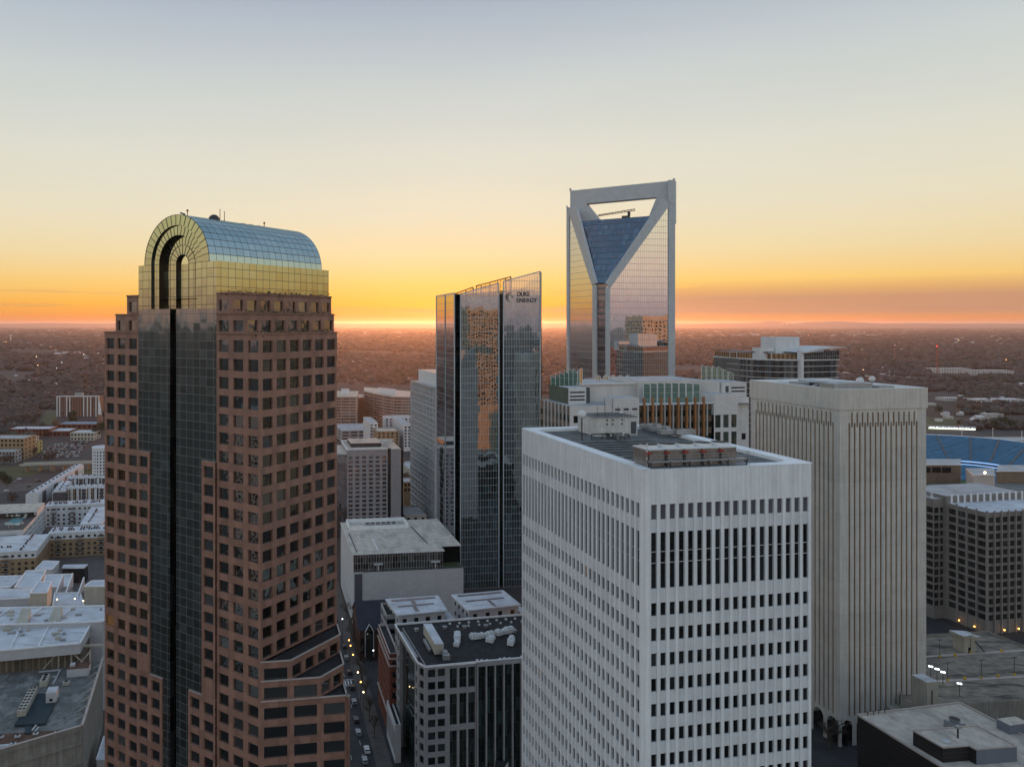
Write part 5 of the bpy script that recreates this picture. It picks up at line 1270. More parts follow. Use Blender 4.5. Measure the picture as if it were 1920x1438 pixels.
def hotel():
    K = V(651, 546.0); t = thing('hotel_tower', 'grey hotel tower with a grid of recessed square windows, behind the white hall', 'hotel', (*K, 0))
    ga, gb = GA2, GB2; U = lambda px: (on_plane(px, K, gb)[0] - K[0]) / gb[0]; P = lambda u, v=0.0: add(add(K, gb, u), ga, v)
    zt = 62.0; m = MB(); w = wins_for(t)
    facade(m, P(0), P(U(727)), 0, zt, centred(U(727), 6, 2.9), [(zt - 5.2 - 3.05 * k - 1.8, zt - 5.2 - 3.05 * k) for k in range(17)], .5, 'grey_stone', w, 'hotel_glass')
    m.poly([(*P(U(727), .5), 0), (*P(U(733), .5), 0), (*P(U(733), .5), zt), (*P(U(727), .5), zt)], 'dark_glass')
    m.prism([P(U(733)), P(U(752)), P(U(752), 42), P(U(733), 42)], 0, zt - .6, 'grey_stone', 'cream_roof')
    m.poly([(*P(U(752), 2), 0), (*P(U(757), 2), 0), (*P(U(757), 2), zt - 2), (*P(U(752), 2), zt - 2)], 'dark_glass'); m.poly([(*P(U(757), 2), 0), (*P(U(757), 40), 0), (*P(U(757), 40), zt - 2), (*P(U(757), 2), zt - 2)], 'dark_glass')
    m.poly([(*P(0, 42), 0), (*P(0, 0), 0), (*P(0, 0), zt), (*P(0, 42), zt)], 'grey_stone'); m.poly([(*P(U(757), 42), 0), (*P(0, 42), 0), (*P(0, 42), zt), (*P(U(757), 42), zt)], 'grey_stone')
    m.build('wall', t)
    m = MB(); m.prism([P(-9, .8), P(0, .8), P(0, 42), P(-9, 42)], 0, zt - 3.5, 'hotel_curtain', 'cream_roof'); m.build('glass_wing', t)
    r = MB(); r.poly([(*P(0), zt - .6), (*P(U(733)), zt - .6), (*P(U(733), 42), zt - .6), (*P(0, 42), zt - .6)], 'cream_roof')
    for a, b in ((P(0), P(U(727))), (P(0), P(0, 42)), (P(0, 42), P(U(757), 42))): r.bar((*a, zt - .2), (*b, zt - .2), .4, 'white_coping', .9)
    r.prism([P(4, 12), P(26, 12), P(26, 36), P(4, 36)], zt - .6, zt + 2.2, 'steel_dark', 'cream_roof'); r.build('roof', t)
hotel()
def grid_tower():
    K = V(817, 560.0); t = thing('apartment_tower', 'pale grid fronted apartment tower partly hidden behind the mirror glass tower', 'apartment tower', (*K, 0))
    LL = 71.0; LR = 24.0; zt = 104.0; P = lambda u, v=0.0: add(add(K, GB, u), GA, v); m = MB(); w = wins_for(t)
    zs = [(zt - 1.4 - 3.75 * k - 2.75, zt - 1.4 - 3.75 * k) for k in range(27)]
    facade(m, P(0, LL), P(0), 0, zt, centred(LL, 8, 5.6), zs, .9, 'pale_grid', w, 'tower_glass'); facade(m, P(0), P(LR), 0, zt, centred(LR, 3, 5.6), zs, .9, 'pale_grid', w, 'tower_glass')
    m.poly([(*P(LR), 0), (*P(LR, LL), 0), (*P(LR, LL), zt), (*P(LR), zt)], 'pale_grid'); m.poly([(*P(LR, LL), 0), (*P(0, LL), 0), (*P(0, LL), zt), (*P(LR, LL), zt)], 'pale_grid')
    for k in range(14): z = zt - 7.5 * k; m.bar((*P(-.35, LL), z), (*P(-.35, -.3), z), .8, 'pale_grid', .9); m.bar((*P(0, -.35), z), (*P(LR, -.35), z), .8, 'pale_grid', .9)
    for k in range(9):
        m.bar((*P(-.2, LL * k / 8), 0), (*P(-.2, LL * k / 8), zt), .6, 'pale_grid', 1.6)
    m.build('wall', t)
    r = MB(); r.poly([(*P(0), zt), (*P(LR), zt), (*P(LR, LL), zt), (*P(0, LL), zt)], 'pale_roof'); r.build('roof', t)
    r = MB(); r.prism([P(3.5, 1.5), P(20, 1.5), P(20, 62), P(3.5, 62)], zt, zt + 9.5, 'slab_white', 'cream_roof'); r.prism([P(7, 12), P(13, 12), P(13, 22), P(7, 22)], zt + 9.5, zt + 14, 'slab_white'); r.build('penthouse', t)
grid_tower()
def curved_offices():
    def one(pts, zt, depth, lb, ns=11, plant=None):
        pl = [V(*p) for p in pts]; t = thing('office_block', lb, 'office building', (*pl[0], 0)); w = wins_for(t, 'window_band', 60); m = MB()
        bk = [add(p, (0, 1), depth) for p in pl[::-1]]
        for a, b in zip(pl[:-1], pl[1:]):
            L = math.hypot(b[0] - a[0], b[1] - a[1]); facade(m, a, b, 0, zt, [(.4, L - .4)], [(zt - 2.0 - 4.15 * k - 2.3, zt - 2.0 - 4.15 * k) for k in range(ns)], .5, 'tan_band', w, 'office_band')
        m.prism([pl[-1]] + bk[:1] + bk[-1:] + [pl[0]], 0, zt, 'tan_band', 'cream_roof'); m.build('wall', t)
        m = MB(); m.poly([(*p, zt + .02) for p in pl + bk], 'cream_roof'); m.build('roof', t)
        if plant: m = MB(); m.prism([V(*p) for p in plant], zt, zt + 6, 'slab_white', 'pale_roof'); m.build('penthouse', t)
        return t
    one([(600, 1120), (640, 1110), (670, 1112)], 46, 90, 'tan banded office block beside the granite tower', 11, [(640, 1150), (655, 1150), (655, 1180), (640, 1180)])
    one([(682, 1190), (700, 1150), (718, 1120), (737, 1098), (775, 1090), (800, 1092)], 47.5, 70, 'long tan banded office block with a curved front, beyond the white courtyard flats', 11, [(708, 1160), (742, 1130), (742, 1150), (708, 1180)])
    one([(670, 1200), (682, 1200)], 36, 60, 'narrow brown banded parking block between two tan office blocks', 9)
curved_offices()
def courtyard_flats():
    for K, LL, LR, z, mat, lb, rf in ((V(693, 935), 60, 10, 31, 'slab_white', 'white courtyard flats, left wing with a pale roof', 'pale_roof'), (V(722, 990), 20, 70, 31, 'slab_white', 'white courtyard flats, long back wing', 'pale_roof'),
                                  (V(757, 915), 80, 9, 31, 'slab_white', 'white and dark striped wing of flats next to the grid tower', 'pale_roof'), (V(707, 905), 32, 26, 25, 'tan_brick', 'tan brick flats with a row of square windows and an ochre top', 'cream_roof')):
        t = thing('flats', lb, 'apartment building', (*K, 0), 'flats behind the hotel')
        block(t, K, LL, LR, 0, z, mat, left=(max(3, int(LL / 7)), 3.2, 7, 3.6, 2.2, 1.8), right=(max(2, int(LR / 5)), 2.6, 7, 3.6, 2.2, 1.8), roof=rf, wm='hotel_glass', ga=GA2, gb=GB2)
    t = thing('car_park', 'low grey parking deck behind the hotel roof', 'parking deck', (*V(640, 1000), 0)); block(t, V(640, 990), 70, 44, 0, 14, 'grey_stone', left=(2, 20, 3, 4, 1.8, 1.5), right=(4, 8, 3, 4, 1.8, 1.5), wm='black_void', roof='pale_roof')
    for K, LL, LR, z, mat, lb in ((V(722, 790), 40, 20, 12, 'red_brick_pale', 'low brick building between the hotel and the grid tower'), (V(765, 760), 40, 24, 9, 'cream_wall', 'low cream building with a dark opening, between the hotel and the grid tower'),
                                 (V(759, 560), 30, 16, 12, 'cream_wall', 'small cream building with white roof next to the hotel'), (V(757, 640), 20, 9, 20, 'tan_brick', 'narrow tan building right of the hotel roof')):
        t = thing('low_building', lb, 'building', (*K, 0)); block(t, K, LL, LR, 0, z, mat, left=(4, 2, 2, 4, 2, 1.5), right=(3, 2, 2, 4, 2, 1.5), ga=GA2, gb=GB2)
courtyard_flats()
# ------------------------------------------------------------------ the narrow street and its trees, lamps and markings
def street():
    def strip(name, c0, c1, z, mat, kind='structure', h=0):
        m = MB(); pts = [(*p, z) for p in c0] + [(*p, z) for p in c1[::-1]]
        for i in range(len(c0) - 1): m.poly([(*c0[i], z), (*c1[i], z), (*c1[i + 1], z), (*c0[i + 1], z)], mat)
        if h:
            for s in (c0, c1):
                for i in range(len(s) - 1): m.poly([(*s[i], z - h), (*s[i + 1], z - h), (*s[i + 1], z), (*s[i], z)], mat)
        return tag(m.build(name), kind=kind)
    a0 = G(672, 1400); d = GA2
    base = G(676, 1432)
    S0 = add(base, d, -60)
    cl = [add(S0, d, k * 20) for k in range(0, 42)]
    L = lambda off: [add(p, GB2, off) for p in cl]
    strip('road', L(-6.2), L(5.2), .03, 'asphalt'); strip('pavement', L(5.2), L(10.6), .16, 'paving', h=.13); strip('pavement', L(-14), L(-6.2), .16, 'paving', h=.13)
    for off in (-2.6, 1.6):
        t = MB()
        for k in range(60): p = add(add(S0, GB2, off), d, k * 9); t.rect(p, d, 3, .16, .035, .04, 'road_paint')
        tag(t.build('lane_marking'), kind='structure')
    m = MB()
    for v in (118, 123):
        p = add(add(S0, GB2, -6), d, v); m.rect(p, GB2, 11, .4, .035, .041, 'road_paint')
    for k in range(9): p = add(add(S0, GB2, -5.6 + k * 1.2), d, 118.8); m.rect(p, d, 3.6, .5, .035, .041, 'road_paint')
    tag(m.build('crosswalk'), kind='structure')
    for i, (px, py, mat) in enumerate(((654.3, 1199.8, 'lamp_amber'), (657.2, 1210, 'lamp_amber'), (662, 1227, 'lamp_amber'), (671, 1260, 'lamp_warm'), (676.4, 1278, 'lamp_amber'), (681.4, 1297, 'lamp_warm'), (642, 1160, 'lamp_white'), (700, 1219, 'lamp_white'))):
        p = G(px, py, 8.5); t = thing('street_lamp', ('lit amber street lamp farthest up the street from the crossing', 'second lit amber street lamp below the farthest one', 'lit amber street lamp beside the church', 'lit warm street lamp halfway to the crossing', 'orange traffic light lamp right above the crossing', 'lit warm street lamp closest to the crossing', 'lit white lamp at the museum foot', 'small white lamp between the church gables')[i], 'street lamp', (*p, 0), 'lit street lamps along the narrow street')
        m = MB(); m.cyl(p, .09, 0, 8.2, 'steel_dark', 6); m.bar((*p, 8.1), (*add(p, GB2, -.7), 8.5), .1, 'steel_dark'); m.build('pole', t); m = MB(); m.ball((*p, 8.5), .30, mat, 6); m.build('lamp', t)
street()
def twig_tree(name, lb, x, y, h, r, group=None, seed=1, mat='bark', leaf=None, dens=1.0, cat='tree'):
    R_ = random.Random(seed); t = thing(name, lb, cat, (x, y, 0), group); tr = MB(); tw = MB()
    def br(p, d, l, w, lev):
        q = p + d * l; m = tr if lev < 2 else tw
        m.bar(tuple(p), tuple(q), w, mat)
        if lev >= 4: return
        n = (5, 4, 4, 3)[lev]
        for i in range(n):
            s = R_.uniform(.45, 1.0); b = p + d * (l * s)
            nd = (d + Vector((R_.gauss(0, .62), R_.gauss(0, .62), R_.gauss(.12, .3)))).normalized()
            br(b, nd, l * R_.uniform(.5, .75), max(w * .55, .035), lev + 1)
    br(Vector((x, y, 0)), Vector((0, 0, 1)), h * .42, .32 * h / 9, 0)
    tr.build('trunk', t); 
    if leaf:
        for k in range(int(260 * dens)):
            a = Vector((R_.gauss(0, 1), R_.gauss(0, 1), R_.gauss(0, .8))); a = a.normalized() * (R_.random() ** .4) * r
            c = Vector((x, y, h * .58)) + Vector((a.x, a.y, a.z * h * .42 / r)); u = Vector((R_.gauss(0, 1), R_.gauss(0, 1), R_.gauss(0, 1))).normalized() * R_.uniform(.35, .8) * r / 4; v = u.orthogonal().normalized() * u.length * .7
            tw.poly([c - u, c + v, c + u, c - v], leaf)
    tw.build('crown', t)
    return t
def street_trees():
    nm = ('nearest the bottom of the street', 'second from the bottom of the street', 'third up the street beside the low fins', 'beside the crossing', 'just beyond the crossing', 'by the brick building foot', 'in front of the church gables', 'at the church corner', 'at the museum foot', 'far up the museum side')
    for i, (px, py) in enumerate(((702, 1385), (693, 1345), (686, 1312), (679, 1286), (675, 1262), (671, 1242), (667, 1224), (662, 1205), (655, 1180), (650, 1160))):
        x, y = G(px, py); twig_tree('street_tree', 'bare winter street tree ' + nm[i], x, y, 10.5, 3.5, 'bare trees along the narrow street', 40 + i)
    for i, (px, py) in enumerate(((1572, 1398), (1590, 1385), (1556, 1405))):
        x, y = G(px, py); twig_tree('street_tree', ('bare tree in front of the beige tower arcade, middle of three', 'bare tree in front of the beige arcade, nearest the dark low building', 'bare tree in front of the beige arcade, nearest the white tower')[i], x, y, 13, 4.5, 'bare trees by the beige arcade', 70 + i)
street_trees()
def street_cars():
    R_ = random.Random(4)
    for i in range(9):
        px, py, dx = [(668, 1352, 0), (684, 1428, 0), (660, 1290, 0), (664.5, 1318, 0), (655, 1262, 0), (650, 1235, 0), (688, 1408, 0), (646, 1214, 0), (672, 1376, 0)][i]
        x, y = G(px, py); d = GA2; t = thing('parked_car', ('dark car driving up the street below the crossing', 'pale car at the bottom of the street', 'dark car stopped beyond the crossing', 'silver car waiting at the crossing', 'dark car by the church corner', 'silver car beside the church', 'white van shaped car along the right kerb', 'dark car at the museum foot', 'grey car in the left lane')[i], 'car', (x, y, 0))
        mt = ('car_black', 'car_silver', 'car_black', 'car_silver', 'car_black', 'car_silver', 'car_white', 'car_black', 'car_silver')[i]
        m = MB(); m.box((x, y), d, 4.4, 1.8, .35, .95, mt); m.prism([add(add((x, y), d, a), GB2, b) for a, b in ((-1.6, -.8), (.9, -.8), (.9, .8), (-1.6, .8))], .95, 1.42, 'dark_glass', mt); m.build('body', t)
        for a in (-1.4, 1.4):
            for b in (-.85, .85): m = MB(); c = add(add((x, y), d, a), GB2, b); m.box(c, d, .62, .2, .04, .64, 'steel_dark'); m.build('wheel', t)
street_cars()
# ------------------------------------------------------------------ convention buildings at lower left
def quad(t, name, pts, z, z0, mat, top, rim=None, hh=.6):
    q = [G(*p, z) for p in pts]; m = MB(); m.prism(q, z0, z, mat, top)
    o = m.build(name, t)
    if rim:
        m = MB()
        for a, b in zip(q, q[1:] + q[:1]): m.bar((*a, z + hh / 2), (*b, z + hh / 2), .5, rim, hh)
        m.build('parapet', t)
    return q
def theatre():
    z = 24.0; t = thing('theatre', 'old grey concrete theatre with weathered flat roof and slanted parapet beside the granite tower', 'theatre', (*G(150, 1380, z), 0))
    q = quad(t, 'wall', [(-90, 1440), (154, 1368), (193, 1240), (-60, 1250)], z, 0, 'old_concrete', 'weathered_roof')
    m = MB(); a, b, c = [G(*p, z) for p in ((-90, 1440), (154, 1368), (193, 1240))]
    for p, r in ((a, b), (b, c)): m.bar((*p, z + .7), (*r, z + .7), .6, 'old_concrete', 1.6); m.bar((*p, z + 1.55), (*r, z + 1.55), .8, 'granite_trim', .15)
    d = nrm((b[0] - a[0], b[1] - a[1])); n = (d[1], -d[0])
    for k in range(3): m.bar((*add(a, n, .2), z - 4 - 6 * k), (*add(b, n, .2), z - 4 - 6 * k), .6, 'old_concrete', .5)
    m.build('parapet', t)
    m = MB(); pl = [G(*p, z) for p in ((-90, 1432), (150, 1368), (140, 1366), (-60, 1380))]; m.poly([(*p, z + .03) for p in pl], 'rust_gravel'); m.build('gravel_strip', t)
    # braces along the back of the roof
    for i, px in enumerate((2, 22, 49, 85, 110, 134, 169)):
        m = MB(); a_ = G(px, 1252, z); top = add(a_, GA, 1.5); m.bar((*a_, z), (*a_, z + 6.4), .5, 'cream_wall'); m.bar((*a_, z + 6.0), (*add(a_, GB, 5.5 if i % 2 else -5.5), z), .4, 'cream_wall'); m.build('roof_brace', t)
    m = MB(); m.bar((*G(-30, 1252, z), z + 6.2), (*G(192, 1240, z), z + 6.2), .7, 'cream_wall'); m.build('brace_beam', t)
    for i in range(9):
        s = i / 8; p = tuple(np.array(G(154, 1368, z)) * (1 - s) + np.array(G(193, 1240, z)) * s); m = MB(); m.bar((*add(p, GB, -3.2), z), (*p, z + 1.9), .28, 'cream_wall'); m.build('parapet_stay', t)
    # plant platform
    pz_ = z + .9
    t = thing('plant_platform', 'dark blue green raised steel platform on the theatre roof carrying cooling plant', 'platform', (*G(60, 1340, z), z))
    m = MB(); m.prism([G(*p, pz_) for p in ((27, 1358), (85, 1355), (110, 1301), (62, 1298))], z + .3, pz_, 'platform_teal', bottom=True); m.build('deck', t)
    m = MB(); m.prism([G(*p, pz_) for p in ((46, 1371), (57, 1371), (61, 1352), (50, 1352))], z + .05, z + .5, 'platform_teal', bottom=True); m.build('ramp', t)
    a = G(48, 1342, pz_); b = G(71, 1297, pz_); d = nrm((b[0] - a[0], b[1] - a[1])); L = math.hypot(b[0] - a[0], b[1] - a[1])
    t = thing('chiller', 'long cream chiller with two rows of dark fans on the theatre roof platform', 'chiller', (*a, pz_))
    m = MB(); m.rect(a, d, L, 2.6, pz_, pz_ + 1.9, 'cream_wall'); m.build('casing', t)
    for i in range(8):
        for s in (.7, 1.9):
            m = MB(); m.cyl(add(add(a, d, L * (i + .5) / 8), (-d[1], d[0]), s), .48, pz_ + 1.9, pz_ + 2.1, 'steel_grey', 12, mt='black_void'); m.build('fan', t)
    c = G(98, 1311, pz_); t = thing('plant_box', 'pale blue white plant cabinet with a small hatch on the platform edge', 'cabinet', (*c, pz_)); m = MB(); m.box(c, GA, 4.4, 3.2, pz_, pz_ + 3.3, 'white_stone', 'white_roof'); m.build('casing', t); m = MB(); m.box(add(c, GA, -2.25), GB, .9, .1, pz_ + .5, pz_ + 1.3, 'black_void'); m.build('hatch', t)
    c = G(84, 1282, z); hvac(c[0], c[1], z, 5.5, 2.4, 2.2, GA, 'long pale green grey air handler with pipes behind the cooling platform', None, 'cream_wall', 3)
    c = G(124, 1284, z); hvac(c[0], c[1], z, 2.2, 1.6, 1.2, GB, 'small pale roof unit with loose pipes right of the air handler', None, 'cream_wall', 1)
    c = G(148, 1262, z); t = thing('stair_house', 'white walled stair house with a brown roof at the back of the theatre roof', 'stair house', (*c, z)); m = MB(); m.box(c, GB, 7.4, 5.5, z, z + 2.8, 'white_stone', 'rust_gravel'); m.build('wall', t); m = MB(); m.box(add(add(c, GB, -2.2), GA, .5), GB, 1.6, 2.2, z + 2.8, z + 3.5, 'white_stone'); m.build('roof_box', t)
    t = thing('roof_ducts', 'pale blue pipes bending across the theatre roof', 'pipes', (*G(100, 1260, z), z)); m = MB()
    for pts in (((73, 1262), (113, 1258), (101, 1283)), ((97, 1272), (106, 1270), (99, 1284)), ((68, 1362), (60, 1372)), ((72, 1366), (66, 1374))):
        for p, r in zip(pts[:-1], pts[1:]): m.bar((*G(*p, z), z + .5), (*G(*r, z), z + .5), .4, 'white_stone')
    m.build('pipe', t)['kind'] = 'stuff'
    for i, (px, py) in enumerate(((2, 1383), (33, 1382), (67, 1377), (107, 1375), (25, 1396))):
        c = G(px, py, z); hvac(c[0], c[1], z, 1.6, 1.0, .6, GB, ('small white vent box at the far left of the rust gravel strip', 'small white vent box, second along the rust gravel strip', 'small white vent box, middle of the gravel strip', 'small white vent box closest to the parapet corner', 'small white vent box in front of the rust gravel row')[i], 'vent boxes on the gravel strip', 'white_stone', 1)
    m = MB(); p = G(8, 1400, z); t = thing('skylight', 'white flat skylight at the left end of the theatre roof', 'skylight', (*p, z)); m.box(p, GB, 3, 1.5, z, z + .5, 'white_stone'); m.build('frame', t); m = MB(); m.box(p, GB, 2.4, 1.1, z + .5, z + .6, 'white_roof'); m.build('dome', t)
    m = MB(); t = thing('low_building', 'small low building with a pale blue roof at the foot of the granite tower', 'building', (*G(183, 1425, 8), 0)); m.prism([G(*p, 8) for p in ((181, 1424), (230, 1424), (230, 1370), (195, 1381))], 0, 8, 'white_stone', 'white_roof'); m.build('wall', t); m = MB(); m.bar((*G(181, 1424, 8), 8.2), (*G(195, 1381, 8), 8.2), .4, 'white_coping'); m.build('parapet', t)
theatre()
def hall_roofs():
    spec = [
        ('wide white roofed exhibition hall right behind the theatre', 33, [(-120, 1232), (150, 1207), (172, 1168), (-90, 1176)]),
        ('white roofed exhibition hall stepping back behind the first', 34.5, [(-120, 1176), (192, 1166), (230, 1136), (-70, 1142)]),
        ('cream windowless block with sloping roof in the white hall complex', 36, [(56, 1113), (88, 1112), (97, 1091), (72, 1092)]),
        ('white flat hall wing at the left with two wall lamps', 30, [(-80, 1128), (55, 1122), (62, 1106), (-70, 1106)]),
        ('cream windowless block next to the granite tower', 36, [(158, 1100), (225, 1100), (225, 1088), (172, 1090)]),
        ('low white link roof between the two cream blocks', 27, [(97, 1146), (158, 1140), (150, 1112), (103, 1113)]),
        ('long pale roof running back from the cream block', 26, [(27, 1102), (68, 1104), (86, 1070), (50, 1071)]),
        ('pale roof with small blue angular skylights', 27, [(80, 1102), (136, 1100), (135, 1077), (86, 1079)]),
        ('far left white roof below the brick flats', 24, [(-60, 1105), (18, 1102), (46, 1080), (-40, 1082)]),
        ('grey blue tilted entrance roof in front of the flats', 11, [(66, 1068), (98, 1068), (111, 1053), (82, 1052)]),
    ]
    for i, (lb, z, pts) in enumerate(spec):
        t = thing('hall_building', lb, 'hall', (*G(*pts[0], z), 0))
        if i == 0:
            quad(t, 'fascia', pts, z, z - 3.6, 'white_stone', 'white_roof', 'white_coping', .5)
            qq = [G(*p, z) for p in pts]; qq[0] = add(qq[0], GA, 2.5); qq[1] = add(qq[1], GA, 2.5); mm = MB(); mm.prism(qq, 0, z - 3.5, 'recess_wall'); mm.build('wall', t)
        else: quad(t, 'wall', pts, z, 0, 'cream_wall' if 'cream' in lb else 'white_stone', 'white_roof', 'white_coping', .5)
        q = [np.array(G(*p, z)) for p in pts]; R_ = random.Random(i)
        if i < 2:
            m = MB()
            for k in range(14):
                u, v = R_.uniform(.25, .9), R_.uniform(.15, .85); p = (q[0] * (1 - u) + q[1] * u) * (1 - v) + (q[3] * (1 - u) + q[2] * u) * v; m.box(tuple(p), GB, R_.uniform(.6, 3), R_.uniform(.6, 1.4), z, z + R_.uniform(.3, 1.2), 'steel_grey' if k % 3 else 'cream_wall')
            for k in range(3): u = .3 + .2 * k; a = q[0] * (1 - u) + q[1] * u; b = q[3] * (1 - u) + q[2] * u; m.bar((*a, z + .3), (*b, z + .3), .4, 'white_coping', .4)
            m.build('roof_box', t)['kind'] = 'stuff'
    # monitor roofs and lamps
    for i, (px, py) in enumerate(((40, 1171), (100, 1168))):
        t = thing('roof_monitor', ('tan sloping roof monitor, left one on the white hall', 'tan sloping roof monitor, right one on the white hall')[i], 'roof monitor', (*G(px, py, 34.5), 34.5), 'roof monitors on the white hall')
        a, b, c, d = [G(*p, 34.5) for p in ((px - 10, py), (px + 12, py), (px + 18, py - 14), (px, py - 14))]; m = MB()
        m.poly([(*a, 34.6), (*b, 34.6), (*c, 38), (*d, 38)], 'cream_wall'); m.poly([(*b, 34.6), (*c, 34.6), (*c, 38)], 'cream_wall'); m.poly([(*a, 34.6), (*d, 34.6), (*d, 38)], 'cream_wall'); m.poly([(*c, 34.6), (*d, 34.6), (*d, 38), (*c, 38)], 'cream_wall'); m.build('cover', t)
    for i, (px, py) in enumerate(((11, 1123), (45, 1122), (87, 1129), (108, 1124), (141, 1123), (157, 1127))):
        c = add(G(px, py, 29), GA, -1.2); t = thing('wall_lamp', ('lit wall lamp at the far left of the white hall', 'lit wall lamp beside the left edge of the cream block', 'lit wall lamp under the left cream block', 'lit wall lamp left of the link roof', 'lit wall lamp right of the link roof', 'lit wall lamp beside the cream block near the granite tower')[i], 'lamp', (*c, 29), 'lit wall lamps on the white halls')
        m = MB(); m.ball((*c, 29.6), .28, 'lamp_warm', 5); m.build('bulb', t); m = MB(); m.bar((*c, 29.6), (*add(c, GA, 1), 29.6), .15, 'steel_dark'); m.build('bracket', t)
    for i, pts in enumerate((((103, 1112), (103, 1095), (117, 1094)), ((122, 1110), (122, 1098), (135, 1090)), ((143, 1118), (143, 1104), (156, 1096)))):
        z = 27; t = thing('angular_skylight', ('pale blue wedge skylight, left of three in the white halls', 'pale blue wedge skylight, middle of three in the white halls', 'pale blue wedge skylight, right of three in the white halls')[i], 'skylight', (*G(*pts[0], z), z), 'wedge skylights')
        a, c = G(*pts[0], z), G(pts[2][0], pts[0][1] - 12, z); m = MB(); e = add(a, GB, .6); f = add(c, GB, .6)
        m.poly([(*a, z), (*c, z), (*c, z + 6)], 'white_stone'); m.poly([(*e, z), (*f, z), (*f, z + 6)], 'white_stone'); m.poly([(*a, z), (*e, z), (*f, z + 6), (*c, z + 6)], 'white_coping'); m.poly([(*c, z), (*f, z), (*f, z + 6), (*c, z + 6)], 'white_stone'); m.build('wedge', t)
    t = thing('pavilion', 'dark glass pavilion with a thin pale flat roof below the flats', 'pavilion', (*G(150, 1085, 0), 0))
    m = MB(); q = [G(*p, 9) for p in ((116, 1064), (158, 1064), (165, 1058), (119, 1059))]; m.prism([add(p, GA, .4) for p in q], 0, 8.5, 'dark_glass'); m.build('wall', t); m = MB(); m.prism(q, 8.5, 9.2, 'white_coping', 'white_roof', True); m.build('roof', t)
hall_roofs()

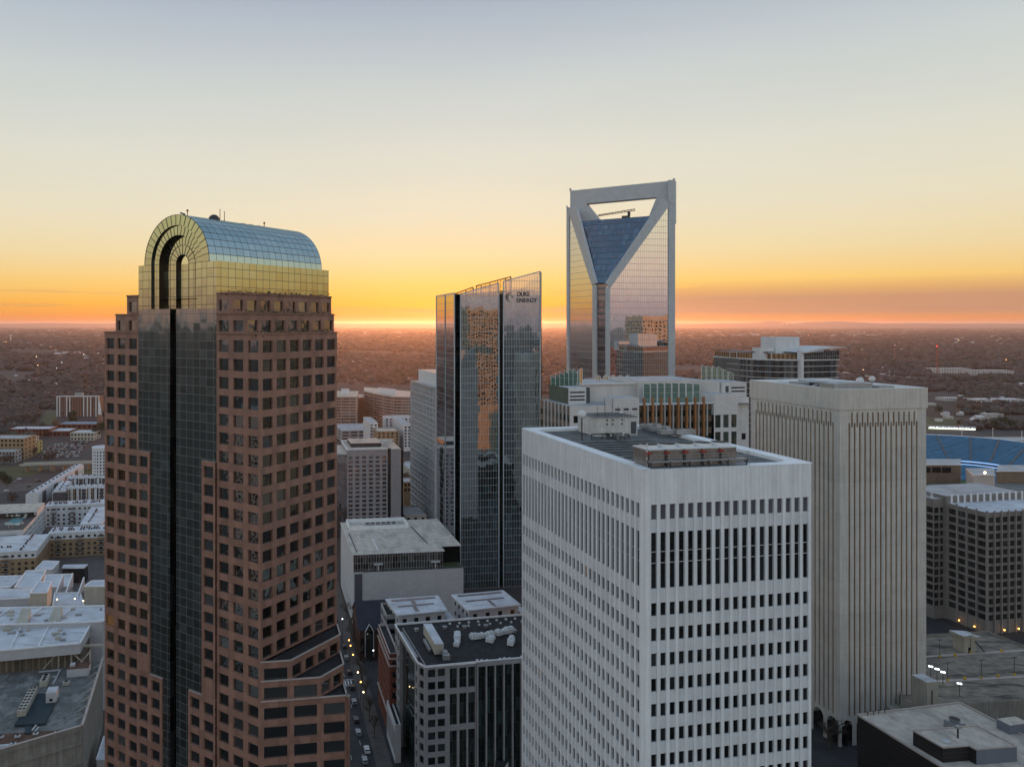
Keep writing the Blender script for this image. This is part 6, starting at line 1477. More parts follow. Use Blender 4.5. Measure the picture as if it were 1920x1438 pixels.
# ------------------------------------------------------------------ flats, garage with the pool
def flats():
    z = 15.2; K = V(67.8, 463.0)
    defs = [((add(K, GB, -75)), 36, 75, 'tan_brick', 'brown brick flats with white top storey, left front wing'), (V(91.5, 499), 14, 60, 'tan_brick', 'brown brick flats with white top storey, long middle wing'),
            (add(K, GB, -9), 60, 9, 'tan_brick', 'brick flats side wing joining the front and middle wings'), (V(85, 575), 14, 85, 'slab_white', 'white flats wing along the back with dark roof units'), (V(150, 520), 50, 14, 'slab_white', 'white roofed flats wing closing the courtyard by the granite tower')]
    for i, (k, LL, LR, mat, lb) in enumerate(defs):
        if i == 2: continue
        t = thing('flats', lb, 'apartment building', (*k, 0), 'flats round the courtyard'); m = MB(); w = wins_for(t, 'window', 60)
        q = [k, add(k, GB, LR), add(add(k, GB, LR), GA, LL), add(k, GA, LL)]; ztop = z + (.4 if i == 1 else 0) + (.6 if i == 4 else 0)
        for j in range(4):
            p0, p1 = q[(j - 1) % 4], q[j]; L = math.hypot(p1[0] - p0[0], p1[1] - p0[1]); n = max(2, int(L / 3.6))
            us = centred(L, n, 1.7)
            facade(m, p0, p1, 0, ztop - 4.2, us, [(1, 2.7), (4.1, 5.8), (7.2, 8.9)], .25, mat if i != 3 else 'slab_white', w, 'flat_glass')
            facade(m, p0, p1, ztop - 4.2, ztop, us, [(ztop - 3.4, ztop - 1.8)], .25, 'slab_white', w, 'flat_glass')
        m.build('wall', t)
        for j in range(int(LR / 13)):
            m = MB()
            for f in range(4): c = add(add(k, GB, 6 + j * 13), GA, -.75); m.box(c, GB, 4.2, 1.5, .4 + 3.1 * f + 2.6, .4 + 3.1 * f + 2.8, 'slab_white'); m.box(add(c, GA, -.7), GB, 4.2, .06, .4 + 3.1 * f + 2.8, .4 + 3.1 * f + 3.8, 'steel_dark')
            m.build('balcony', t)
        m = MB(); qq = [add(add(p, GA, s1 * -.3), GB, s2 * -.3) for p, s1, s2 in zip(q, (1, 1, -1, -1), (1, -1, -1, 1))]; m.prism(qq, ztop, ztop + .35, 'white_coping', 'white_roof', True); m.build('roof', t)
    R_ = random.Random(5); n = 0
    for (k, d, L, off, zz) in ((V(91.5, 499), GB, 46, 9, z + .75), (V(91.5, 499), GB, 40, 5, z + .75), (add(K, GB, -60), GB, 44, 9, z + .35), (add(K, GB, -9), GA, 34, 0, z + .35), (V(85, 575), GB, 60, 8, z + .35), (V(85, 575), GB, 52, 5, z + .35), (V(157, 522), GA, 40, 3, z + .95)):
        e = GA if d is GB else GB; u = 2
        while u < L:
            if R_.random() < .8:
                p = add(add(k, d, u), e, off + R_.uniform(-.3, .3)); m = MB(); m.box(p, GB, .95, .95, zz, zz + 1.0, 'steel_dark'); o = m.build('roof_condenser'); tag(o, "small dark condenser on the pale roofs of the courtyard flats", 'air conditioner', 'condensers on the courtyard flats'); n += 1
            u += R_.choice([1.5, 1.6, 1.7, 4.5])
    # garage with the pool deck
    k = add(V(43.8, 505), GB, -70); t = thing('parking_garage', 'white parking garage with open decks and a rooftop pool terrace', 'parking garage', (*V(43.8, 505), 0))
    zz = 16.5; q = [k, add(k, GB, 70), add(add(k, GB, 70), GA, 64), add(k, GA, 64)]; m = MB(); w = []
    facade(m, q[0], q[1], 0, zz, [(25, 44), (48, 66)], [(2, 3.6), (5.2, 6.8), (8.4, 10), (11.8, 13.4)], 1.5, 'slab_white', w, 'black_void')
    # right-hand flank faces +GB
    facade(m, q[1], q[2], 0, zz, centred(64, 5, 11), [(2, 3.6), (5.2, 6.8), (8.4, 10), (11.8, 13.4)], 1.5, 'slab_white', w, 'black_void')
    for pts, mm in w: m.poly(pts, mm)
    m.poly([(*q[2], 0), (*q[3], 0), (*q[3], zz), (*q[2], zz)], 'slab_white'); m.poly([(*q[3], 0), (*q[0], 0), (*q[0], zz), (*q[3], zz)], 'slab_white'); m.build('wall', t)
    m = MB(); m.poly([(*p, zz - .8) for p in q], 'paving'); m.build('pool_deck', t)
    m = MB(); m.prism([add(p, GA, s) for p, s in ((add(q[0], GA, 40), 0), (add(q[1], GA, 40), 0), (q[2], 0), (q[3], 0))], zz, zz + 3.2, 'slab_white', 'cream_roof'); m.prism([add(q[0], GA, 36), add(q[1], GA, 36), add(q[1], GA, 40), add(q[0], GA, 40)], zz + 2.9, zz + 3.3, 'slab_white', 'cream_roof', True); m.build('clubhouse', t)
    m = MB(); 
    for a in range(9): m.poly([(*add(add(q[0], GA, 39.9), GB, 15 + 6 * a), zz - .6), (*add(add(q[0], GA, 39.9), GB, 20 + 6 * a), zz - .6), (*add(add(q[0], GA, 39.9), GB, 20 + 6 * a), zz + 2.4), (*add(add(q[0], GA, 39.9), GB, 15 + 6 * a), zz + 2.4)], 'flat_glass')
    m.build('glass_front', t)
    m = MB(); m.prism([G(*p, zz) for p in ((8, 981), (36, 982), (46, 968), (28, 967))], zz - .8, zz - .68, 'white_coping', 'pool_water'); m.build('pool', t)
    R_ = random.Random(3)
    for i in range(14):
        p = G(R_.uniform(4, 55), R_.choice([986, 989, 975, 972]), zz - .8); m = MB(); m.cyl(p, .06, zz - .8, zz + 1.4, 'steel_white', 5); m.cyl(p, 1.3, zz + 1.2, zz + 1.8, 'cream_wall', 8, .05); o = m.build('pool_umbrella'); tag(o, 'small pale parasol on the rooftop pool terrace', 'parasol', 'parasols by the rooftop pool')
flats()

# ------------------------------------------------------------------ town houses in rows
def town_houses():
    proto = {}
    def house(style, loc, ang, lb, grp):
        if style not in proto:
            t = thing('town_house', lb, 'town house', (0, 0, 0), grp); W_, D_, H_ = 5.8, 10.0, 11.5
            wc = ('slab_white', 'dark_siding', 'tan_brick')[style]
            m = MB(); m.prism([(-W_ / 2, 0), (W_ / 2, 0), (W_ / 2, D_), (-W_ / 2, D_)], 0, H_ - 1.5, wc, 'white_roof'); m.prism([(-W_ / 2 + .1, 2), (W_ / 2 - .1, 2), (W_ / 2 - .1, D_ - 1), (-W_ / 2 + .1, D_ - 1)], H_ - 1.5, H_, 'slab_white', 'white_roof'); m.build('wall', t)
            for f in range(3):
                for s in (-1, 1):
                    m = MB(); m.box((s * 1.35, -.05), (1, 0), 1.5, .1, 1.4 + 3.1 * f, 3.1 + 3.1 * f, 'dark_glass'); m.build('window', t)
            m = MB(); m.box((0, -.5), (1, 0), 2.6, 1.0, .1, H_ - 2, 'slab_white' if style else 'dark_siding'); m.build('bay_front', t)
            m = MB(); m.box((.8, 5), (1, 0), 1.2, 1.2, H_, H_ + .9, 'steel_dark'); m.build('roof_unit', t)
            proto[style] = t; o = t; kids = None
        else:
            s = proto[style]; o = s.copy(); COL.objects.link(o)
            for ch in list(s.children): c = ch.copy(); COL.objects.link(c); c.parent = o
        o.location = (*loc, 0); o.rotation_euler = (0, 0, ang); o['label'] = lb; o['group'] = grp
        return o
    def row(p, q, n, lb, grp, flip, styles, off=0):
        d = nrm((q[0] - p[0], q[1] - p[1])); L = math.hypot(q[0] - p[0], q[1] - p[1]); a = math.atan2(d[1], d[0]) + (math.pi if flip else 0)
        for i in range(n):
            c = add(p, d, L * (i + .5) / n); st = styles[i % len(styles)]; o = house(st, c, a, lb % (('white', 'dark grey', 'tan')[st]), grp)
            o.scale = (L / n / 5.8, 1, 1)
    row(G(48, 950), G(138, 892), 13, '%s town house in the long receding row by the highway', 'long receding row of town houses', True, (0, 1, 0))
    row(G(99, 946), G(112, 926), 4, '%s town house in the short row between two longer rows', 'short row of town houses', True, (1, 2, 1, 0))
    row(G(118, 939), G(196, 936), 7, '%s town house in the front row facing the viewer', 'front row of town houses', False, (0, 2, 1))
    row(G(125, 918), G(200, 916), 7, '%s town house in the row hidden behind the front row', 'back row of town houses', False, (0, 1))
town_houses()

# ------------------------------------------------------------------ highway side: lots, bridge, cars and mid distance buildings
def left_far():
    def sheet(name, pts, mat, z=.03): m = MB(); m.poly([(*G(*p), z) for p in pts], mat); return tag(m.build(name), kind='structure')
    sheet('road', [(-80, 935), (60, 918), (125, 882), (195, 868), (195, 874), (135, 895), (70, 940), (-80, 975)], 'asphalt'); sheet('road', [(128, 866), (180, 832), (198, 832), (150, 872)], 'asphalt', .02)
    sheet('car_lot', [(60, 866), (92, 832), (172, 824), (150, 864)], 'asphalt', .04); sheet('lawn', [(-60, 902), (60, 892), (95, 876), (-60, 874)], 'lawn', .05); sheet('lawn', [(72, 797), (86, 770), (106, 771), (106, 794)], 'lawn', .05)
    sheet('lawn', [(140, 888), (192, 868), (192, 900), (160, 896)], 'lawn', .05); sheet('town_ground', [(-300, 1500), (420, 1500), (330, 905), (-200, 905)], 'paving', .01)
    t = thing('road_bridge', 'long low concrete road bridge crossing the highway', 'bridge', (*G(110, 880), 0)); a, b = G(40, 871, 7), G(200, 866, 7)
    m = MB(); m.bar((*a, 6.6), (*b, 6.6), 11, 'old_concrete', 1.2); m.build('deck', t)
    for s in (-5.4, 5.4): m = MB(); m.bar((*add(a, (0, 1), s), 7.7), (*add(b, (0, 1), s), 7.7), .4, 'cream_wall', 1.1); m.build('parapet', t)
    for i in range(7):
        p = tuple(np.array(a) * (1 - (i + .5) / 7) + np.array(b) * ((i + .5) / 7)); m = MB(); m.box(p, (0, 1), 8, 1.0, 0, 6, 'old_concrete'); m.build('pier', t)
    # parked cars: one small car mesh, many copies
    def car_mesh(mat):
        m = MB(); prof = [(-2.2, .35), (2.2, .35), (2.25, .8), (1.3, .95), (.6, 1.42), (-1.1, 1.45), (-1.8, 1.0), (-2.25, .9)]
        for s, r in ((-.88, 1), (.88, -1)): m.poly([(x, s, z) for x, z in prof][::r], mat)
        for i in range(len(prof)):
            (x0, z0), (x1, z1) = prof[i], prof[(i + 1) % len(prof)]; m.poly([(x0, -.88, z0), (x0, .88, z0), (x1, .88, z1), (x1, -.88, z1)], 'dark_glass' if i in (3, 5) else mat)
        for x in (-1.4, 1.4):
            for s in (-.8, .8):
                for k in range(8):
                    a0, a1 = k * math.pi / 4, (k + 1) * math.pi / 4; m.poly([(x, s * 1.12, .34), (x + .33 * math.cos(a0), s * 1.12, .34 + .33 * math.sin(a0)), (x + .33 * math.cos(a1), s * 1.12, .34 + .33 * math.sin(a1))], 'steel_dark')
        return m.build('parked_car')
    protos = [car_mesh(m) for m in ('car_white', 'car_silver', 'car_black', 'car_red')]; R_ = random.Random(9); used = [0, 0, 0, 0]
    def car(p, ang, lot, i=None):
        i = R_.choice([0, 0, 1, 1, 2, 2, 3]) if i is None else i; o = protos[i] if not used[i] else protos[i].copy()
        if used[i]: COL.objects.link(o)
        used[i] = 1; o.location = (*p, .05); o.rotation_euler = (0, 0, ang); tag(o, ('white', 'silver', 'black', 'red')[i] + lot[0], 'car', lot[1])
    c00, c10, c11, c01 = [np.array(G(*p)) for p in ((70, 860), (146, 858), (168, 827), (96, 834))]
    for r in range(8):
        v = (r + .5) / 8
        for k in range(22):
            if R_.random() < .82:
                u = (k + .5) / 22; p = (c00 * (1 - u) + c10 * u) * (1 - v) + (c01 * (1 - u) + c11 * u) * v; car((p[0] + R_.uniform(-.3, .3), p[1]), math.pi / 2 + R_.uniform(-.05, .05) + .2, (' car in the big lot beyond the road bridge', 'cars in the big lot'))
    for k, (px, py, i) in enumerate(((30, 905, 1), (36, 899, 0), (72, 902, 2), (100, 884, 1), (135, 876, 3), (140, 878, 3), (12, 921, 0), (54, 912, 2))):
        car(G(px, py), .5, (' car driving on the highway before the bridge', 'cars on the highway'), i)
    # buildings
    def bl(name, lb, px0, px1, pyb, pyt, depth, mat, cat='building', bays=None, fl=4, wm='dark_glass', roof='pale_roof', grp=None, dirn=(1, 0)):
        Y = H * F / (pyb - CY); a, b = V(px0, Y), V(px1, Y); z = H - (pyt - CY) / F * Y; L = b[0] - a[0]; t = thing(name, lb, cat, (*a, 0), grp)
        n = bays or max(3, int(L / 5)); ph = z / fl
        return block(t, a, depth, L, 0, z, mat, left=(max(2, int(depth / 8)), 3, fl, ph, ph * .5, ph * .3), right=(n, L / n * .55, fl, ph, ph * .5, ph * .3), ga=(0, 1), gb=(1, 0), wm=wm, roof=roof), t, z
    q, t, z = bl('apartment_tower', 'brick slab apartment tower with white vertical piers rising from the woods', 106, 186, 781, 743, 20, 'red_brick_pale', 'apartment tower', 16, 11)
    m = MB(); Yk = q[0][1]
    for px in (107, 112, 125, 131, 157, 164, 170, 180, 185): p = V(px, Yk - .6); m.box(p, (1, 0), 1.6, 1.0, 0, z, 'steel_white')
    m.box(add(V(146, Yk), (0, 1), 6), (1, 0), 12, 8, z, z + 5, 'grey_stone'); m.bar((*V(106, Yk - .7), z), (*V(186, Yk - .7), z), 1.2, 'steel_white', 1.5); m.build('white_pier', t)['kind'] = 'stuff'
    bl('office_building', 'long tan office building with white window bands at the left edge', -30, 45, 862, 822, 30, 'tan_brick', 'office building', 10, 5); bl('office_building', 'tan office wing with tall dark glass stripes', 42, 56, 854, 822, 24, 'cream_wall', 'office building', 3, 5)
    bl('school_building', 'small yellow walled building with arched windows next to the tan offices', 53, 66, 851, 830, 20, 'yellow_wall', 'building', 4, 3); bl('office_building', 'low dark glass office in front of the tan offices', -20, 28, 868, 846, 16, 'grey_stone', 'office building', 8, 3)
    bl('church_hall', 'long brick hall with white roof left of the woods edge', 14, 92, 818, 804, 30, 'red_brick', 'hall', 12, 2, roof='white_roof'); bl('school_building', 'low cream building with square dark windows and white roof above the car lot', 132, 176, 826, 811, 26, 'cream_wall', 'building', 7, 2, roof='white_roof')
    bl('school_building', 'low curved roofed brick building above the car lot', 84, 130, 818, 808, 34, 'red_brick', 'building', 6, 1, roof='white_roof'); bl('church_building', 'wide brick church building with a pale blue roof', 106, 182, 804, 795, 34, 'red_brick', 'church', 8, 1, roof='blue_roof')
    Yr = 720.0; c = V(192, Yr); t = thing('round_tower', 'round white building with a grid of small windows behind the granite tower', 'building', (*c, 0)); m = MB(); w = wins_for(t, 'window', 40)
    zt = Z(838, Yr)
    for k in range(20):
        a0, a1 = 2 * math.pi * k / 20, 2 * math.pi * (k + 1) / 20; p0, p1 = (c[0] + 9 * math.cos(a0), c[1] + 9 * math.sin(a0)), (c[0] + 9 * math.cos(a1), c[1] + 9 * math.sin(a1)); L = math.hypot(p1[0] - p0[0], p1[1] - p0[1])
        facade(m, p0, p1, 0, zt, [(.7, L - .7)], [(zt - 3 - 2.9 * j - 1.5, zt - 3 - 2.9 * j) for j in range(9)], .4, 'slab_white', w, 'dark_glass')
    m.build('wall', t); m = MB(); m.cyl(c, 9.4, zt, zt + .5, 'white_coping', 20, mt='white_roof'); m.build('roof', t)
    c = G(187, 800); t = thing('church_steeple', 'tall thin pale church steeple beside the granite tower', 'steeple', (*c, 0)); m = MB(); m.box(c, (1, 0), 6, 6, 0, 18, 'red_brick_pale'); m.build('tower', t); m = MB(); m.cyl(c, 2.6, 18, 24, 'steel_white', 8, 2.2); m.cyl(c, 2.2, 24, 38, 'steel_white', 8, .05); m.build('spire', t)
left_far()
# ------------------------------------------------------------------ neighbours outside the frame, met as reflections in the glass
def neighbours():
    for i, (x, y, a, b, z, mat, lb) in enumerate(((222, 30, 34, 34, 168, 'tan_stone', 'tall tan stone tower outside the view, mirrored gold in the sign tower glass'), (205, -75, 30, 44, 118, 'slab_white', 'white tower outside the view, mirrored low in the sign tower glass'),
            (262, 120, 30, 40, 136, 'grey_stone', 'grey tower outside the view, mirrored beside the gold one'), (345, 150, 40, 36, 124, 'tan_stone', 'tan tower outside the view, mirrored orange in the beige tower slots'), (395, 235, 34, 40, 158, 'tan_stone', 'tan tower outside the view, mirrored orange in the handle topped skyscraper'), (470, 90, 30, 50, 120, 'red_brick_pale', 'brick tower outside the view at the far right'),
            (-210, 95, 40, 40, 112, 'slab_white', 'white tower outside the view, mirrored in the dark curtain wall'), (-275, 175, 40, 50, 96, 'tan_brick', 'tan tower outside the view, mirrored low in the dark curtain wall'), (-170, -60, 34, 40, 128, 'grey_stone', 'grey tower behind the viewpoint on the left'), (30, -170, 40, 40, 122, 'tan_stone', 'tan tower straight behind the viewpoint'))):
        t = thing('office_tower', lb, 'office tower', (x, y, 0)); block(t, (x, y), a, b, 0, z, mat, left=(9, 2.3, 26, 3.9, 2.3, 5), right=(9, 2.6, 26, 3.9, 2.3, 5), wm='dark_glass')
neighbours()
# ------------------------------------------------------------------ gridded office, car deck, low dark building and stadium on the right
def right_side():
    K = V(1850.6, 376.0); zt = 58.8; LL, LR = 20.5, 46; P = lambda u, v=0.0: add(add(K, GB, u), GA, v)
    t = thing('office_building', 'grey brown office block with thin piers, gridded windows and white roof', 'office building', (*K, 0)); m = MB(); w = wins_for(t)
    zs = [(zt - 2.4 - 3.93 * k - 2.75, zt - 2.4 - 3.93 * k) for k in range(13)]
    facade(m, P(0, LL), P(0), 0, zt, centred(LL, 4, 4.2), zs, .35, 'office_grey', w, 'bright_window'); facade(m, P(0), P(LR), 0, zt, centred(LR, 11, 3.45), zs, .35, 'office_grey', w, 'bright_window')
    for i in range(5): m.box(P(-.25, LL * i / 4), GA, .55, .6, 0, zt + .8, 'office_pier')
    for i in range(12): m.box(P(LR * i / 11, -.25), GB, .55, .6, 0, zt + .8, 'office_pier')
    m.poly([(*P(LR), 0), (*P(LR, LL), 0), (*P(LR, LL), zt), (*P(LR), zt)], 'office_grey'); m.build('wall', t)
    m = MB(); m.poly([(*P(0), zt), (*P(LR), zt), (*P(LR, LL), zt), (*P(0, LL), zt)], 'white_roof'); m.build('roof', t)
    m = MB(); m.prism([P(-1, LL), P(LR, LL), P(LR, LL + 24), P(-1, LL + 24)], 0, zt + 3.6, 'office_grey', 'pale_roof')
    for i in range(12): m.box(P(2 + i * 4, LL - .2), GB, .9, .5, zt, zt + 4.3, 'white_coping')
    m.build('rear_wing', t)
    K2 = P(-7, LL + 1.5); t = thing('office_building', 'grey office wing set back between the beige tower and the gridded block', 'office building', (*K2, 0)); m = MB(); w = wins_for(t)
    P2 = lambda u, v=0.0: add(add(K2, GB, u), GA, v)
    facade(m, P2(0, 44), P2(0), 0, zt + 2, centred(44, 9, 3.9), zs, .35, 'office_grey', w, 'bright_window'); facade(m, P2(0), P2(7), 0, zt + 2, centred(7, 2, 2.8), zs, .35, 'office_grey', w, 'bright_window')
    m.prism([P2(.4, .4), P2(7, .4), P2(7, 44), P2(.4, 44)], zt, zt + 1.95, 'office_grey', 'pale_roof'); m.build('wall', t)
    m = MB()
    for i in range(10): m.box(P2(1, 2 + i * 4.4), GA, .9, .6, zt + 2, zt + 4.6, 'white_coping')
    m.bar((*P2(1, 0), zt + 4), (*P2(1, 44), zt + 4), .4, 'steel_grey'); m.build('roof_pergola', t)
    for i in range(6):
        c = add(P(0 if i < 2 else (i - 1) * 8.4, -1.6 if i > 1 else 5 + i * 8), GB, 0 if i > 1 else -1.6); k = thing('uplight', ('warm light at the foot of the gridded office, farthest along its left side', 'warm light at the foot of the left side near the corner', 'warm light at the foot of the corner pier', 'warm light right of the corner pier', 'warm light two piers right of the corner', 'warm light three piers right of the corner')[i], 'lamp', (*c, 1), 'warm lights at the office foot'); b = MB(); b.ball((*c, 2.2), .35, 'lamp_amber', 5); b.build('bulb', k); b = MB(); b.cyl(c, .1, 0, 2, 'steel_dark', 6); b.build('post', k)
    # brown boxes in front of the stadium
    for name, lb, pts, z, mat in (('stadium_block', 'brown concrete stadium stair block with dark openings near the beige tower', [(1730, 915), (1762, 918), (1803, 912), (1800, 876), (1730, 872)], 62, 'brown_block'), ('stadium_block', 'brown concrete stadium stair block at the right edge', [(1868, 922), (1960, 938), (1960, 890), (1866, 884)], 58, 'brown_block'),
                                   ('plant_house', 'small pinkish white cube building with a lamp on its roof', [(1825, 917), (1842, 917), (1866, 912), (1860, 891), (1823, 891)], 60, 'pink_wall')):
        Yn = 520 if 'pink' in lb else 560; q0 = [V(p[0], Yn * (1 + .035 * i)) for i, p in enumerate(pts[:3])]
        x0, x1 = V(pts[0][0], Yn)[0], V(pts[2][0], Yn)[0]; ztop = Z(pts[-1][1], Yn); zb = 0
        t = thing(name, lb, 'building', (x0, Yn, 0)); m = MB(); m.prism([(x0, Yn), (x1, Yn + 1), V(pts[2][0] - 1, Yn + 26), V(pts[0][0] + (-14 if 'pink' in lb else 3), Yn + 26)], 0, ztop, mat, 'pale_roof'); m.build('wall', t)
        if mat == 'brown_block' and pts[0][0] < 1800:
            for k in range(3): m = MB(); m.box((x0 + 2.5 + k * 7.4, Yn - .1), (1, 0), 6, .3, ztop - 5.2, ztop - 1.5, 'black_void'); m.build('opening', t)
        m = MB(); m.box(((x0 + x1) / 2, Yn + .2), (1, 0), (x1 - x0) + .3, .8, ztop, ztop + .4, 'white_coping'); m.build('coping', t)
        if mat == 'pink_wall': m = MB(); m.ball(((x0 + x1) / 2 + 2, Yn + 2, ztop + 1.4), .8, 'lamp_warm', 5); m.build('lamp', t)
    t = thing('roof_terrace', 'wide grey podium roof between the gridded office and the stadium', 'podium', (*V(1850, 470), 0)); m = MB(); m.prism([V(1745, 455), V(1990, 455), V(1990, 556), V(1740, 556)], 0, 36, 'grey_stone', 'weathered_roof'); m.build('podium_wall', t)
    # stadium bowl
    c = (530.0, 690.0); rim = [(380, 790), (450, 812), (520, 815), (575, 808), (612, 788), (630, 757), (637, 705), (632, 640), (610, 580)]
    t = thing('stadium', 'football stadium bowl with blue upper seats and glowing ribbon boards', 'stadium', (*c, 0))
    fine = []
    for k in range(len(rim) - 1):
        for s in range(6):
            p0, p1, p2, p3 = [np.array(rim[min(max(k + e, 0), len(rim) - 1)]) for e in (-1, 0, 1, 2)]; x = s / 6
            fine.append(tuple(.5 * ((2 * p1) + (p2 - p0) * x + (2 * p0 - 5 * p1 + 4 * p2 - p3) * x * x + (3 * p1 - p0 - 3 * p2 + p3) * x ** 3)))
    def pt(i, r): return (c[0] + (fine[i][0] - c[0]) * r, c[1] + (fine[i][1] - c[1]) * r)
    def ring(r0, z0, r1, z1, mat, part):
        m = MB()
        for i in range(len(fine) - 1): m.poly([(*pt(i, r0), z0), (*pt(i + 1, r0), z0), (*pt(i + 1, r1), z1), (*pt(i, r1), z1)], mat)
        return m.build(part, t)
    ring(.62, 17, 1.0, 35, 'blue_seats', 'upper_seats'); ring(1.0, 35, 1.015, 35.3, 'white_coping', 'top_rim'); ring(1.015, 35.3, 1.02, 0, 'brown_block', 'outer_wall')
    ring(.62, 17, .618, 16.1, 'led_board', 'ribbon_board'); ring(.618, 16.1, .58, 14.6, 'club_level', 'club_level'); ring(.58, 14.6, .578, 14.0, 'led_board', 'ribbon_board'); ring(.578, 14.0, .4, 3, 'blue_seats', 'lower_seats')
    m = MB(); m.poly([(*pt(i, .4), 2.5) for i in range(len(fine))], 'field_green'); m.build('field', t)
    for i in range(3, len(fine) - 2, 4):
        m = MB(); m.bar((*pt(i, .63), 18.0), (*pt(i, .995), 35.2), .8, 'brown_block', .4); m.build('aisle', t)
    for i in (22, 26, 30):
        m = MB(); m.cyl(pt(i, 1.01), .25, 34, 46, 'steel_white', 6); m.build('flag_pole', t)
right_side()
def car_deck():
    z = 16.0; t = thing('car_deck', 'wide empty rooftop parking deck with stained surface behind the beige tower', 'parking deck', (*G(1740, 1290, z), 0))
    q = [G(*p, z) for p in ((1690, 1330), (2150, 1300), (2040, 1262), (1852, 1187), (1690, 1197))]
    m = MB(); m.prism(q, 0, z, 'old_concrete', 'deck_stained'); m.build('deck', t)
    for a, b in zip(q, q[1:] + q[:1]):
        m = MB(); m.bar((*a, z + .5), (*b, z + .5), .3, 'old_concrete', 1.1); m.build('parapet', t)
    m = MB(); a, b = G(1738, 1283, z), G(2020, 1254, z)
    for p0, p1 in (((1690, 1281), (2100, 1258)), ((1690, 1234), (2000, 1214))): m.bar((*G(*p0, z), z + .08), (*G(*p1, z), z + .08), 1.5, 'granite_trim', .14)
    m.build('walkway', t)
    m = MB(); p0, p1 = G(1690, 1348, 12), G(2100, 1322, 12)
    t2 = thing('car_ramp', 'lower parking level with open slots in front of the stained deck', 'parking ramp', (*p0, 0)); w = []
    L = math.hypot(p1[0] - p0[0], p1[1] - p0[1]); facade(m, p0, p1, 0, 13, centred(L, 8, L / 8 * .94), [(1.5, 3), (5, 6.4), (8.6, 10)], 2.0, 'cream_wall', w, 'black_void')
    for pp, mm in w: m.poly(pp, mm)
    m.prism([add(p0, (0, 1), 2.01), add(p1, (0, 1), 2.01), add(p1, (0, 1), 9), add(p0, (0, 1), 9)], 0, 12.9, 'cream_wall'); m.build('wall', t2)
    nm = ['back row, nearest the beige tower', 'back row at the stair tower', 'middle row, left', 'middle row, centre', 'middle row, right']
    for i, (px, py) in enumerate(((1762, 1232), (1820, 1224), (1777, 1277), (1840, 1272), (1902, 1266))):
        c = G(px, py, z); k = thing('deck_lamp', 'unlit dark lamp post on the deck, ' + nm[i], 'lamp post', (*c, z), 'unlit lamp posts on the deck'); m = MB(); m.cyl(c, .1, z, z + 7, 'steel_dark', 6); m.build('pole', k)
        m = MB(); m.bar((*add(c, GB, -1.2), z + 7), (*add(c, GB, 1.2), z + 7), .3, 'steel_dark', .15); m.build('lamp_head', k); m = MB(); m.cyl(c, .4, z, z + .9, 'yellow_paint', 8); m.build('base', k)
    nm = ['left of a row of three', 'middle of a row of three', 'right of a row of three', 'standing alone before the ramp']
    for i, (px, py) in enumerate(((1745, 1272), (1757, 1277), (1768, 1283), (1799, 1305))):
        c = G(px, py, z); k = thing('deck_lamp', 'lit four headed lamp post, ' + nm[i], 'lamp post', (*c, z), 'lit lamp posts on the deck'); m = MB(); m.cyl(c, .1, z, z + 4.6, 'steel_dark', 6); m.build('pole', k)
        for d in (GA, GB, (-GA[0], -GA[1]), (-GB[0], -GB[1])): p = add(c, d, .55); m = MB(); m.bar((*c, z + 4.6), (*p, z + 4.6), .12, 'steel_dark'); m.box(p, GB, .5, .5, z + 4.55, z + 4.72, 'lamp_white'); m.build('lamp_head', k)
    for i, (px, py) in enumerate(((1791, 1230), (1878, 1222), (1809, 1274), (1871, 1269))):
        c = G(px, py, z); m = MB(); m.cyl(c, .5, z, z + 1.0, 'yellow_paint', 8); tag(m.build('bollard'), ('yellow bollard block on the back walkway, left of the stair tower', 'yellow bollard block on the back walkway, right of the stair tower', 'yellow bollard block on the front walkway, left', 'yellow bollard block on the front walkway, right')[i], 'bollard', 'yellow blocks on the walkways')
    c = G(1808, 1228, z); a = G(1808, 1224, z); t = thing('stair_tower', 'small pale stair tower with slanted white roof and outside stair on the deck', 'stair tower', (*a, z)); m = MB(); pl = [a, add(a, GB, 6), add(add(a, GB, 6), GA, 5), add(a, GA, 5)]
    m.prism(pl, z, z + 6.6, 'cream_wall'); m.build('wall', t); m = MB(); o = [add(add(p, GA, s1 * -.6), GB, s2 * -1.2) for p, s1, s2 in zip(pl, (1, 1, -1, -1), (1, -1, -1, 1))]
    m.poly([(*o[0], z + 7.3), (*o[1], z + 6.3), (*o[2], z + 6.3), (*o[3], z + 7.3)], 'white_roof'); m.poly([(*o[0], z + 6.5), (*o[1], z + 5.8), (*o[1], z + 6.3), (*o[0], z + 7.3)], 'cream_wall'); m.poly([(*o[3], z + 6.5), (*o[0], z + 6.5), (*o[0], z + 7.3), (*o[3], z + 7.3)], 'cream_wall'); m.build('roof', t)
    m = MB(); m.box(add(add(a, GB, 2.4), GA, -.06), GB, .9, .1, z, z + 2.1, 'black_void'); m.build('door', t); m = MB(); m.bar((*add(a, GB, 5.2), z + 4.5), (*add(add(a, GB, 9), GA, -1), z), .9, 'steel_dark', .2); m.build('outside_stair', t)
    # white service tower between beige tower and deck
    K = G(1738, 1342, 4); t = thing('service_tower', 'short white round cornered service tower with a dark slot beside the beige tower', 'tower', (*V(1738, 262), 0)); a = V(1738, 264); m = MB(); m.rect(a, GB, 4.6, 6, 0, Z(1279, 264), 'cream_wall', 'white_roof'); m.build('wall', t); m = MB(); m.box(add(add(a, GB, 2.0), GA, -.05), GB, .35, .1, 3, Z(1295, 264), 'black_void'); m.build('slot_window', t)
    # low dark building bottom right
    z = 30.0; t = thing('dark_building', 'low dark ribbed building with a pale flat roof in the lower right corner', 'building', (*G(1700, 1420, z), 0))
    q = [G(*p, z) for p in ((1608, 1341), (1800, 1318), (1925, 1385), (2050, 1500), (1700, 1405))]
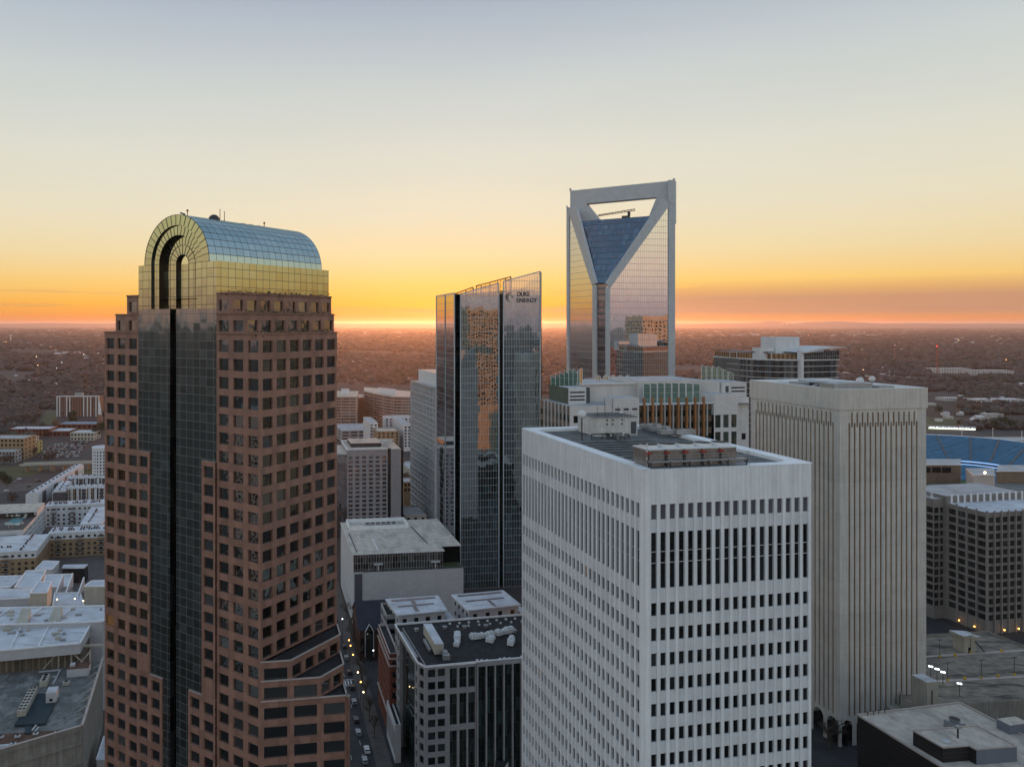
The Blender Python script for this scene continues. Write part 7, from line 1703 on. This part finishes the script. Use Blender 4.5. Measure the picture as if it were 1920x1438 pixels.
    m = MB(); q2 = [G(1608, 1341, z), G(1708, 1403, z), G(2100, 1403, z), G(1925, 1385, z), G(1800, 1318, z)]
    A_ = G(1608, 1341, z); B_ = G(1800, 1318, z); dB = nrm((B_[0] - A_[0], B_[1] - A_[1])); C_ = G(1710, 1404, z); dC = nrm((C_[0] - A_[0], C_[1] - A_[1])); L1 = math.hypot(B_[0] - A_[0], B_[1] - A_[1])
    base = [A_, B_, add(B_, dC, 60), add(A_, dC, 60)]
    m.prism(base, 0, z, 'dark_ribs', 'cream_roof'); m.build('wall', t)
    m = MB()
    for a, b in ((base[0], base[1]), (base[1], base[2]), (base[0], base[3])): m.bar((*a, z + .2), (*b, z + .2), .5, 'granite_trim', .5)
    m.build('parapet', t)
    t = thing('roof_annex', 'raised annex of the dark building with pale roof and a bluish wall', 'roof annex', (*G(1712, 1375, z + 4), z)); zz = z + 4.0
    a = G(1712, 1370, zz); m = MB(); b = G(1832, 1361, zz); dD = nrm((b[0] - a[0], b[1] - a[1])); L2 = math.hypot(b[0] - a[0], b[1] - a[1]); f = G(1768, 1402, zz); dF = nrm((f[0] - a[0], f[1] - a[1])); L3 = math.hypot(f[0] - a[0], f[1] - a[1]) 
    pl = [a, add(a, dF, L3), add(add(a, dF, L3), dD, 8.0), add(add(add(a, dF, L3), dD, 8.0), dF, 2), add(add(a, dF, L3 + 2), dD, L2), b]
    m.prism(pl, 0, zz, 'dark_ribs', 'cream_roof'); m.build('wall', t)
    m = MB()
    for p, r in zip(pl, pl[1:] + pl[:1]): m.bar((*p, zz + .15), (*r, zz + .15), .35, 'granite_trim', .35)
    m.build('parapet', t)
    m = MB(); p, r = add(pl[3], (0, -1), .12), add(pl[4], (0, -1), .12); m.poly([(*p, zz - 5.2), (*r, zz - 5.2), (*r, zz - .1), (*p, zz - .1)], 'blue_grey_wall'); m.build('blue_wall', t)
    m = MB(); c = G(1774, 1391, zz); m.cyl(c, 1.3, zz, zz + .5, 'white_stone', 4, mt='white_roof'); k = thing('skylight', 'square white skylight on the raised annex roof', 'skylight', (*c, zz)); m.build('frame', k)
    c = G(1790, 1366, z); k = thing('fan_unit', 'grey cone shaped exhaust fan unit on the pale roof of the dark building', 'fan unit', (*c, z)); m = MB(); m.box(c, dD, 4.2, 3.2, z, z + 2.3, 'steel_grey'); m.build('casing', k); m = MB(); m.cyl(c, 1.2, z + 2.3, z + 3.1, 'steel_grey', 16, 1.45, mt='fan_dark'); m.build('fan_cowl', k)
    c = G(1796, 1383, zz); m = MB(); m.cyl(c, .22, zz, zz + 3, 'steel_dark', 8); m.box(c, GB, 1.4, .9, zz + 2.8, zz + 3.4, 'steel_grey'); k = thing('vent_stack', 'thin dark vent stack with a white hood on the annex', 'vent', (*c, zz)); m.build('stack', k)
    c = G(1899, 1368, z); k = thing('stair_house', 'small white sided roof house with black door at the right edge', 'stair house', (*c, z)); m = MB(); m.box(c, dB, 7, 4, z, z + 2.7, 'blue_grey_wall', 'cream_roof'); m.build('wall', k); m = MB(); m.box(add(add(c, (0, -1), 2.1), (1, 0), -2), dB, 1.2, .1, z, z + 2.1, 'black_void'); m.build('door', k)
    for i, (px, py) in enumerate(((1627, 1341), (1638, 1340), (1648, 1338), (1659, 1336))):
        c = G(px, py, z); k = thing('roof_vent', 'small dark vent post on the pale roof edge, ' + ('first from the corner', 'second from the corner', 'third from the corner', 'fourth from the corner')[i], 'vent', (*c, z), 'vent posts on the pale roof'); m = MB(); m.cyl(c, .12, z, z + 1.0, 'steel_dark', 6); m.build('post', k); m = MB(); m.cyl(c, .4, z + 1.0, z + 1.2, 'steel_dark', 8, .1); m.build('cap', k)
    t = thing('low_building', 'pale grey building corner along the bottom right edge of the roofs', 'building', (*G(1815, 1425, 24), 0)); m = MB(); a = G(1815, 1420, 24); m.rect(add(a, GA, -14), GB, 60, 12, 0, 24, 'white_stone', 'cream_roof'); m.build('wall', t)
    t = thing('roof_box', 'small white rimmed roof box at the foot of the grey stone office', 'roof box', (*G(950, 1430, 6), 0)); m = MB(); m.prism([G(*p, 9) for p in ((928, 1440), (945, 1440), (953, 1427), (930, 1424))], 0, 9, 'white_stone', 'dark_roof'); m.build('wall', t)
car_deck()
# ------------------------------------------------------------------ woods, far buildings, hills, towers and smoke
def woods():
    n = 52000; r = np.random.default_rng(4)
    py = 607 + 9 + 215 * r.random(n) ** 1.25; px = r.uniform(-150, 2100, n); Y = H * F / (py - CY); X = (px - CX) / F * Y
    nz = np.sin(X / 310 + 1.3) * np.cos(Y / 420) + np.sin(X / 130 + Y / 170) * .7 + r.normal(0, .35, n)
    keep = nz > -.55
    def cut(x0, x1, y0, y1): 
        nonlocal keep; keep &= ~((px > x0) & (px < x1) & (py > y0) & (py < y1))
    cut(-200, 200, 826, 999); cut(60, 200, 783, 999); cut(72, 110, 768, 800); cut(600, 840, 722, 999); cut(840, 1060, 740, 999); cut(1735, 2200, 778, 795); cut(1735, 2200, 806, 999); cut(1360, 1800, 735, 999); cut(1745, 1900, 693, 706); cut(190, 640, 790, 999)
    cut(106, 186, 745, 790)
    X, Y, py = X[keep], Y[keep], py[keep]; n = len(X)
    rad = np.maximum(5.0, Y * .0034) * r.uniform(.7, 1.35, n); hgt = np.clip(rad * 1.1, 5.0, 13) * r.uniform(.75, 1.25, n)
    ph = (1 + 5 ** .5) / 2; iv = np.array([(-1, ph, 0), (1, ph, 0), (-1, -ph, 0), (1, -ph, 0), (0, -1, ph), (0, 1, ph), (0, -1, -ph), (0, 1, -ph), (ph, 0, -1), (ph, 0, 1), (-ph, 0, -1), (-ph, 0, 1)]) / math.hypot(1, ph)
    fc = np.array([(0, 11, 5), (0, 5, 1), (0, 1, 7), (0, 7, 10), (0, 10, 11), (1, 5, 9), (5, 11, 4), (11, 10, 2), (10, 7, 6), (7, 1, 8), (3, 9, 4), (3, 4, 2), (3, 2, 6), (3, 6, 8), (3, 8, 9), (4, 9, 5), (2, 4, 11), (6, 2, 10), (8, 6, 7), (9, 8, 1)])
    v = iv[None] * (1 + r.normal(0, .30, (n, 12, 1))); v = v * np.stack([rad, rad, hgt * .62], 1)[:, None, :] + np.stack([X, Y, hgt * .55], 1)[:, None, :]
    me = bpy.data.meshes.new('woodland'); me.vertices.add(n * 12); me.vertices.foreach_set('co', v.astype(np.float32).ravel())
    f = (fc[None] + (np.arange(n) * 12)[:, None, None]).reshape(-1); me.loops.add(len(f)); me.loops.foreach_set('vertex_index', f.astype(np.int32))
    me.polygons.add(n * 20); me.polygons.foreach_set('loop_start', np.arange(n * 20, dtype=np.int32) * 3)
    me.update(calc_edges=True); at = me.attributes.new('rnd', 'FLOAT', 'FACE'); rv = np.repeat(r.random(n), 20) * .7 + r.random(n * 20) * .3; at.data.foreach_set('value', rv.astype(np.float32))
    me.materials.append(MAT('wood_crown')); o = bpy.data.objects.new('woodland', me); COL.objects.link(o); tag(o, kind='stuff')
woods()
def single_trees():
    spots = [(8, 872, 9, 0), (20, 868, 8, 0), (86, 868, 9, 2), (97, 866, 10, 0), (64, 855, 8, 0), (12, 800, 12, 0), (30, 798, 12, 0), (50, 795, 13, 0), (64, 800, 12, 0), (136, 790, 13, 1), (137, 797, 11, 1), (190, 812, 12, 1), (80, 808, 10, 0), (5, 905, 8, 1), (14, 912, 8, 1), (24, 945, 8, 0), (180, 822, 11, 1), (104, 802, 9, 3),
             (1895, 805, 12, 1), (1880, 800, 13, 1), (1866, 806, 12, 1), (1850, 801, 10, 1), (1760, 776, 11, 1), (1800, 770, 12, 0), (1830, 772, 12, 0), (1870, 765, 13, 0), (1905, 770, 12, 0), (760, 842, 9, 3), (700, 838, 8, 2), (762, 905, 8, 0)]
    where = {0: 'bare brown winter tree', 1: 'dark evergreen tree', 2: 'bare pale brown tree', 3: 'rust coloured tree'}
    wh = ['left of the bridge end', 'beside the tan office', 'by the car lot corner', 'at the bridge head', 'between the tan office and the lot', 'at the woods edge, farthest left', 'at the woods edge above the brick hall', 'behind the brick hall', 'right of the brick hall', 'in front of the slab apartment tower', 'before the blue roofed church', 'by the steeple', 'next to the curved roof', 'by the highway, left', 'by the highway, nearer the town houses', 'before the long town house row', 'right of the cream school', 'before the blue roof',
          'right end of the evergreen clump behind the stadium', 'second from the right in the evergreen clump behind the stadium', 'middle of the evergreen clump behind the stadium', 'left end of the evergreen clump behind the stadium', 'by the field behind the beige tower', 'above the stadium lights', 'farther right above the stadium lights', 'near the far white sheds', 'at the right edge above the stadium', 'between the curved offices', 'next to the courtyard flats', 'at the foot of the grid tower']
    for i, (px, py, h, k) in enumerate(spots):
        x, y = G(px, py); s = 1.35
        o = twig_tree('tree', where[k] + ' ' + wh[i], x, y, h * s, h * .42 * s, None, 200 + i, 'bark', ('winter_brown', 'evergreen', 'winter_brown', 'rust_leaf')[k], 1.3 if k == 1 else .8)
single_trees()
def far_buildings():
    R_ = random.Random(21); cnt = 0
    # (px0, px1, py0, py1, count, size range in px)
    zones = [(90, 195, 655, 684, 22, 3, 12, 'small pale roofed building in the woods left of the granite tower'), (40, 195, 640, 652, 14, 3, 12, 'faint far building left of the granite tower'), (0, 195, 618, 632, 14, 3, 14, 'faint building near the horizon on the left'), (130, 195, 683, 700, 8, 4, 9, 'white house in the woods left of the granite tower'), (0, 120, 700, 740, 7, 3, 6, 'lone small house among the left woods'),
             (640, 815, 676, 681, 10, 4, 14, 'far pale building in a line between the granite and sign towers'), (640, 815, 618, 632, 8, 3, 14, 'hazy far building under the sun glow'), (640, 800, 684, 715, 8, 2, 5, 'tiny house in the glowing woods'),
             (1270, 1640, 622, 630, 20, 6, 22, 'far pale warehouse in the strip right of the skyscraper'), (1580, 1700, 650, 668, 14, 3, 9, 'pale house cluster right of the wing roofed tower'), (1575, 1660, 690, 700, 8, 5, 10, 'low white building beside the wing roofed tower'), (1640, 1760, 694, 706, 16, 7, 20, 'long low pale shed above the beige tower'), (1600, 1760, 706, 716, 12, 5, 14, 'pale low house above the beige tower roof'), (1745, 1900, 738, 760, 9, 8, 24, 'pale low shed behind the stadium on the right'), (1840, 1920, 715, 745, 9, 5, 13, 'small white building at the right edge'), (1750, 1900, 776, 800, 9, 6, 16, 'low white hut just behind the stadium'),
             (1280, 1900, 632, 648, 16, 3, 9, 'tiny far house on the right plain'), (1765, 1840, 628, 646, 6, 3, 8, 'tiny pale roof on the far right plain')]
    for (a, b, c, d, n, s0, s1, lb) in zones:
        for i in range(n):
            px, py = R_.uniform(a, b), R_.uniform(c, d); Y = H * F / (py - CY); x = (px - CX) / F * Y; k = Y / F; L = R_.uniform(s0, s1) * k; W_ = min(L * .8, R_.uniform(12, 30)); hgt = min(max(4.0, R_.uniform(1.5, 3.2) * k), 13)
            m = MB(); d_ = nrm((1, R_.uniform(-.3, .3))); wc = R_.choice(['far_wall', 'far_wall', 'cream_wall', 'red_brick_pale'])
            m.box((x, Y), d_, L, W_, 0, hgt, wc, 'far_roof')
            if L < 30 and R_.random() < .5:     # gabled
                e = (-d_[1], d_[0]); p = lambda u, v, z: (*add(add((x, Y), d_, u), e, v), z)
                m.poly([p(-L / 2, -W_ / 2, hgt), p(L / 2, -W_ / 2, hgt), p(L / 2, 0, hgt * 1.5), p(-L / 2, 0, hgt * 1.5)], 'far_roof'); m.poly([p(L / 2, W_ / 2, hgt), p(-L / 2, W_ / 2, hgt), p(-L / 2, 0, hgt * 1.5), p(L / 2, 0, hgt * 1.5)], 'far_roof')
            o = m.build('distant_building'); tag(o, lb, 'building', lb.replace('small pale', 'pale') + 's'); cnt += 1
    def slab(name, lb, px0, px1, pyb, h, dep, mat='far_wall', n=6):
        Y = H * F / (pyb - CY); t = thing(name, lb, 'building', (*V(px0, Y), 0)); a, b = V(px0, Y), V(px1, Y); L = b[0] - a[0]
        block(t, a, dep, L, 0, h, mat, left=None, right=(n * 2, L / n / 2 * .45, 3, h / 3, h / 6, h / 12), ga=(0, 1), gb=(1, 0), wm='dark_glass', roof='far_roof')
    slab('apartment_block', 'long white apartment row in the woods on the right, left half', 1749, 1820, 700, 15, 40, n=7); slab('apartment_block', 'long white apartment row in the woods on the right, right half', 1822, 1902, 706, 17, 40, n=8)
    slab('warehouse', 'white roofed warehouse behind the trees above the stadium, left', 1771, 1818, 752, 6, 25); slab('warehouse', 'white roofed warehouse with dark doors above the stadium, right', 1836, 1925, 758, 9, 30); slab('warehouse', 'low white warehouse strip right above the stadium lights', 1850, 1882, 783, 6, 14)
    slab('industrial_shed', 'large dark roofed shed at the right edge behind the stadium', 1880, 1990, 838, 8, 30, 'cream_wall')
    # practice field lights
    t = thing('flood_light_row', 'bright white floodlit facade strip behind the stadium', 'lights', (*G(1770, 803), 0)); m = MB(); a, b = G(1741, 806), G(1829, 809)
    for i in range(40): p = tuple(np.array(a) + (np.array(b) - np.array(a)) * (i + .5) / 40); m.box(p, (1, 0), .9 + (i * 5 % 3) * .3, 1, 2.0, 3.4 + (i * 7 % 5) * .3, 'flood_white')
    m.build('lamp_row', t)['kind'] = 'stuff'; m = MB(); m.bar((*a, 5.6), (*b, 5.6), 6, 'white_roof', .6); m.build('canopy', t)
    m = MB(); m.poly([(*G(*p), .05) for p in ((1690, 800), (1736, 782), (1800, 784), (1920, 792), (1920, 800), (1690, 812))], 'lawn'); tag(m.build('lawn'), kind='structure')
    m = MB(); m.poly([(*G(*p), .04) for p in ((1680, 832), (1680, 812), (2000, 800), (2000, 850))], 'asphalt'); tag(m.build('car_lot'), kind='structure')
    for (x0, x1, y0, y1) in ((1270, 1640, 624, 630), (0, 195, 640, 645), (640, 815, 677, 679), (90, 195, 672, 676)):
        m = MB(); m.poly([(*G(*p), .6) for p in ((x0, y1), (x1, y1), (x1, y0), (x0, y0))], 'cleared_land'); tag(m.build('cleared_land'), kind='structure')
    # lattice mast and water tower
    c = G(1757, 700); t = thing('radio_mast', 'tall red lattice radio mast above the woods on the right', 'mast', (*c, 0)); m = MB(); hh = 82
    for s in range(3):
        an = s * 2.1; m.bar((c[0] + 4 * math.cos(an), c[1] + 4 * math.sin(an), 0), (c[0] + math.cos(an), c[1] + math.sin(an), hh), 1.0, 'mast_red')
    for k in range(14): z = k * hh / 14; r_ = 4 - 3 * k / 14; m.bar((c[0] - r_, c[1], z), (c[0] + r_, c[1], z + hh / 14), .6, 'mast_red')
    m.build('lattice', t); m = MB(); m.ball((*c, hh), 1.5, 'lamp_red', 4); m.build('lamp', t)
    c = G(1678, 676); t = thing('radio_mast', 'thin pale mast in the woods, farther left than the red one', 'mast', (*c, 0)); m = MB(); m.cyl(c, 1.3, 0, 72, 'mast_red', 6, .7); m.build('pole', t); m = MB(); m.cyl(c, 2.2, 60, 66, 'steel_white', 6); m.build('antenna_drum', t)
    c = G(20, 640); t = thing('water_tower', 'tiny pale water tower near the horizon on the left', 'water tower', (*c, 0)); m = MB(); m.cyl(c, 6, 0, 46, 'far_wall', 8, 4); m.build('stem', t); m = MB(); m.ball((*c, 50), 14, 'far_wall', 6, .6); m.build('tank', t)
    # point lights scattered over the plain
    R2 = random.Random(8)
    for i in range(26):
        px, py = R2.choice([(R2.uniform(1580, 1910), R2.uniform(630, 720)), (R2.uniform(5, 190), R2.uniform(625, 700)), (R2.uniform(1280, 1640), R2.uniform(622, 632))]); Y = H * F / (py - CY); m = MB(); c = ((px - CX) / F * Y, Y); m.ball((*c, 13), min(.00042 * Y, 2.0), R2.choice(['lamp_amber', 'lamp_warm', 'lamp_white']), 4); m.cyl(c, .3, 0, 12.6, 'steel_dark', 4)
        tag(m.build('distant_lamp'), 'tiny lit lamp far out on the wooded plain', 'lamp', 'far lit lamps')
    # hills on the horizon
    r = np.random.default_rng(2)
    def ridge(Y, prof, depth, name):
        m = MB(); xs = [p[0] for p in prof]; 
        for (p0, z0), (p1, z1) in zip(prof[:-1], prof[1:]):
            a, b = V(p0, Y), V(p1, Y); m.poly([(*a, -5), (*b, -5), (b[0], b[1] + depth, z1), (a[0], a[1] + depth, z0)], 'far_hill'); m.poly([(a[0], a[1] + depth, z0), (b[0], b[1] + depth, z1), (b[0], b[1] + depth * 2, -5), (a[0], a[1] + depth * 2, -5)], 'far_hill')
        tag(m.build(name), kind='structure')
    Y = 38000; u = Y / F
    pts = []
    for i in range(0, 141):
        px = -700 + i * 25; h = 4.6 + .5 * math.sin(i * .9) + .4 * math.sin(i * .37 + 2)
        pts.append((px, H + (h - 4.2) * u + 10))
    ridge(Y, pts, 3000, 'far_ridge')
    prof = [(1380, 0), (1410, 2.2), (1430, 2.6), (1455, 2.0), (1485, 3.0), (1505, 4.6), (1522, 7.2), (1532, 7.8), (1545, 6.0), (1562, 3.6), (1590, 3.2), (1612, 5.2), (1640, 5.4), (1660, 7.2), (1680, 6.6), (1700, 5.0), (1722, 4.2), (1750, 2.6), (1800, 2.2), (1850, 2.8), (1900, 1.8), (1990, 1.2), (2080, 0)]
    ridge(31000, [(p, H + (h - 1.5) * 31000 / F) for p, h in prof], 3500, 'far_hills')
    # smoke plume
    sm = bpy.data.materials.new('smoke'); sm.use_nodes = True; N_ = NT(sm.node_tree); N_.n.clear(); o_ = N_.new('ShaderNodeOutputMaterial'); v_ = N_.new('ShaderNodeVolumePrincipled'); v_.inputs['Color'].default_value = (1, .86, .78, 1); v_.inputs['Density'].default_value = .03; v_.inputs['Anisotropy'].default_value = .3; N_.l.new(v_.outputs[0], o_.inputs['Volume']); _M['smoke'] = sm
    m = MB(); c0 = np.array(G(1435, 618.5)); Y0 = c0[1]; R3 = random.Random(1)
    for i in range(16):
        s = i / 15; px = 1434 + 66 * s; x = (px - CX) / F * Y0; z = (H - 9 * Y0 / F) + (4 + 9 * s ** .7) * Y0 / F * .8; m.ball((x + R3.uniform(-20, 20), Y0, max(z, 12) + R3.uniform(-6, 6)), (1.0 + 2.6 * s) * Y0 / F, 'smoke', 6, .6)
    o = m.build('smoke_plume'); tag(o, kind='stuff')
far_buildings()
# ------------------------------------------------------------------ panes, camera, sky, sun, air
windows_out()
cam = bpy.data.cameras.new('camera'); co = bpy.data.objects.new('camera', cam); COL.objects.link(co)
co.location = (0, 0, H); co.rotation_euler = (math.radians(90), 0, 0)
cam.sensor_width = 36; cam.lens = F / 1920 * 36; cam.shift_x = (960 - CX) / 1920; cam.shift_y = (CY - 719) / 1920
cam.clip_start = .5; cam.clip_end = 200000
scene.camera = co
SUN_AZ, SUN_EL = math.atan2(845 - CX, F), math.radians(1.3)      # sun just above the horizon, behind the sign tower
wd = bpy.data.worlds.new('World'); scene.world = wd; wd.use_nodes = True
N = NT(wd.node_tree); N.n.clear()
wo = N.new('ShaderNodeOutputWorld'); bg = N.new('ShaderNodeBackground'); N.l.new(bg.outputs[0], wo.inputs[0])
sky = N.new('ShaderNodeTexSky', sky_type='NISHITA'); sky.sun_disc = False; sky.sun_elevation = SUN_EL; sky.sun_rotation = SUN_AZ
sky.altitude = 300; sky.air_density = 1.0; sky.dust_density = 1.5; sky.ozone_density = 1.2
dirv = N.new('ShaderNodeTexCoord').outputs['Generated']; dv = N.vm('NORMALIZE', dirv); o = N.sep(dv); z = N.math('MAXIMUM', o[2], 0.0)
def ramp(f, stops):
    r = N.new('ShaderNodeValToRGB'); N.l.new(f, r.inputs[0]); e = r.color_ramp.elements
    r.color_ramp.interpolation = 'B_SPLINE' if False else 'LINEAR'
    while len(e) > 1: e.remove(e[-1])
    e[0].position = stops[0][0]; e[0].color = (*stops[0][1], 1)
    for p, c in stops[1:]:
        x = e.new(p); x.color = (*c, 1)
    return r.outputs[0]
def s2l(r, g, b): return tuple(((x / 255 + .055) / 1.055) ** 2.4 if x > 10 else x / 255 / 12.92 for x in (r, g, b))
el = N.math('SQRT', z)      # stretches the low sky
# evening side and opposite side of the sky, by height
q = lambda deg: math.sqrt(math.sin(math.radians(deg)))
west = ramp(el, [(0, s2l(226, 118, 52)), (q(.5), s2l(248, 150, 52)), (q(1.5), s2l(255, 185, 66)), (q(3), s2l(250, 206, 118)), (q(5), s2l(240, 218, 168)), (q(8), s2l(232, 223, 196)), (q(12), s2l(221, 220, 206)), (q(17), s2l(203, 209, 207)), (q(21), s2l(181, 191, 201)), (q(24), s2l(161, 173, 190)), (q(50), s2l(116, 136, 158)), (1, s2l(104, 122, 148))])
east = ramp(el, [(0, s2l(140, 118, 122)), (q(1.5), s2l(176, 146, 140)), (q(4), s2l(214, 184, 160)), (q(8), s2l(222, 210, 176)), (q(15), s2l(192, 206, 208)), (q(25), s2l(170, 190, 205)), (q(50), s2l(130, 152, 176)), (1, s2l(108, 128, 152))])
sd = (math.sin(SUN_AZ), math.cos(SUN_AZ), 0.0)
hd = N.vm('NORMALIZE', N.comb(o[0], o[1], .0001))
dp = N.new('ShaderNodeVectorMath', operation='DOT_PRODUCT'); N.l.new(hd, dp.inputs[0]); dp.inputs[1].default_value = sd
az = dp.outputs['Value']
side = N.mapr(az, -.3, .95, 0, 1)
base = N.mix(side, east, west)
base = N.vm('SCALE', base, sc=N.math('ADD', 1.0, N.math('MAXIMUM', N.mapr(az, .55, .0, 0, .55), N.mapr(o[2], .42, .6, 0, .60))))  # sky outside the view brightened to add light on the building fronts
# glow round the sun
sv = (math.sin(SUN_AZ) * math.cos(SUN_EL), math.cos(SUN_AZ) * math.cos(SUN_EL), math.sin(SUN_EL))
vv = N.vm('NORMALIZE', N.comb(N.math('MULTIPLY', o[0], 1.0), o[1], N.math('MULTIPLY', o[2], 3.4)))
d2 = N.new('ShaderNodeVectorMath', operation='DOT_PRODUCT'); N.l.new(vv, d2.inputs[0]); d2.inputs[1].default_value = sv
ac = N.math('ARCCOSINE', N.math('MINIMUM', d2.outputs['Value'], .99999))
g1 = N.math('POWER', 2.718, N.math('MULTIPLY', ac, -7.0)); g2 = N.math('POWER', 2.718, N.math('MULTIPLY', ac, -15.0))
glow = N.vm('ADD', N.vm('SCALE', (1.0, .50, .10), sc=N.math('MULTIPLY', g1, .06)), N.vm('SCALE', (1.0, .50, .05), sc=N.math('MULTIPLY', g2, .30)))
# thin bars of cloud low in the sky, thicker to the right
cv = N.comb(N.math('MULTIPLY', N.math('ARCTAN2', o[0], o[1]), 2.2), N.math('MULTIPLY', o[2], 55.0), 3.0)
cn = N.noise(cv, 1.6, 5, .55)
band = N.math('MULTIPLY', N.mapr(o[2], .004, .014, 0, 1), N.mapr(o[2], .030, .052, 1, 0))
rt = N.mapr(N.math('ARCTAN2', o[0], o[1]), .20, .60, 0, 1)
cl = N.math('MULTIPLY', N.math('MULTIPLY', N.mapr(N.math('ADD', cn, N.math('MULTIPLY', rt, .62)), .58, .74, 0, 1), band), N.mapr(az, .3, .8, 0, .85))
base = N.mix(cl, base, s2l(190, 142, 120))
hi = N.noise(N.comb(N.math('MULTIPLY', N.math('ARCTAN2', o[0], o[1]), 2.0), N.math('MULTIPLY', o[2], 9.0), 7.0), 1.3, 5, .6)
base = N.vm('SCALE', base, sc=N.mapr(hi, .3, .7, .985, 1.015))
nsk = N.vm('SCALE', sky.outputs[0], sc=.006)
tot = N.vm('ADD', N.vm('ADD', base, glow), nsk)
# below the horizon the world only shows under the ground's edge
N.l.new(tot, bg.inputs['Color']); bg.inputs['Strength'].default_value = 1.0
sl = bpy.data.lights.new('sun', 'SUN'); so = bpy.data.objects.new('sun', sl); COL.objects.link(so)
sl.energy = 2.6; sl.angle = math.radians(.5); sl.color = (1.0, .36, .11)
so.rotation_euler = Vector((-sv[0], -sv[1], -sv[2])).to_track_quat('-Z', 'Y').to_euler()
hz = MB(); hz.prism([(-70000, -30000), (70000, -30000), (70000, 70000), (-70000, 70000)], -3.0, 262.0, 'haze', bottom=True)
_m = bpy.data.materials.new('haze'); _m.use_nodes = True; _n = NT(_m.node_tree); _n.n.clear()
_o = _n.new('ShaderNodeOutputMaterial'); _v = _n.new('ShaderNodeVolumePrincipled')
_v.inputs['Color'].default_value = (.93, .81, .82, 1); _v.inputs['Density'].default_value = 2.5e-5; _v.inputs['Anisotropy'].default_value = .70
_n.l.new(_v.outputs[0], _o.inputs['Volume']); _M['haze'] = _m
ho = hz.build('haze'); tag(ho, kind='stuff')
scene.view_settings.view_transform = 'Standard'; scene.view_settings.look = 'None'; scene.view_settings.exposure = 0; scene.view_settings.gamma = 1
scene.render.engine = 'CYCLES'; cy = scene.cycles
cy.max_bounces = 7; cy.diffuse_bounces = 3; cy.glossy_bounces = 4; cy.transmission_bounces = 2; cy.volume_bounces = 1; cy.transparent_max_bounces = 8
cy.use_denoising = True; cy.sample_clamp_indirect = 4.0; cy.caustics_reflective = True
